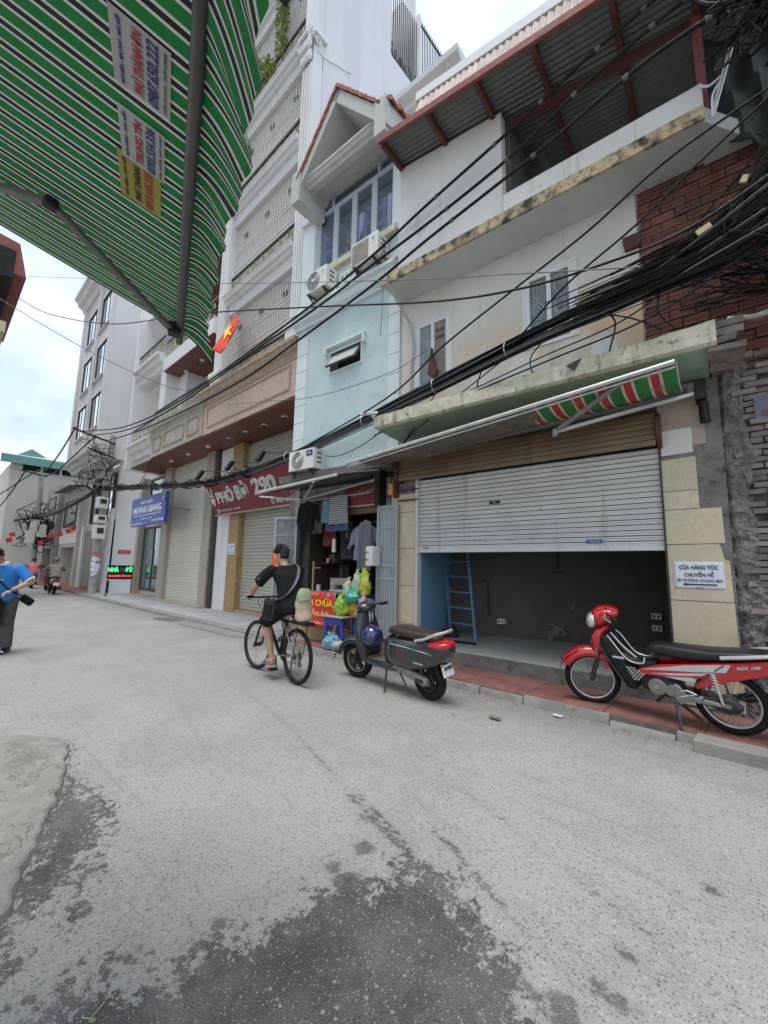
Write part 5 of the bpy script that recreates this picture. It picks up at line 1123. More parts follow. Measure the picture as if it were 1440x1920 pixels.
# pilasters with fluting and capitals
for x0, x1 in ((-8.04, -7.64), (-11.98, -11.50)):
    p = MB().box(x0, x1, 5.30, 5.62, 6.6, 14.35).build('pilaster', M['white2'], N_)
    for k in range(4):
        xx = x0 + (x1 - x0) * (k + .5) / 4; MB().box(xx - .028, xx + .028, 5.262, 5.30, 7.15, 14.3).build('flute', M['white2'], p, bevel=.01)
    MB().box(x0 - .06, x1 + .06, 5.2, 5.66, 6.62, 7.1).build('plinth', M['white2'], p, bevel=.015); MB().box(x0 - .1, x1 + .1, 5.16, 5.66, 7.0, 7.14).build('plinth', M['white2'], p, bevel=.02)
    MB().box(x0 - .12, x1 + .12, 5.15, 5.68, 15.1, 15.28).build('capital', M['white2'], p, bevel=.02)
    lf = MB()
    for k in range(5):
        for j in range(2):
            xx = x0 + (x1 - x0) * (k + .25 + .5 * j) / 5; zz = 14.42 + .3 * j
            lf.ell((xx, 5.24 - .05 * j, zz + .12), (.06, .07, .2), 8, 6); lf.ell((xx, 5.17 - .06 * j, zz + .28), (.05, .06, .06), 8, 6)
    for xx in (x0 - .05, x1 + .05): lf.torus((xx, 5.2, 15.0), .08, .035, 'y', 12, 6); lf.torus((xx, 5.4, 15.0), .08, .035, 'x', 12, 6)
    lf.box(x0, x1, 5.32, 5.6, 14.35, 15.1)
    lf.build('acanthus', M['white2'], p, smooth=True)
    MB().box(x0, x1, 5.30, 5.62, 15.3, 22).build('upper_pilaster', M['white2'], N_)
# floors: band cornice, grille, rails
bands = [(8.90, 9.40), (11.90, 12.45), (14.75, 15.25), (18.1, 18.6), (21.0, 21.6)]
floors = [(6.62, 8.90, 7.18), (9.40, 11.90, 10.12), (12.45, 14.75, 13.18), (15.25, 18.1, 16.35), (18.6, 21.0, 19.4)]
for z0, z1 in bands:
    h = z1 - z0
    pr = [(5.62, z0), (5.40, z0), (5.38, z0 + h * .55), (5.30, z0 + h * .58), (5.27, z0 + h * .72), (5.20, z0 + h * .76), (5.18, z0 + h * .9), (5.14, z0 + h), (6.6, z1)]
    x0, x1 = (XL + .5, -8.05) if z0 < 14 else (XL - .02, XR)
    xprof(MB(), x0, x1, pr).build('floor_band', M['white2'], N_)
    MB().box(XL + .3, -7.85, 5.5, 6.6, z0 + .02, z1 - .02).build('balcony_slab', M['beigewall'], N_)
for fi, (z0, z1, zr) in enumerate(floors):
    gr = MB(); x = -11.46
    while x < -8.07:
        gr.box(x, x + .034, 5.50, 5.52, z0 + .02, z1 - .01); x += .078
    for zz in (z0 + .78, z0 + .9, z0 + 1.02, z0 + 1.5, z0 + 1.62): gr.box(-11.5, -8.05, 5.49, 5.50, zz, zz + .028)
    g_ = gr.build('grille', M['grille'], N_)
    scroll_rail(-11.46, -8.08, 5.42, z0 + .03, zr - .04, M['gold'], N_, fi)
    orn = MB()
    for k in range(3):
        for s in (-1, 1): orn.tube([(-10.9 + k * 1.15 + s * .03, 5.48, z1 - .62), (-10.9 + k * 1.15 + s * .09, 5.47, z1 - .54), (-10.9 + k * 1.15 + s * .05, 5.48, z1 - .45)], .014, 5)
    orn.build('ornament', M['darkrail'], N_)
    w = MB().walls(-10.9, -8.5, z0 + .1, z0 + 2.0, 6.40, 6.49, [(-10.8, -9.75, z0 + .15, z0 + 1.9), (-9.65, -8.6, z0 + .15, z0 + 1.9)]).build('window', M['framewhite'], N_)
    for a in (-10.8, -9.65): MB().box(a, a + 1.05, 6.45, 6.46, z0 + .15, z0 + 1.9).build('pane', M['glass'], w)
# stone-clad balcony front over the shop
pr = [(5.62, 6.2), (5.20, 6.2), (5.18, 6.3), (5.10, 6.36), (5.06, 6.48), (5.02, 6.52), (5.02, 6.60), (5.62, 6.62)]
xprof(MB(), -12.3, -7.45, pr).build('balcony_cornice', M['marble'], N_)
MB().box(-12.22, -7.5, 5.20, 5.5, 5.26, 6.2).build('balcony_front', M['pinkstone'], N_)
for x0, x1, z0, z1 in ((-12.0, -7.75, 6.02, 6.07), (-12.0, -7.75, 5.44, 5.49), (-12.0, -11.95, 5.49, 6.02), (-7.8, -7.75, 5.49, 6.02), (-12.22, -7.5, 6.14, 6.185)):
    MB().box(x0, x1, 5.18, 5.2, z0, z1).build('panel_moulding', M['marble'], N_)
so = MB().box(-12.22, -7.5, 5.24, 6.5, 5.22, 5.26).build('soffit', M['wood'], N_)
pk = MB().box(-4.72 / 2, 4.72 / 2, -.052, .052, -.008, 0).mesh('soffit_board', M['wood'])
for k in range(11): obj('soffit_board', pk, so, (-9.86, 5.32 + k * .112, 5.218))
MB().box(XR - 1.6, XR - 1.5, 8.0, 9.7, 17.0, 21.5).build('terrace_back', M['white2'], N_); MB().box(XR - 1.6, XR - .17, 8.1, 8.24, 17.0, 23).build('terrace_side', M['white2'], N_)
for i in range(5):
    d = MB().cyl((-11.6 + i * .95, 5.75 - .0 * i, 5.205), (-11.6 + i * .95, 5.75, 5.165), .075, n=14).build('downlight', M['white'], so, smooth=True)
    MB().cyl((-11.6 + i * .95, 5.75, 5.163), (-11.6 + i * .95, 5.75, 5.158), .06, n=14).build('lens', M['dark'], d)
# shop front
MB().box(-12.2, -11.6, 6.22, 6.5, .03, 5.2).build('stone_pilaster', mat('gold_mottled_stone', (.40, .26, .12), .35, .3, 9, dirt=[((.17, .10, .045), .55, 17), ((.6, .46, .3), .62, 14)]), N_)
MB().box(-12.75, -12.2, 6.30, 6.5, .03, 5.2).build('white_pilaster', M['white2'], N_)
shutter('roller_shutter', -11.6, -8.2, 6.42, .16, 5.1, mat('olive_grey_shutter', (.44, .44, .37), .45, .08, 2, obr=.03, metal=.1), N_, .098)
MB().box(-11.6, -8.2, 6.25, 6.5, .0, .15).build('threshold', M['marble'], N_)
MB().box(-8.2, -7.0, 6.3, 6.5, .0, 5.2).build('shop_side', M['plaster'], N_)
# small rear terrace railings beyond the side wall
rl = MB()
for i in range(14): rl.bar((XR - .1, 8.32 + i * .1, 17.7), (XR - .1, 8.32 + i * .1, 20.6), .026)
rl.build('terrace_bars', M['darkrail'], N_)
MB().bar((XR - .1, 9.75, 16.4), (XR - .1, 9.75, 21), .14).build('terrace_post', M['white2'], N_)
MB().box(XR - .14, XR - .1, 9.7, 12.2, 16, 18.8).build('terrace_wall', M['white2'], N_)
rl = MB()
for i in range(22): rl.bar((XR - .1, 9.9 + i * .1, 18.8), (XR - .1, 9.9 + i * .1, 21), .025)
rl.bar((XR - .1, 9.8, 20.8), (XR - .1, 12.1, 20.8), .05); rl.build('terrace_bars', M['darkrail'], N_)
hd = MB()
for i in range(40): hd.ell((XR - .06 + R(-.03, .03), 8.3 + i * .036, 17.95 + R(-.2, .25)), (.02, .04, .10), 6, 4)
hd.build('terrace_trellis', M['darkrail'], N_)
MB().cyl((-7.5, 5.5, 6.95), (-7.25, 5.3, 6.8), .07).build('camera_lamp', M['black'], N_)
# noodle shop sign
Q = thing('noodle_sign', 'dark red noodle shop signboard with studded white letters leaning out under the stone balcony', 'signboard', (-10.2, 5.7, 3.0))
tilt = math.atan2(.35, 1.0)
def sg(x, h, off=0): return (x, 6.05 - .45 * h + off * -.9, 2.98 + .92 * h)
vs = [(-12.75 - .0, .0), (-8.22, .0), (-8.0, 1.02), (-12.78, 1.0)]
MB().add([sg(x, h) for x, h in vs] + [tuple(V(sg(x, h)) + V((0, .10, .03))) for x, h in vs], [(0, 1, 2, 3), (7, 6, 5, 4), (0, 4, 5, 1), (1, 5, 6, 2), (2, 6, 7, 3), (3, 7, 4, 0)]).build('board', M['signred'], Q)
MB().bar(sg(-12.76, -.01), sg(-8.2, -.01), .05).build('gold_edge', M['gold'], Q)
tr = (math.pi / 2 - math.atan2(.45, .92), 0, 0); tr = (math.pi / 2 + math.atan2(.45, .92), 0, 0)
studs = mat('studded_white_letters', (.66, .64, .60), .5, .3, 40, .6, 60, dirt=((.25, .08, .08), .57, 34))
for tx, w, h_, x, hh in (('PHỞ', 1.0, .46, -11.72, .56), ('BÒ', .66, .52, -10.72, .60), ('290', 1.1, .46, -9.55, .60)): txt('lettering', tx, w, h_, studs, Q, tuple(V(sg(x, hh, .03))), tr, bold=.035, ext=.05)
txt('lettering', '290 HOÀNG MAI - HÀ NỘI', 1.2, .085, M['whiteprint'], Q, sg(-11.75, .12, .012), tr, bold=.01); txt('lettering', '0982 768 290', .85, .10, M['whiteprint'], Q, sg(-8.85, .14, .012), tr, bold=.02)
for x, hh in ((-12.45, .12), (-9.42, .15)):
    c = V(sg(x, hh, .012)); MB().torus((0, 0, 0), .06, .012, 'y', 16, 5).build('icon', M['whiteprint'], Q, loc=c, rot=(tr[0] - math.pi / 2, 0, 0))
# bowl-and-chopsticks emblem
em = MB().prism([(-.13, 0), (.13, 0), (.10, -.12), (.05, -.17), (-.05, -.17), (-.10, -.12)], -.03, 0, 'y').box(-.06, .06, -.03, 0, -.22, -.18).bar((-.10, -.015, .03), (-.15, -.015, .34), .03).bar((.02, -.015, .03), (.10, -.015, .3), .03).tube([(-.12, -.015, .05), (-.05, -.015, .09), (0, -.015, .05), (.06, -.015, .09), (.12, -.015, .04)], .018, 5)
em.build('emblem', M['whiteprint'], Q, loc=V(sg(-12.50, .52, .02)), rot=(tr[0] - math.pi / 2, 0, 0))
def spotlight(x, label):
    s = thing('spotlight', label, 'spotlight', (x, 5.5, 4.0), group='black spotlights aimed at the noodle sign')
    MB().bar((x, 6.1, 4.35), (x, 5.32, 4.22), .025).build('arm', M['greymetal'], s)
    MB().obox((x, 5.28, 4.10), (.18, .10, .30), (rad(-28), 0, 0)).build('lamp_head', M['black'], s, bevel=.02)
spotlight(-12.35, 'black spotlight on an arm left of the noodle sign, before the cream shutter')
spotlight(-10.55, 'black spotlight above the word PHO on the noodle sign'); spotlight(-9.0, 'black spotlight above the number on the noodle sign')
solo(MB().box(-12.12, -11.72, 6.2, 6.215, 1.76, 2.08), 'pasted_notice', 'small white notice pasted on the gold mottled stone pilaster', 'notice', M['paper'], (-11.9, 6.2, 1.8))
for z, w in ((2.02, .3), (1.96, .3), (1.87, .26), (1.81, .28)): txt('print', 'CHO THUÊ NHÀ' if z > 1.9 else '0912 345', w, .035, M['ink'], bpy.data.objects['pasted_notice'], (-.02, -.006, z - 1.8), ext=.002)
# flag on the second balcony
Fl = thing('national_flag', 'red flag with a yellow star hanging from the second balcony of the tall white house', 'flag', (-11.0, 5.15, 7.9))
MB().cyl((-10.98, 5.30, 8.72), (-9.85, 4.94, 7.87), .018, n=6).build('pole', M['flagred'], Fl)
def ff(a, b): return (-10.85 + .95 * a + .05 * b + .03 * math.sin(b * 7 + a * 5), 5.25 - .30 * a - .62 * b * (1 - .5 * a) + .05 * math.sin(a * 9 + b * 3), 8.62 - .72 * a - (1.45 - .45 * a) * b + .03 * math.sin(a * 8))
MB().grid(ff, 14, 18).build('cloth', M['flagred'], Fl, smooth=True, solid=.006)
sp_ = [V(ff(.46 + (.24 if k % 2 == 0 else .095) * math.sin(k * math.pi / 5), .40 + (.27 if k % 2 == 0 else .11) * math.cos(k * math.pi / 5))) for k in range(10)]
nv_ = V((.75, -.6, -.2)).normalized()
MB().add([p + nv_ * .035 for p in sp_] + [p - nv_ * .01 for p in sp_], [tuple(range(10)), tuple(range(19, 9, -1))] + [(i, (i + 1) % 10, (i + 1) % 10 + 10, i + 10) for i in range(10)]).build('star', M['yellow'], Fl)
# balcony plants
def shrub(name, label, c, r3, n, m, trail=False):
    mb = MB(); rnd = random.Random(int(c[2] * 100))
    for k in range(n):
        a = rnd.random() * 6.283; rr = rnd.random() ** .5; zz = rnd.random()
        p = V((c[0] + r3[0] * rr * math.cos(a), c[1] + r3[1] * rr * math.sin(a), c[2] + r3[2] * (zz * (1 - .5 * rr) if not trail else zz)))
        q = Euler((rnd.uniform(-1, 1), rnd.uniform(-1, 1), a)).to_matrix(); s = rnd.uniform(.04, .09)
        mb.add([p + q @ V(v) for v in ((0, -s * .4, 0), (s, 0, s * .2), (0, s * .4, 0), (-s * .3, 0, 0))], [(0, 1, 2), (0, 2, 3)])
    t_ = thing(name, label, 'plant', c, group='plants on the balconies of the tall white house'); mb.build('foliage', m, t_)
    st_ = MB()
    for k in range(6): st_.tube([(c[0] + R(-.3, .3) * r3[0], c[1], c[2] - .05), (c[0] + R(-.6, .6) * r3[0], c[1], c[2] + r3[2] * .7)], .008, 4)
    st_.build('stem', M['leafdark'], t_)
shrub('balcony_shrub', 'bushy yellow-green shrub growing over the fourth balcony rail', (-10.35, 5.3, 15.9), (.75, .25, .95), 900, M['leaf'])
shrub('balcony_vine', 'slim trailing yellow-green vine right of the bushy balcony shrub', (-9.35, 5.35, 16.2), (.22, .15, 1.9), 420, M['leaf'], True)
solo(MB().grid(lambda a, b: (-9.1 + .55 * a, 5.3 - .5 * b, 17.5 - .25 * a + .22 * math.sin(a * 3.1)), 6, 4), 'balcony_tarp', 'dark green tarpaulin scrap over the fourth balcony near the pilaster', 'tarpaulin', M['tarp'], (-9, 5.2, 17.4), solid=.02)

# ------------------------------------------------------------------ white house with the blue sign
K = thing('white_house', 'white house with gold balcony railings and timber soffit behind the blue sign', 'house', (-15.5, 5.5, 0))
MB().walls(-19.6, -12.8, 5.3, 12.6, 6.4, 6.7, [(-14.9, -12.9, 6.4, 8.1), (-17.6, -16.5, 7.2, 8.6), (-17.6, -16.3, 9.9, 11.3), (-15.2, -13.0, 9.6, 11.4)]).build('wall', M['white2'], K)
for a, b, c, d in ((-14.9, -12.9, 6.4, 8.1), (-17.6, -16.5, 7.2, 8.6), (-17.6, -16.3, 9.9, 11.3), (-15.2, -13.0, 9.6, 11.4)):
    f = MB().walls(a, b, c, d, 6.38, 6.5, [(a + .08, b - .08, c + .08, d - .08)]).build('window', M['framedark'], K)
    MB().box(a + .08, b - .08, 6.45, 6.47, c + .08, d - .08).build('pane', M['glass'] if a > -16 else M['skyglass'], f); MB().box((a + b) / 2 - .04, (a + b) / 2 + .04, 6.4, 6.48, c + .08, d - .08).build('mullion', M['framedark'], f)
MB().box(-19.6, -19.4, 5.2, 9, 5.3, 12.6).build('side_wall', M['white2'], K)
# lower balcony: stone panels centre, stepped white wing to the left
MB().box(-16.5, -12.24, 5.18, 5.5, 5.28, 6.15).build('balcony_front', M['greystone'], K)
pr = [(5.6, 6.12), (5.18, 6.12), (5.14, 6.2), (5.06, 6.26), (5.04, 6.36), (5.6, 6.4)]
xprof(MB(), -16.6, -12.2, pr).build('balcony_cornice', M['greystone'], K)
for x0, x1 in ((-16.3, -15.55), (-15.3, -13.6), (-13.35, -12.5)):
    for a, b, c, d in ((x0, x1, 5.46, 5.50), (x0, x1, 5.96, 6.0), (x0, x0 + .04, 5.5, 5.96), (x1 - .04, x1, 5.5, 5.96)): MB().box(a, b, 5.155, 5.18, c, d).build('panel_moulding', M['marble'], K)
scroll_rail(-16.5, -12.3, 5.22, 6.42, 7.0, M['gold'], K, 21)
wing = [(5.6, 5.30), (5.30, 5.30), (5.26, 5.50), (5.16, 5.58), (5.14, 5.74), (5.02, 5.84), (5.0, 6.0), (4.9, 6.06), (4.9, 6.14), (5.6, 6.2)]
xprof(MB(), -19.0, -16.62, [(y + .12, z) for y, z in wing]).build('balcony_wing', M['white2'], K)
scroll_rail(-18.9, -16.65, 5.22, 6.2, 6.78, M['gold'], K, 22)
so = MB().box(-18.9, -12.24, 5.24, 6.5, 5.24, 5.28).build('soffit', M['wood'], K)
pk = MB().box(-3.33, 3.33, -.052, .052, -.008, 0).mesh('soffit_board', M['wood'])
for k in range(11): obj('soffit_board', pk, so, (-15.57, 5.32 + k * .112, 5.238))
for i in range(3): MB().cyl((-16.0 + i * 1.5, 5.75, 5.23), (-16.0 + i * 1.5, 5.75, 5.18), .075, n=14).build('downlight', M['white'], so, smooth=True)
# white column and upper balcony
MB().box(-16.5, -15.95, 5.3, 5.75, 6.35, 9.0).build('column', M['white2'], K)
MB().box(-15.95, -15.2, 5.75, 6.4, 6.35, 8.7).build('column_side', M['white2'], K)
MB().box(-16.0, -11.99, 5.18, 6.4, 8.50, 9.0).build('upper_balcony', M['white2'], K)
so = MB().box(-15.95, -11.99, 5.2, 6.4, 8.47, 8.5).build('soffit', M['wood'], K)
pk = MB().box(-1.98, 1.98, -.052, .052, -.008, 0).mesh('soffit_board', M['wood'])
for k in range(10): obj('soffit_board', pk, so, (-13.97, 5.3 + k * .112, 8.466))
for i in range(3): MB().cyl((-15.2 + i * 1.3, 5.7, 8.46), (-15.2 + i * 1.3, 5.7, 8.42), .08, n=14).build('downlight', M['white'], so, smooth=True)
scroll_rail(-16.0, -12.05, 5.26, 9.02, 9.65, M['gold'], K, 23)
xprof(MB(), -19.1, -16.3, [(y + .12, z + 3.22) for y, z in wing if z > 5.4] + [(5.72, 8.72)]).build('upper_wing', M['white2'], K)
scroll_rail(-18.95, -16.2, 5.22, 9.42, 9.98, M['gold'], K, 24)
xprof(MB(), -19.3, -16.6, [(6.4, 11.2), (5.9, 11.3), (5.7, 11.5), (5.5, 11.7), (5.4, 11.85), (6.4, 11.9)]).build('upper_cornice', M['white2'], K)
MB().box(-16.0, -11.99, 5.18, 6.4, 11.6, 12.2).build('top_balcony', M['white2'], K); MB().box(-15.9, -11.99, 5.2, 6.4, 11.57, 11.6).build('soffit', M['wood'], K)
scroll_rail(-16.0, -12.05, 5.26, 12.2, 13.0, M['gold'], K, 25)
# ground floor
shutter('roller_shutter', -17.0, -13.9, 6.32, .12, 5.2, M['creamshut'], K, .098)
for x0, x1 in ((-17.6, -17.0), (-13.9, -13.35)): MB().box(x0, x1, 6.15, 6.5, .03, 5.22).build('stone_pilaster', M['speckle'], K)
MB().box(-13.33, -13.15, 6.2, 6.45, .03, 5.2).build('dark_pilaster', M['framedark'], K)
MB().box(-13.14, -12.76, 6.3, 6.6, .03, 5.2).build('white_pilaster', M['white2'], K)
MB().box(-13.9, -12.77, 6.46, 6.7, .03, 5.2).build('white_panel', M['white2'], K)
MB().box(-20.6, -20.3, 6.2, 6.6, .03, 5.2).build('stone_pilaster', M['speckle'], K)
MB().box(-20.3, -17.6, 6.5, 6.7, .03, 5.22).build('shop_wall', M['white2'], K)
gd = MB().walls(-20.2, -17.7, .3, 3.0, 6.38, 6.46, [(-20.1, -18.98, .4, 2.9), (-18.92, -17.8, .4, 2.9)]).build('glass_door', M['framedark'], K)
for a in (-20.1, -18.92): MB().box(a, a + 1.12, 6.41, 6.43, .4, 2.9).build('pane', M['tintglass'], gd)
MB().box(-19.0, -18.92, 6.35, 6.4, .9, 2.0).build('handle', M['steel'], gd)
f = MB().walls(-19.9, -17.7, 4.0, 5.1, 6.38, 6.46, [(-19.8, -17.8, 4.08, 5.02)]).build('transom_window', M['framedark'], K); MB().box(-19.8, -17.8, 6.41, 6.43, 4.08, 5.02).build('pane', M['glass'], f)
MB().box(-18.4, -18.1, 6.36, 6.4, 4.3, 5.0).build('transom_panel', M['gold'], f)
MB().box(-20.6, -13.3, 5.95, 6.5, .0, .13).build('threshold', M['speckle'], K, bevel=.01)
MB().box(-20.85, -20.65, 6.3, 6.5, .05, 2.3).build('dark_post', M['framedark'], K)
Sb = thing('blue_sign', 'blue signboard with bold white lettering on the white house', 'signboard', (-16.8, 5.5, 3.0))
MB().box(-18.6, -15.10, 5.36, 5.46, 2.84, 3.93).build('board', M['signblue'], Sb)
for tx, w, h_, x, z in (('NHÀ THUỐC', 1.3, .16, -16.95, 3.74), ('HƯƠNG GIANG', 2.9, .30, -16.9, 3.46), ('DƯỢC PHẨM - THỰC PHẨM CHỨC NĂNG', 2.8, .09, -16.85, 3.23), ('THIẾT BỊ Y TẾ', 1.1, .09, -16.85, 3.09), ('ĐT 0912 345 678', 1.1, .08, -15.75, 2.98), ('290 HOÀNG MAI', 1.2, .07, -17.9, 2.93)):
    txt('lettering', tx, w, h_, M['whiteprint'], Sb, (x, 5.355, z), bold=.03 if h_ > .1 else .01, ext=.012)
for x in (-18.2, -15.4): MB().bar((x, 5.46, 3.4), (x, 6.4, 3.4), .05).build('bracket', M['greymetal'], Sb)
MB().tube([(-15.3, 5.34, 3.62), (-15.22, 5.34, 3.75), (-15.32, 5.34, 3.83), (-15.2, 5.34, 3.88)], .02, 5).build('snake_emblem', M['whiteprint'], Sb)

# lit sign on legs
Ld2 = thing('lit_sign', 'small black sign with green and red lit letters standing on the grey pavement', 'sign', (-20.5, 5.7, .06), rot=(0, 0, rad(80)))
MB().box(-.46, .46, -.04, .04, .68, 1.27).build('cabinet', M['black'], Ld2, bevel=.01); MB().box(-.48, .48, -.05, .05, .64, .68).build('tray', M['alu'], Ld2)
txt('lettering', 'NHÀ', .38, .22, M['ledgreen'], Ld2, (-.25, -.046, 1.10), bold=.05); txt('lettering', '290', .22, .16, M['greymetal'], Ld2, (.08, -.046, 1.08)); txt('lettering', 'ĐỦ', .24, .24, M['ledgreen'], Ld2, (.31, -.046, 1.11), bold=.05)
txt('lettering', 'ĐƯA ĐÓN TẬN NƠI', .82, .12, M['ledred'], Ld2, (0, -.046, .82), bold=.03)
for x in (-.45, .45): MB().bar((x, 0, 0), (x, 0, .68), .035).build('leg', M['darkmetal'], Ld2); MB().box(x - .05, x + .05, -.2, .2, 0, .03).build('foot', M['darkmetal'], Ld2)

# ------------------------------------------------------------------ grey tower house with the projecting bay
Gb = thing('grey_house', 'tall pale grey house with a projecting bay of large windows beyond the white house', 'house', (-24, 5.6, 0))
wins = []
for z0, z1 in ((7.9, 9.6), (10.5, 12.3), (13.2, 15.0)):
    for x0, x1 in ((-27.3, -25.2), (-24.6, -22.7)): wins.append((x0, x1, z0, z1))
MB().walls(-28.2, -22.0, 6.75, 15.9, 4.80, 5.1, wins).build('bay_wall', M['greybld'], Gb)
for x0, x1, z0, z1 in wins:
    f = MB().walls(x0 - .12, x1 + .12, z0 - .12, z1 + .12, 4.775, 4.86, [(x0, x1, z0, z1)]).build('window', M['white2'], Gb)
    MB().box(x0, x1, 4.835, 4.855, z0, z1).build('pane', M['skyglass'], f)
    for k in (1, 2): MB().box(x0 + (x1 - x0) * k / 3 - .04, x0 + (x1 - x0) * k / 3 + .04, 4.82, 4.834, z0, z1).build('mullion', M['framedark'], f)
    MB().box(x0 + .01, x0 + .1, 4.8, 4.834, z0, z1).build('jamb', M['framedark'], f); MB().box(x0, x1, 4.7, 4.9, z0 - .1, z0 - .04).build('sill', M['white2'], f)
for x in (-28.2, -24.95, -22.35): MB().box(x, x + .32, 4.68, 4.8, 6.8, 15.8).build('pilaster', M['white2'], Gb)
MB().box(-22.28, -21.98, 5.72, 10.5, .0, 6.2).build('side_wall', M['greybld'], Gb); MB().box(-22.28, -21.98, 4.83, 10.5, 6.86, 17).build('side_wall', M['greybld'], Gb); MB().box(-22.28, -21.99, 5.9, 10.5, 6.2, 6.86).build('side_wall', M['greybld'], Gb)
MB().walls(-28.2, -22.3, .05, 6.2, 5.95, 6.2, [(-27.6, -25.3, 3.5, 5.9), (-24.7, -22.6, 3.5, 5.9)]).build('wall', M['greybld'], Gb)
for x0, x1 in ((-27.6, -25.3), (-24.7, -22.6)):
    f = MB().walls(x0, x1, 3.5, 5.9, 5.9, 6.0, [(x0 + .08, x1 - .08, 3.58, 5.82)]).build('window', M['framedark'], Gb); MB().box(x0, x1, 5.98, 5.99, 3.55, 5.85).build('pane', M['skyglass'], f)
    MB().box((x0 + x1) / 2 - .04, (x0 + x1) / 2 + .04, 5.9, 5.99, 3.58, 5.82).build('mullion', M['framedark'], f)
pr = [(5.9, 6.2), (5.0, 6.2), (4.95, 6.36), (4.82, 6.42), (4.8, 6.58), (4.62, 6.66), (4.6, 6.82), (5.1, 6.84), (5.9, 6.84)]
xprof(MB(), -28.4, -21.9, pr).build('bay_cornice', M['white2'], Gb)
xprof(MB(), -28.6, -21.8, [(5.1, 15.8), (4.7, 15.85), (4.6, 16.1), (4.4, 16.2), (4.35, 16.4), (4.2, 16.5), (4.2, 16.65), (5.1, 16.7)]).build('roof_cornice', M['white2'], Gb)
for x0, x1 in ((-27.8, -25.5), (-24.7, -22.6)):
    shutter('roller_shutter', x0, x1, 5.86, .1, 3.1, M['shutgrey'], Gb, .12)
for x in (-28.2, -25.35, -22.5): MB().box(x, x + .5, 5.72, 5.95, .05, 3.4).build('pier', M['white2'], Gb)
solo(MB().box(-21.975, -21.95, 5.95, 6.45, 1.86, 2.02), 'red_plate', 'small red plate on the pale grey side wall above the lit sign', 'plate', M['redprint'], (-21.97, 6.2, 1.86))
txt('print', 'CHO THUÊ', .36, .07, M['whiteprint'], bpy.data.objects['red_plate'], (.028, 0, .08), (math.pi / 2, 0, math.pi / 2), ext=.004)
solo(MB().cyl((-22.0, 5.5, .06), (-22.0, 5.55, 3.9), .12, n=12), 'downpipe', 'fat white downpipe beside the utility pole', 'pipe', M['white2'], (-22.0, 5.5, .06), smooth=True)
# ------------------------------------------------------------------ utility pole with meter boxes
P_ = thing('utility_pole', 'grey concrete utility pole with meter boxes before the pale grey house', 'utility pole', (-21.7, 5.02, .0))
MB().cyl((-21.7, 5.02, .0), (-21.7, 5.2, 7.2), .16, .12, 14).build('pole', mat('pole_concrete', (.36, .35, .33), .85, .2, 3, dirt=((.55, .55, .55), .62, 5)), P_, smooth=True)
MB().bar((-21.6, 3.65, 7.15), (-21.6, 5.3, 6.8), .09, .07).build('crossarm', M['darkmetal'], P_); MB().bar((-21.6, 4.3, 6.4), (-21.6, 5.35, 6.15), .06).build('crossarm', M['darkmetal'], P_)
MB().bar((-21.5, 3.85, 4.85), (-21.5, 5.1, 4.85), .14, .05).build('lamp_arm', M['greymetal'], P_)
MB().obox((-21.5, 4.65, 4.5), (.10, .7, .08), (rad(-35), 0, 0)).build('lamp_arm', M['darkmetal'], P_)
for z, h in ((3.8, .5), (3.15, .35), (2.45, .6)):
    b = MB().box(-21.75, -21.38, 4.80, 5.22, z, z + h).build('meter_box', M['ac'], P_, bevel=.02); MB().box(-21.382, -21.36, 4.9, 5.14, z + h * .4, z + h * .8).build('glass', M['darkmetal'], b)
MB().obox((-21.52, 5.02, 1.82), (.02, .28, .12)).build('red_tag', M['pinkcloth'], P_)
pst = [MB().obox((0, 0, 0), (.012, R(.12, .2), R(.1, .2))).mesh('poster_scrap', M['paper']) for _ in range(3)]
for k in range(16): a = R(-.9, .5); obj('poster_scrap', random.choice(pst), P_, (-21.7 + .166 * math.cos(a), 5.05 + .166 * math.sin(a), R(.9, 1.9)), (R(-.3, .3), 0, a))
for k in range(5): MB().cyl((-21.6, 3.9 + k * .28, 7.1 - .06 * k), (-21.6, 3.9 + k * .28, 7.3 - .06 * k), .05, .03).build('insulator', M['whiteplastic'], P_)
tg = MB(); rnd = random.Random(5)
for k in range(26):
    c = V((-21.5, 4.6 + rnd.uniform(-.4, .5), rnd.uniform(4.8, 7.0))); tg.tube(catenary([c + V((rnd.uniform(-.1, .1), rnd.uniform(-.45, .45), rnd.uniform(-.5, .35))) for _ in range(4)], 4), .013, 4)
tag(tg.build('cable_tangle', M['cable'], P_), kind='stuff')

# ------------------------------------------------------------------ overhead cables
def cable(label, pts, r, m='cable', group=None, seg=7, ties=0):
    c = thing('overhead_cable', label, 'cable', pts[0], group=group)
    cc = catenary(pts, seg); MB().tube(cc, r, 6).build('sheath', M[m], c, smooth=True)
    for k in range(ties):
        i = int(len(cc) * (k + .5) / ties * .35); p, q_ = cc[i], cc[min(i + 1, len(cc) - 1)]; d = (q_ - p).normalized(); MB().cyl(p - d * .025, p + d * .03, r * 1.35, n=6).build('tie', M['cablegrey'], c)
    return c
U1 = [(-.3, 4.6, 7.55), (-1.12, 4.6, 7.44), (-2.13, 4.6, 7.22), (-3.45, 4.6, 6.99), (-4.58, 4.6, 6.76), (-6.0, 4.6, 6.59), (-8.32, 4.6, 6.44), (-12.84, 4.6, 6.26), (-17.4, 4.5, 6.5), (-21.6, 4.05, 7.1)]
U2 = [(-.2, 4.5, 7.15), (-1.11, 4.5, 6.99), (-2.09, 4.5, 6.71), (-3.37, 4.5, 6.55), (-4.47, 4.5, 6.47), (-5.87, 4.5, 6.34), (-8.13, 4.5, 6.26), (-12.53, 4.5, 6.05), (-17.0, 4.5, 6.3), (-21.6, 4.4, 7.0)]
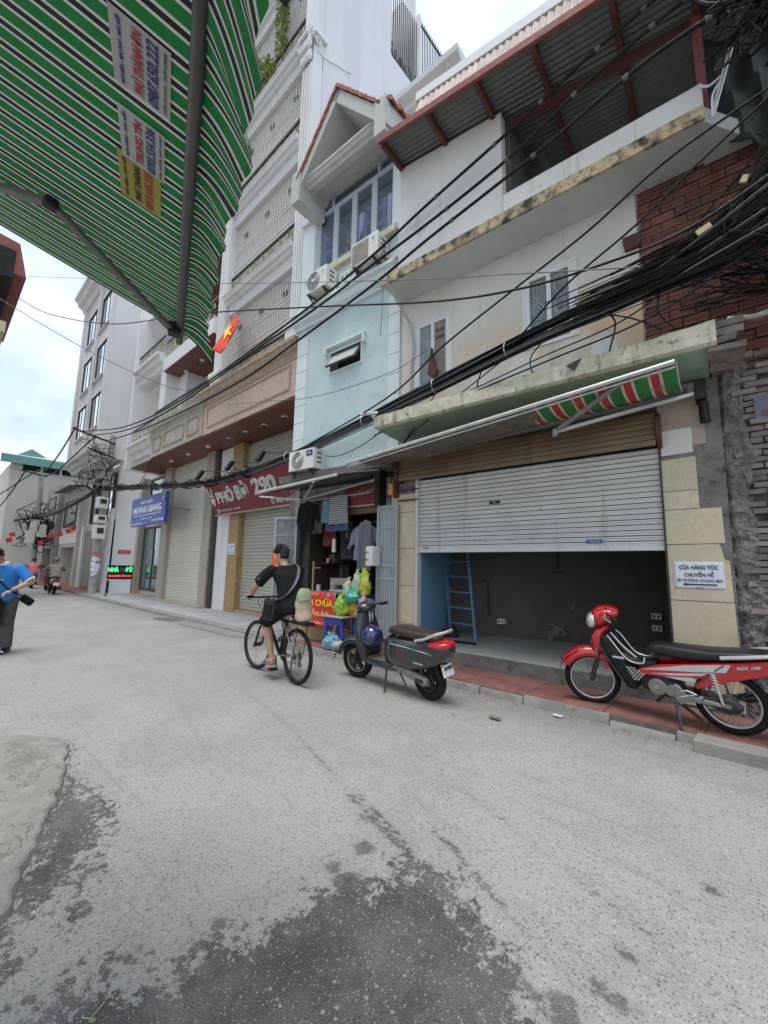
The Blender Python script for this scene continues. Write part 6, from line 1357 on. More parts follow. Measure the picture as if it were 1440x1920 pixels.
U3 = [(.2, 4.4, 6.62), (-.57, 4.4, 6.62), (-1.7, 4.4, 6.40), (-3.29, 4.4, 6.18), (-4.36, 4.4, 5.99), (-6.35, 4.4, 5.78), (-8.81, 4.4, 5.60), (-13.44, 4.4, 5.75), (-17.5, 4.5, 6.15), (-21.6, 4.95, 6.9)]
cable('uppermost thick black cable sloping across the roofed balcony', U1, .022, ties=5)
cable('thick black cable just below the uppermost one across the roofed balcony', U2, .022, ties=4)
cable('third thick black cable, lowest of the three crossing the white upper wall', U3, .021, ties=4)
cable('single black cable sagging over the street past the red flag', [(.4, 4.0, 4.52), (-.27, 4.0, 4.31), (-.97, 4.0, 4.33), (-1.83, 4.0, 4.48), (-2.99, 4.0, 4.86), (-5.21, 4.0, 5.77), (-9.35, 3.6, 7.2), (-13.5, 2.9, 8.3), (-17, 1.9, 9.6), (-20, 1.3, 11.2)], .013)
cable('thin grey wire running above the single black cable over the street', [(-.6, 3.8, 4.01), (-1.73, 3.8, 4.51), (-3.56, 3.8, 5.33), (-8.99, 3.8, 7.91), (-14, 2.6, 9.8), (-20, 1.45, 12.2)], .006, 'cablegrey')
cable('black cable slanting from the top right corner past the boarded window', [(.35, 4.3, 5.48), (-.41, 4.3, 5.31), (-1.13, 4.3, 4.98), (-1.97, 4.3, 4.7), (-2.95, 4.3, 4.36), (-3.98, 4.35, 3.94), (-6.5, 4.7, 3.72)], .012)
cable('black cable slanting beside the previous one and joining the bundle below the right window', [(.35, 4.4, 5.5), (-.22, 4.4, 5.18), (-.72, 4.4, 4.87), (-1.45, 4.5, 4.61), (-2.16, 4.7, 4.26)], .011)
cable('thin grey wire crossing the sky at the far left to the white house', [(-20, .4, 11.2), (-14.0, .56, 8.09), (-14.0, 2.57, 7.48), (-14.0, 4.48, 7.17), (-13.8, 5.4, 7.16)], .009, 'cablegrey')
cable('thin wire dangling down the aqua wall from the cornice', [(-4.75, 5.05, 6.6), (-4.77, 5.05, 6.0), (-4.8, 5.05, 5.55)], .006, 'cablegrey')
cable('faint wire stretched low across the stone balcony and the aqua wall', [(-10.6, 5.0, 5.75), (-8.4, 4.95, 5.25), (-6.5, 4.95, 4.85), (-4.6, 5.0, 4.75), (-3.8, 5.1, 4.95)], .006, 'cablegrey')
cable('wire drooping from the white house soffit to the thick bundle', [(-16.2, 5.2, 5.3), (-17.0, 5.2, 4.7), (-17.9, 5.25, 4.3)], .012)
# the thick bundle along the fronts: many single cables laid side by side
BP = [(.6, 4.72, 4.78), (.25, 4.7, 4.66), (-.17, 4.7, 4.53), (-.76, 4.75, 4.40), (-1.91, 4.75, 4.30), (-3.07, 4.75, 4.14), (-4.68, 4.8, 3.95), (-6.88, 4.9, 3.73), (-8.92, 5.0, 3.66), (-11.54, 5.1, 3.72), (-15.58, 5.2, 4.12), (-18.7, 5.2, 4.45), (-21.6, 5.05, 4.72)]
Bd = thing('cable_bundle', 'thick sagging bundle of black cables running along the house fronts to the pole', 'cable bundle', (-6, 4.85, 3.85))
rnd = random.Random(3)
for k in range(44):
    a = rnd.random() * 6.283; rr = .085 * rnd.random() ** .5; tw = rnd.uniform(-1.2, 1.2); loose = rnd.random() < .3
    pts = []
    for i, p in enumerate(BP):
        spread = (2.6 - .5 * i) if i < 3 else (1.25 if i < 6 else .95)
        if loose and i < 7: spread *= 1.5
        ang = a + tw * i * .35
        pts.append((p[0], p[1] + rr * spread * math.cos(ang) * .7 + rnd.uniform(-.008, .008), p[2] + rr * spread * math.sin(ang) + rnd.uniform(-.012, .012) - (.03 * rnd.random() if loose else 0)))
    MB().tube(catenary(pts, 4), rnd.choice((.007, .009, .009, .011, .015)), 5).build('cable', M['cablegrey'] if rnd.random() < .12 else M['cable'], Bd, smooth=True)
for t_ in (4.3, 5.2, 6.1, 7.2, 8.1):
    i = int(t_); f_ = t_ - i; p = V(BP[i]) * (1 - f_) + V(BP[i + 1]) * f_; MB().torus(p, .10, .007, 'x', 16, 5).build('tie', M['alu'], Bd)
wrap = MB()
for k in range(70):
    f_ = rnd.uniform(8, 11.9); i = int(f_); p = V(BP[i]).lerp(V(BP[i + 1]), f_ - i); wrap.torus(p + V((0, rnd.uniform(-.03, .03), rnd.uniform(-.04, .04))), rnd.uniform(.07, .13), .012, 'x', 10, 4)
tag(wrap.build('wrapping', M['cable'], Bd), kind='stuff')
# loose strands below the bundle
for k, (lb, pts) in enumerate((
    ('loose black strand looping below the bundle near the boarded window', [(-2.6, 4.75, 4.15), (-2.72, 4.8, 3.95), (-2.7, 4.84, 3.84)]),
    ('loose strand curving down to the canopy left of centre', [(-1.7, 4.72, 4.25), (-1.95, 4.75, 4.05), (-1.95, 4.8, 3.83)]),
    ('loose strand hanging under the right window', [(-1.15, 4.75, 4.35), (-1.02, 4.78, 4.15), (-1.1, 4.8, 3.82)]),
    ('loose strand arching below the right window to the canopy', [(-1.2, 4.7, 4.3), (-.85, 4.74, 4.1), (-.6, 4.8, 3.9)]),
    ('loose strand dropping from the bundle by the broken bowl', [(-.55, 4.7, 4.4), (-.62, 4.75, 4.1), (-.50, 4.8, 3.88)]),
    ('slack black strand sagging along the canopy edge', [(-.3, 4.7, 4.42), (-.9, 4.7, 4.10), (-1.8, 4.7, 3.98), (-2.9, 4.75, 3.85), (-3.9, 4.78, 3.78)]),
    ('second slack strand below the bundle, close to the cream canopy edge', [(.1, 4.65, 4.3), (-.7, 4.66, 4.0), (-1.7, 4.68, 3.90), (-3.2, 4.7, 3.75), (-4.6, 4.75, 3.6)]),
    ('slack strand ending at the lamp box left of the shutter', [(-2.2, 4.7, 4.15), (-3.2, 4.75, 3.75), (-3.9, 4.8, 3.45), (-4.3, 5.0, 3.2)]),
    ('two-part strand falling across the aqua wall to the tailor awning', [(-3.4, 4.8, 4.02), (-3.9, 4.9, 3.6), (-4.4, 5.0, 3.3), (-5.0, 5.0, 3.15)]),
    ('thin strand crossing the aqua wall above the dusty air conditioner', [(-3.9, 5.0, 4.3), (-4.9, 5.1, 3.75), (-5.8, 5.1, 3.55), (-6.3, 5.0, 3.6)]))):
    cable(lb, pts, .008 if k % 2 else .010, group='loose strands hanging from the cable bundle')
# tangle over the bricks at the right
tg = MB(); rnd = random.Random(11)
for k in range(150):
    p0 = V((rnd.uniform(-.5, .1), 4.72 + rnd.uniform(-.1, .1), 4.42 + rnd.uniform(-.12, .3))); p3 = V((rnd.uniform(.45, 1.2), 4.9 + rnd.uniform(-.3, .4), rnd.uniform(4.2, 5.9)))
    mid = [p0.lerp(p3, f_) + V((rnd.uniform(-.08, .08), rnd.uniform(-.1, .1), rnd.uniform(-.16, .12))) for f_ in (.3, .65)]
    tg.tube(catenary([p0 - V((rnd.uniform(.3, 1.4), 0, .05)), p0] + mid + [p3], 5), rnd.choice((.005, .006, .008, .010)), 4)
for k in range(110):      # wires converging on a knot above the ruined wall
    kn = V((.42 + rnd.uniform(-.06, .1), 4.95, 4.03 + rnd.uniform(-.08, .06))); a = rnd.uniform(0.2, 3.0); L_ = rnd.uniform(.3, 1.0)
    e = kn + V((L_ * math.cos(a), rnd.uniform(-.2, .25), L_ * math.sin(a) * 1.1)); m_ = kn.lerp(e, .5) + V((rnd.uniform(-.15, .15), rnd.uniform(-.12, .12), rnd.uniform(-.12, .12)))
    tg.tube(catenary([kn, m_, e], 6), rnd.choice((.005, .006, .008, .011)), 4)
for k in range(30):      # wires leaving down to the right
    kn = V((.45, 4.95, 4.02)); e = kn + V((rnd.uniform(.4, .9), rnd.uniform(-.2, .2), rnd.uniform(-1.0, -.1))); tg.tube(catenary([kn, kn.lerp(e, .5) + V((.05, -.1, -.1 * rnd.random())), e], 5), .006, 4)
for k in range(210):      # scraps and coils further right
    c = V((rnd.uniform(.45, 1.1), 4.8 + rnd.uniform(-.2, .5), rnd.uniform(4.1, 6.0))); r_ = rnd.uniform(.05, .25)
    tg.tube(catenary([c + V((r_ * math.cos(t0) * rnd.uniform(.6, 1.3), rnd.uniform(-.08, .08), r_ * math.sin(t0) * rnd.uniform(.6, 1.3))) for t0 in [rnd.random() * 6 + j * 1.1 for j in range(5)]], 4), rnd.choice((.004, .006, .008)), 4)
for k in range(90): 
    f_ = rnd.random(); p = V((-.45, 4.7, 4.5)).lerp(V((.75, 4.8, 5.15)), f_) + V((rnd.uniform(-.05, .05), rnd.uniform(-.06, .06), rnd.uniform(-.06, .06))); tg.obox(p, (rnd.uniform(.02, .09), .02, rnd.uniform(.01, .03)), (0, rnd.uniform(-1, 0), 0))
o = solo(tg, 'cable_tangle', 'dense tangle of black wires over the red bricks at the right edge', 'cable tangle', M['cable'], (.4, 4.9, 4.4), kind='stuff', smooth=True)
tg = MB()
for k in range(120):      # upper tangle and big loops at the top right corner
    c = V((.45 + rnd.uniform(-.12, .5), 4.5 + rnd.uniform(-.3, .3), 7.1 + rnd.uniform(-.75, .4))); pts = [c + V((rnd.uniform(-.45, .5), rnd.uniform(-.2, .2), rnd.uniform(-.35, .35))) for _ in range(4)]
    tg.tube(catenary(pts, 6), rnd.choice((.007, .010, .014)), 5)
for k, (cx, cz, rx_, rz_) in enumerate(((.45, 7.0, .55, .42), (.55, 7.02, .55, .38), (.7, 7.25, .6, .42), (.8, 6.95, .5, .2), (.75, 6.7, .5, .12))):
    tg.tube([(cx + rx_ * math.cos(a), 4.4 + .05 * k, cz + rz_ * math.sin(a)) for a in [math.pi * .75 + i * math.pi / 14 for i in range(16)]], .019, 6)
for k in range(70): tg.obox(V((.25, 4.5, 7.3)).lerp(V((.55, 4.5, 6.5)), rnd.random()) + V((rnd.uniform(-.08, .1), rnd.uniform(-.1, .1), rnd.uniform(-.06, .06))), (rnd.uniform(.03, .10), .03, rnd.uniform(.02, .05)), (0, rnd.uniform(-1.5, 1.5), 0))
solo(tg, 'cable_tangle', 'knot and big loops of black cable at the top right corner under the roof', 'cable tangle', M['cable'], (.5, 4.5, 7), kind='stuff', smooth=True)
for lb, p, s_, rr in (('yellowish plastic tag caught in the tangle of wires', (-.20, 4.62, 4.68), (.12, .02, .06), (0, -.4, .1)), ('small torn beige tag higher in the tangle of wires', (.12, 4.62, 5.0), (.06, .02, .07), (0, .5, 0))):
    solo(MB().obox(p, s_, rr), 'plastic_tag', lb, 'tag', mat('yellowed_tag', (.5, .44, .24), .6, .15), p, bevel=.004)
mb = MB(); rnd = random.Random(2)
for k in range(260):
    p = V((.55 + rnd.uniform(-.15, .35), 5.15 + rnd.uniform(-.1, .1), 4.12 + rnd.uniform(-.08, .22))); q_ = Euler((rnd.uniform(-1.5, 1.5), rnd.uniform(-1.5, 1.5), rnd.uniform(0, 6))).to_matrix(); s = rnd.uniform(.02, .04)
    mb.add([p + q_ @ V(v) for v in ((0, -s * .4, 0), (s, 0, 0), (0, s * .4, 0), (-s * .3, 0, 0))], [(0, 1, 2), (0, 2, 3)])
tw = thing('weed', 'small green weed growing on top of the ruined brick wall', 'plant', (.6, 5.15, 4.05)); mb.build('foliage', M['leafdark'], tw); MB().tube([(.6, 5.15, 4.0), (.62, 5.15, 4.2)], .008, 4).build('stem', M['leafdark'], tw)
# dark tarpaulin hanging at the end of the roof, pipe lashed beside it
mb = MB().grid(lambda a, b: (.82 + .72 * a - .10 * b, -.3 + .25 * a + .09 * abs(math.sin(a * 8 + b * 2)) + .06 * noise.noise(V((a * 4, b * 5, 3))), 6.2 - .5 * a * (1 - b) + (1.25 - .1 * a) * b), 20, 18)
solo(mb, 'tarpaulin', 'dark tarpaulin hanging beside the balcony post at the top right', 'tarpaulin', M['tarp'], (1.0, -.3, 6.2), 'F', smooth=True, solid=.02, ang=25)
solo(MB().cyl((.80, -.62, 6.1), (.98, -.75, 6.62), .022, n=8), 'lashed_pipe', 'short pale pipe lashed beside the balcony end', 'pipe', M['alu'], (.9, -.7, 6.1), 'F')
solo(MB().tube(catenary([(.72, -.64, 6.5), (.80, -.66, 6.42), (.92, -.68, 6.44), (.82, -.66, 6.3), (.80, -.65, 6.05)], 5), .012, 6), 'rope', 'frayed pale rope hanging at the balcony corner', 'rope', M['paper'], (.8, -.65, 6.2), 'F')

# ------------------------------------------------------------------ far end of the street
Z = thing('stucco_building', 'off-white old stucco building with sea green roof at the far end of the street', 'building', (-42, 5, 0))
MB().walls(-52, -38.2, 0, 8.2, 3.3, 9.0, []).build('wall', M['stucco'], Z)
MB().box(-38.19, -38.0, 3.3, 9.0, 0, 7.75).build('wall', M['stucco'], Z)
MB().box(-38.1, -37.9, 3.35, 3.9, 7.75, 8.1).build('parapet', M['stucco'], Z)
MB().box(-38.3, -38.1, 3.9, 9, 7.75, 8.3).build('dark_loft', M['dark'], Z)
for y in (4.9, 6.0): MB().box(-38.1, -38.0, y, y + .12, 7.75, 8.3).build('loft_post', M['white'], Z)
MB().add([(-37.4, 2.7, 8.55), (-37.4, 9, 8.55), (-41, 9, 9.5), (-41, 2.9, 9.3)], [(0, 1, 2, 3)]).build('roof', mat('pale_roof_sheet', (.5, .5, .47), .7, .1), Z, solid=.06)
MB().box(-37.42, -37.3, 2.68, 9, 8.05, 8.6).build('roof_fascia', M['greenroof'], Z)
MB().prism([(3.4, 8.9), (6.0, 8.9), (4.5, 9.75)], -41, -40, 'x').build('roof_gable', M['greenroof'], Z); MB().prism([(5.9, 8.9), (9.0, 8.9), (7.6, 9.7)], -41, -40, 'x').build('roof_gable', M['greenroof'], Z)
def farshop(label, x0, x1, y, h, m, dark, awn=None):
    t_ = thing('shop_house', label, 'house', ((x0 + x1) / 2, y, 0))
    MB().walls(x0, x1, .05, h, y, y + 3, [(x0 + .3, x1 - .3, .06, 2.3)]).build('wall', M[m], t_)
    MB().box(x0 + .3, x1 - .3, y + .5, y + .6, .05, 2.3).build('shop_opening', M[dark], t_)
    MB().box(x0, x1, y - .05, y, 2.5, 3.0).build('signband', M[awn or 'stucco'], t_)
    if h > 4.5:
        f = MB().walls(x0 + .6, x1 - .6, 3.5, h - .7, y - .05, y + .02, [(x0 + .7, x1 - .7, 3.6, h - .8)]).build('window', M['framedark'], t_); MB().box(x0 + .7, x1 - .7, y - .03, y - .01, 3.6, h - .8).build('pane', M['glass'], t_)
    return t_
farshop('low beige shop with tin roof beside the pale grey house', -32.8, -28.5, 5.6, 5.8, 'stucco', 'concrete', 'ac')
farshop('dark narrow two-storey shop beyond the low beige shop', -36.5, -32.9, 5.3, 6.3, 'concrete', 'dark', 'rust')
MB().obox((-30.6, 5.4, 5.75), (4.2, .9, .06), (rad(10), 0, 0)).build('tin_roof', M['corr'], bpy.data.objects['shop_house.001'])
farshop('dim shop front with teal shutter at the end of the street', -62, -46, 2.9, 4.2, 'concrete', 'greenroof', 'redsteel')
e = thing('end_house', 'shadowy low house with dark eave closing the end of the street', 'house', (-52, 1.6, 0))
MB().box(-56, -50, -3, 3.2, 0, 3.4).build('wall', mat('end_wall', (.16, .19, .18), .9, .3, .8), e); MB().obox((-49.8, .2, 3.6), (1.6, 6.5, .12), (0, rad(15), 0)).build('eave', M['dark'], e)
for y in (.9, 2.0, 2.9): MB().box(-50.0, -49.95, y - .35, y + .35, 0, 2.4).build('shutter', M['greenroof'] if y > 1 else M['dark'], e)
p2 = thing('utility_pole', 'farther pole hung with wires, boxes and red flags down the street', 'utility pole', (-33, 4.5, 0))
MB().cyl((-33, 4.5, 0), (-33, 4.35, 6.9), .16, .12, 10).build('pole', M['concrete'], p2); MB().bar((-33, 3.3, 6.9), (-33, 4.6, 6.7), .08).build('crossarm', M['darkmetal'], p2)
for z, y in ((2.5, 4.1), (3.2, 4.25), (2.9, 4.6)): MB().box(-33.1, -32.7, y - .2, y + .25, z, z + .75).build('meter_box', M['ac'], p2, bevel=.02)
tg = MB(); rnd = random.Random(9)
for k in range(60):
    c = V((-32.9, 4.35 + rnd.uniform(-.6, .6), rnd.uniform(2.4, 4.6))); tg.tube(catenary([c + V((rnd.uniform(-.2, .2), rnd.uniform(-.5, .5), rnd.uniform(-.6, .6))) for _ in range(4)], 4), .025, 4)
tag(tg.build('cable_tangle', M['cable'], p2), kind='stuff')
cable('thick bundle continuing from the near pole down the street', [(-21.6, 4.9, 4.75), (-24.5, 4.7, 4.35), (-28.5, 4.55, 4.1), (-33, 4.35, 4.1), (-38, 3.9, 4.2), (-48, 3.2, 4.4)], .09)
cable('upper pair of cables between the two poles', [(-21.6, 3.75, 7.2), (-25, 3.9, 6.8), (-29, 4.0, 6.5), (-33, 3.9, 6.8), (-40, 3.0, 6.0)], .035)
cable('lower upper cable between the two poles', [(-21.6, 4.5, 7.0), (-25.5, 4.4, 6.6), (-29, 4.3, 6.3), (-33, 4.2, 6.7)], .035)
cable('wire falling away left beyond the farther pole', [(-33, 3.5, 6.8), (-36, 3.2, 5.6), (-41, 2.9, 4.9), (-50, 2.4, 5.5)], .04)
rnd = random.Random(21)
for k, (y, z) in enumerate(((3.3, 3.1), (4.55, 2.7), (4.95, 3.1), (5.25, 3.2), (3.0, 2.7), (5.45, 3.35), (5.6, 3.5))):
    X_ = -32 + .5 * k; mb = MB().grid(lambda a, b: (X_ + .1 * math.sin(a * 5), y - .22 * a + .1 * b, z - .22 * b - .12 * a), 5, 5)
    solo(mb, 'street_flag', 'small red flag hung over the far end of the street', 'flag', M['flagred'], (X_, y, z), group='small red flags over the street', solid=.01)
# house with the red roof at the upper left
lt = thing('red_roofed_house', 'house corner with overhanging red roof high at the left edge', 'house', (-21, .2, 0))
MB().box(-27, -20.6, -3, .72, 0, 12.6).build('wall', mat('pinkish_wall', (.6, .5, .46), .8, .1), lt)
MB().add([(-20, -3, 13.9), (-20, 1.12, 13.35), (-20, 1.42, 12.1), (-20, -3, 12.3), (-27, -3, 13.9), (-27, 1.12, 13.35), (-27, 1.42, 12.1), (-27, -3, 12.3)], [(0, 1, 2, 3), (7, 6, 5, 4), (0, 4, 5, 1), (1, 5, 6, 2), (2, 6, 7, 3), (3, 7, 4, 0)]).build('roof', M['redsteel'], lt)
MB().box(-26.5, -19.98, -2.5, 1.05, 11.9, 13.0).build('roof_recess', M['dark'], lt)
MB().box(-26, -19.9, -2.5, 1.05, 9.7, 10.1).build('balcony', mat('yellow_slab', (.55, .5, .33), .8, .1), lt)
w = MB().walls(-20.56, -20.54, 10.2, 11.9, 0, .5, []).build('window', M['glass'], lt)
# apartment tower across the street, seen in the arched window
tw = thing('apartment_tower', 'grey apartment tower standing across the street, mirrored in the arched window', 'tower', (-34, -46, 0))
MB().box(-62, -20, -60, -46, 0, 74).build('wall', M['towerwall'], tw)
wm = MB()
for i in range(13):
    for j in range(22):
        x = -61 + i * 3.15; z = 4 + j * 3.2; wm.box(x, x + 1.9, -46.0, -45.9, z, z + 1.9)
wm.build('windows', M['glass'], tw)
for i in range(7): MB().box(-62 + i * 6.9, -61.2 + i * 6.9, -46, -45.3, 0, 74).build('rib', M['white'], tw)
# ------------------------------------------------------------------ two-wheelers
TR4 = Matrix.Translation
def wheel(parent, x, r, w, style, T=None, rim='greymetal'):
    """wheel centred at (x, 0, r); children tyre, rim and spokes"""
    def fin(mb):
        if T: mb.v = [tuple(T @ V(p)) for p in mb.v]
        return mb
    h = fin(MB().cyl((x, -.06, r), (x, .06, r), .028, n=14)).build('wheel', M['darkmetal'], parent, smooth=True)
    t = MB(); m_ = []
    for j in range(13):
        a = 2 * math.pi * j / 12; rr = w * .5
        m_.append((r - rr * .92 + rr * .92 * math.cos(a), rr * math.sin(a)))
    t.lathe(m_, (x, 0, r), 'y', 44); fin(t).build('tyre', M['rubber'], h, smooth=True)
    ri = r - w * .95
    rm = MB().lathe([(ri + .006, -w * .36), (ri - .010, -w * .30), (ri - .014, 0), (ri - .010, w * .30), (ri + .006, w * .36), (ri + .012, 0), (ri + .006, -w * .36)], (x, 0, r), 'y', 40)
    fin(rm).build('rim', M[rim], h, smooth=True)
    s = MB()
    if style == 'wire':
        for k in range(28):
            a = 2 * math.pi * k / 28; b = a + (.35 if k % 2 else -.35); y = .03 if k % 4 < 2 else -.03
            s.tube([(x + .026 * math.cos(b), y, r + .026 * math.sin(b)), (x + ri * math.cos(a), 0, r + ri * math.sin(a))], .0022, 4)
        s.cyl((x, -.05, r), (x, .05, r), .04 if w > .05 else .02, n=14)
    elif style == 'cast':
        for k in range(5):
            a = 2 * math.pi * k / 5 + .3; s.bar((x, 0, r), (x + ri * math.cos(a), 0, r + ri * math.sin(a)), .05, .03); s.bar((x, .02, r), (x + ri * math.cos(a + .28), .0, r + ri * math.sin(a + .28)), .025, .02)
        s.cyl((x, -.05, r), (x, .05, r), .06, n=16)
        s.torus((x, .045, r), .085, .012, 'y', 24, 5)
    fin(s).build('spokes', M['greymetal'] if style == 'wire' else M['darkmetal'], h, smooth=True)
    return h
def bloft(st, e=2.6, n=22): return MB().loft([sell((x, 0, zc), hy, hz, e, n) for x, zc, hy, hz in st])
def vloft(st, e=2.6, n=22): return MB().loft([sell((x, y, z), hy, hx, e, n, 'z') for x, y, z, hx, hy in st])

# --- dark grey electric scooter
hd = math.atan2(.13, -1.37)
G1 = thing('scooter', 'dark grey scooter with brown seat parked on the road edge before the tailor shop', 'scooter', (-2.86, 3.98, -.002), rot=(rad(-7), 0, hd))
wheel(G1, 0, .245, .115, 'cast', rim='darkmetal')
TS = TR4((1.2, 0, 0)) @ Matrix.Rotation(rad(14), 4, 'Z') @ TR4((-1.2, 0, 0))
wheel(G1, 1.33, .25, .10, 'cast', TS)
def steer(mb, T): mb.v = [tuple(T @ V(p)) for p in mb.v]; return mb
b = bloft([(-.56, .655, .05, .03), (-.52, .635, .10, .07), (-.42, .605, .14, .115), (-.24, .575, .17, .155), (0, .545, .19, .185), (.2, .525, .20, .195), (.40, .515, .195, .195), (.56, .51, .17, .175), (.64, .50, .11, .13)], 3.2, 26).build('body', M['scoot'], G1, smooth=True, sub=1, ang=60)
txt('lettering', 'V', .05, .045, M['alu'], b, (-.52, -.02, .60), (math.pi / 2, 0, -math.pi / 2), ext=.02)
txt('lettering', 'VINFAST', .15, .022, M['alu'], b, (-.02, .193, .47), (math.pi / 2, 0, math.pi), ext=.012, shear=.2); txt('lettering', 'Klara', .10, .022, M['redprint'], b, (.26, .201, .53), (math.pi / 2, 0, math.pi), ext=.012, shear=.2)
MB().tube([(.46, .180, .635), (.2, .186, .63), (-.1, .176, .61), (-.28, .155, .585)], .006, 5).build('side_stripe', M['alu'], b, smooth=True)
bloft([(-.565, .695, .05, .02), (-.52, .69, .105, .042), (-.40, .685, .148, .05), (-.25, .69, .165, .042), (-.12, .70, .165, .014)], 3, 24).build('tail_light', M['redlens'], b, smooth=True, sub=1)
bloft([(-.33, .745, .05, .02), (-.27, .755, .105, .042), (-.12, .765, .13, .055), (.05, .765, .14, .06), (.16, .76, .145, .06), (.3, .775, .14, .065), (.46, .775, .12, .06), (.58, .76, .08, .045), (.63, .74, .03, .02)], 2.8, 24).build('seat', M['leather'], G1, smooth=True, sub=1)
for s in (-1, 1):
    MB().tube(catenary([(.04, s * .155, .72), (-.15, s * .165, .765), (-.36, s * .14, .82), (-.50, s * .06, .845), (-.52, 0, .848)], 5), .017, 8).build('grab_rail', M['alu'], G1, smooth=True)
vloft([(.62, 0, .33, .05, .13), (.61, 0, .45, .06, .14), (.60, 0, .60, .055, .13), (.59, 0, .70, .04, .10)]).build('seat_front_panel', M['brownplastic'], G1, smooth=True, sub=1)
bloft([(.48, .31, .12, .05), (.56, .315, .155, .05), (.8, .315, .15, .045), (.98, .32, .15, .05), (1.06, .36, .11, .05)], 4).build('floor_body', M['scoot'], G1, smooth=True)
bloft([(.6, .365, .135, .008), (.8, .362, .135, .008), (.98, .368, .13, .008)], 6).build('footboard', M['floormat'], G1)
vloft([(1.04, 0, .25, .05, .13), (1.06, 0, .36, .075, .18), (1.09, 0, .55, .085, .215), (1.115, 0, .72, .08, .21), (1.125, 0, .86, .07, .17), (1.11, 0, .98, .055, .11)]).build('leg_shield', M['scoot'], G1, smooth=True, sub=1)
vloft([(.99, 0, .36, .03, .14), (1.03, 0, .55, .035, .168), (1.055, 0, .72, .035, .16), (1.07, 0, .86, .03, .12), (1.07, 0, .94, .025, .08)]).build('inner_shield', M['brownplastic'], G1, smooth=True, sub=1)
steer(MB().lathe([(.235, -.10), (.285, -.095), (.312, -.06), (.322, 0), (.312, .06), (.285, .095), (.235, .10)], (1.33, 0, .265), 'y', 22, .25, 2.5), TS).build('front_fender', M['scoot'], G1, smooth=True, solid=.008)
for s in (-1, 1): steer(MB().cyl((1.33, s * .075, .25), (1.19, s * .06, .66), .022), TS).build('fork', M['darkmetal'], G1, smooth=True)
ck = steer(MB().ell((1.11, 0, 1.0), (.12, .165, .085), 18, 12), TS).build('handlebar_cowl', M['scoot'], G1, smooth=True)
steer(MB().ell((1.20, 0, .985), (.045, .08, .055), 16, 10), TS).build('headlight', M['lens'], ck, smooth=True)
d_ = steer(MB().add([], []).cyl((1.075, 0, 1.03), (1.045, 0, 1.09), .07, n=20), TS).build('display', M['glass'], ck, smooth=True)
steer(MB().tube(catenary([(1.0, -.34, 1.0), (1.06, -.2, 1.01), (1.11, 0, 1.02), (1.06, .2, 1.01), (1.0, .34, 1.0)], 4), .014, 8), TS).build('handlebar', M['darkmetal'], G1, smooth=True)
for s in (-1, 1):
    steer(MB().cyl((1.035, s * .23, 1.005), (.995, s * .35, 1.0), .021), TS).build('grip', M['black'], G1, smooth=True)
    steer(MB().tube([(1.08, s * .2, 1.0), (1.10, s * .24, .985), (1.06, s * .34, .97)], .008, 6), TS).build('brake_lever', M['alu'], G1, smooth=True)
for y in (.03, -.03): steer(MB().tube(catenary([(1.06, y, .97), (1.02, y + .03, .90), (1.03, y + .02, .82), (1.06, y, .80)], 4), .009, 6), TS).build('hook', M['whiteplastic'], G1, smooth=True)
MB().lathe([(.262, -.06), (.275, -.05), (.28, 0), (.275, .05), (.262, .06)], (0, 0, .245), 'y', 18, 1.35, 3.0).build('rear_fender', M['black'], G1, smooth=True, solid=.006)
MB().bar((-.25, 0, .56), (-.40, 0, .40), .09, .02).build('plate_bracket', M['black'], G1)
pl_ = MB().obox((-.415, 0, .40), (.012, .19, .14), (0, rad(24), 0)).build('licence_plate', M['whiteprint'], G1, bevel=.004)
for tx, z in (('29-MĐ1', .432), ('071.87', .370)): txt('lettering', tx, .14, .045, M['ink'], pl_, (-.424 - (.40 - z) * -.44, 0, z), (math.pi / 2 + rad(0), 0, -math.pi / 2), bold=.0, ext=.006)
MB().ell((-.40, .09, .47), (.02, .02, .018), 8, 6).ell((-.40, -.09, .47), (.02, .02, .018), 8, 6).build('indicator', M['amber'], G1, smooth=True)
MB().loft([sell((x, .10, z), hy, hz, 3, 14) for x, z, hy, hz in ((.48, .34, .03, .045), (.3, .31, .035, .05), (.1, .27, .04, .06), (0, .25, .045, .065), (-.07, .245, .03, .04))]).build('motor_housing', M['greymetal'], G1, smooth=True)
MB().box(-.02, .10, .142, .150, .23, .27).build('motor_plate', M['darkmetal'], G1)
for s in (-1, 1): MB().tube([(.06 + .0, s * .11, .5), (.0, s * .11, .28)], .018, 8).build('shock', M['darkmetal'], G1, smooth=True)
MB().bar((.62, .12, .28), (.56, .24, .01), .022).box(.52, .60, .22, .28, .0, .012).build('side_stand', M['darkmetal'], G1)
MB().tube([(.38, .12, .27), (.24, .16, .16), (.30, .15, .13)], .012, 6).tube([(.38, -.12, .27), (.24, -.16, .16)], .012, 6).build('centre_stand', M['darkmetal'], G1)
def squeeze(o):
    for ch in o.children:
        if ch.name.startswith('wheel'): continue
        if ch.type == 'MESH':
            if ch.location.length > 1e-6:
                if ch.location.x < -.1: ch.location.x = -.1 + (ch.location.x + .1) * .62
            else:
                for v_ in ch.data.vertices:
                    if v_.co.x < -.1: v_.co.x = -.1 + (v_.co.x + .1) * .62
        squeeze(ch)
squeeze(G1); G1.scale = (.94, .94, .94); G1.location.x -= .02
hp = (TR4(G1.location) @ Euler(G1.rotation_euler).to_matrix().to_4x4())
hm = thing('helmet', 'glossy navy open-face helmet hanging inside the dark grey scooter', 'helmet', tuple(hp @ V((.88, .06, .60))), rot=(rad(-62), rad(-38), hd))
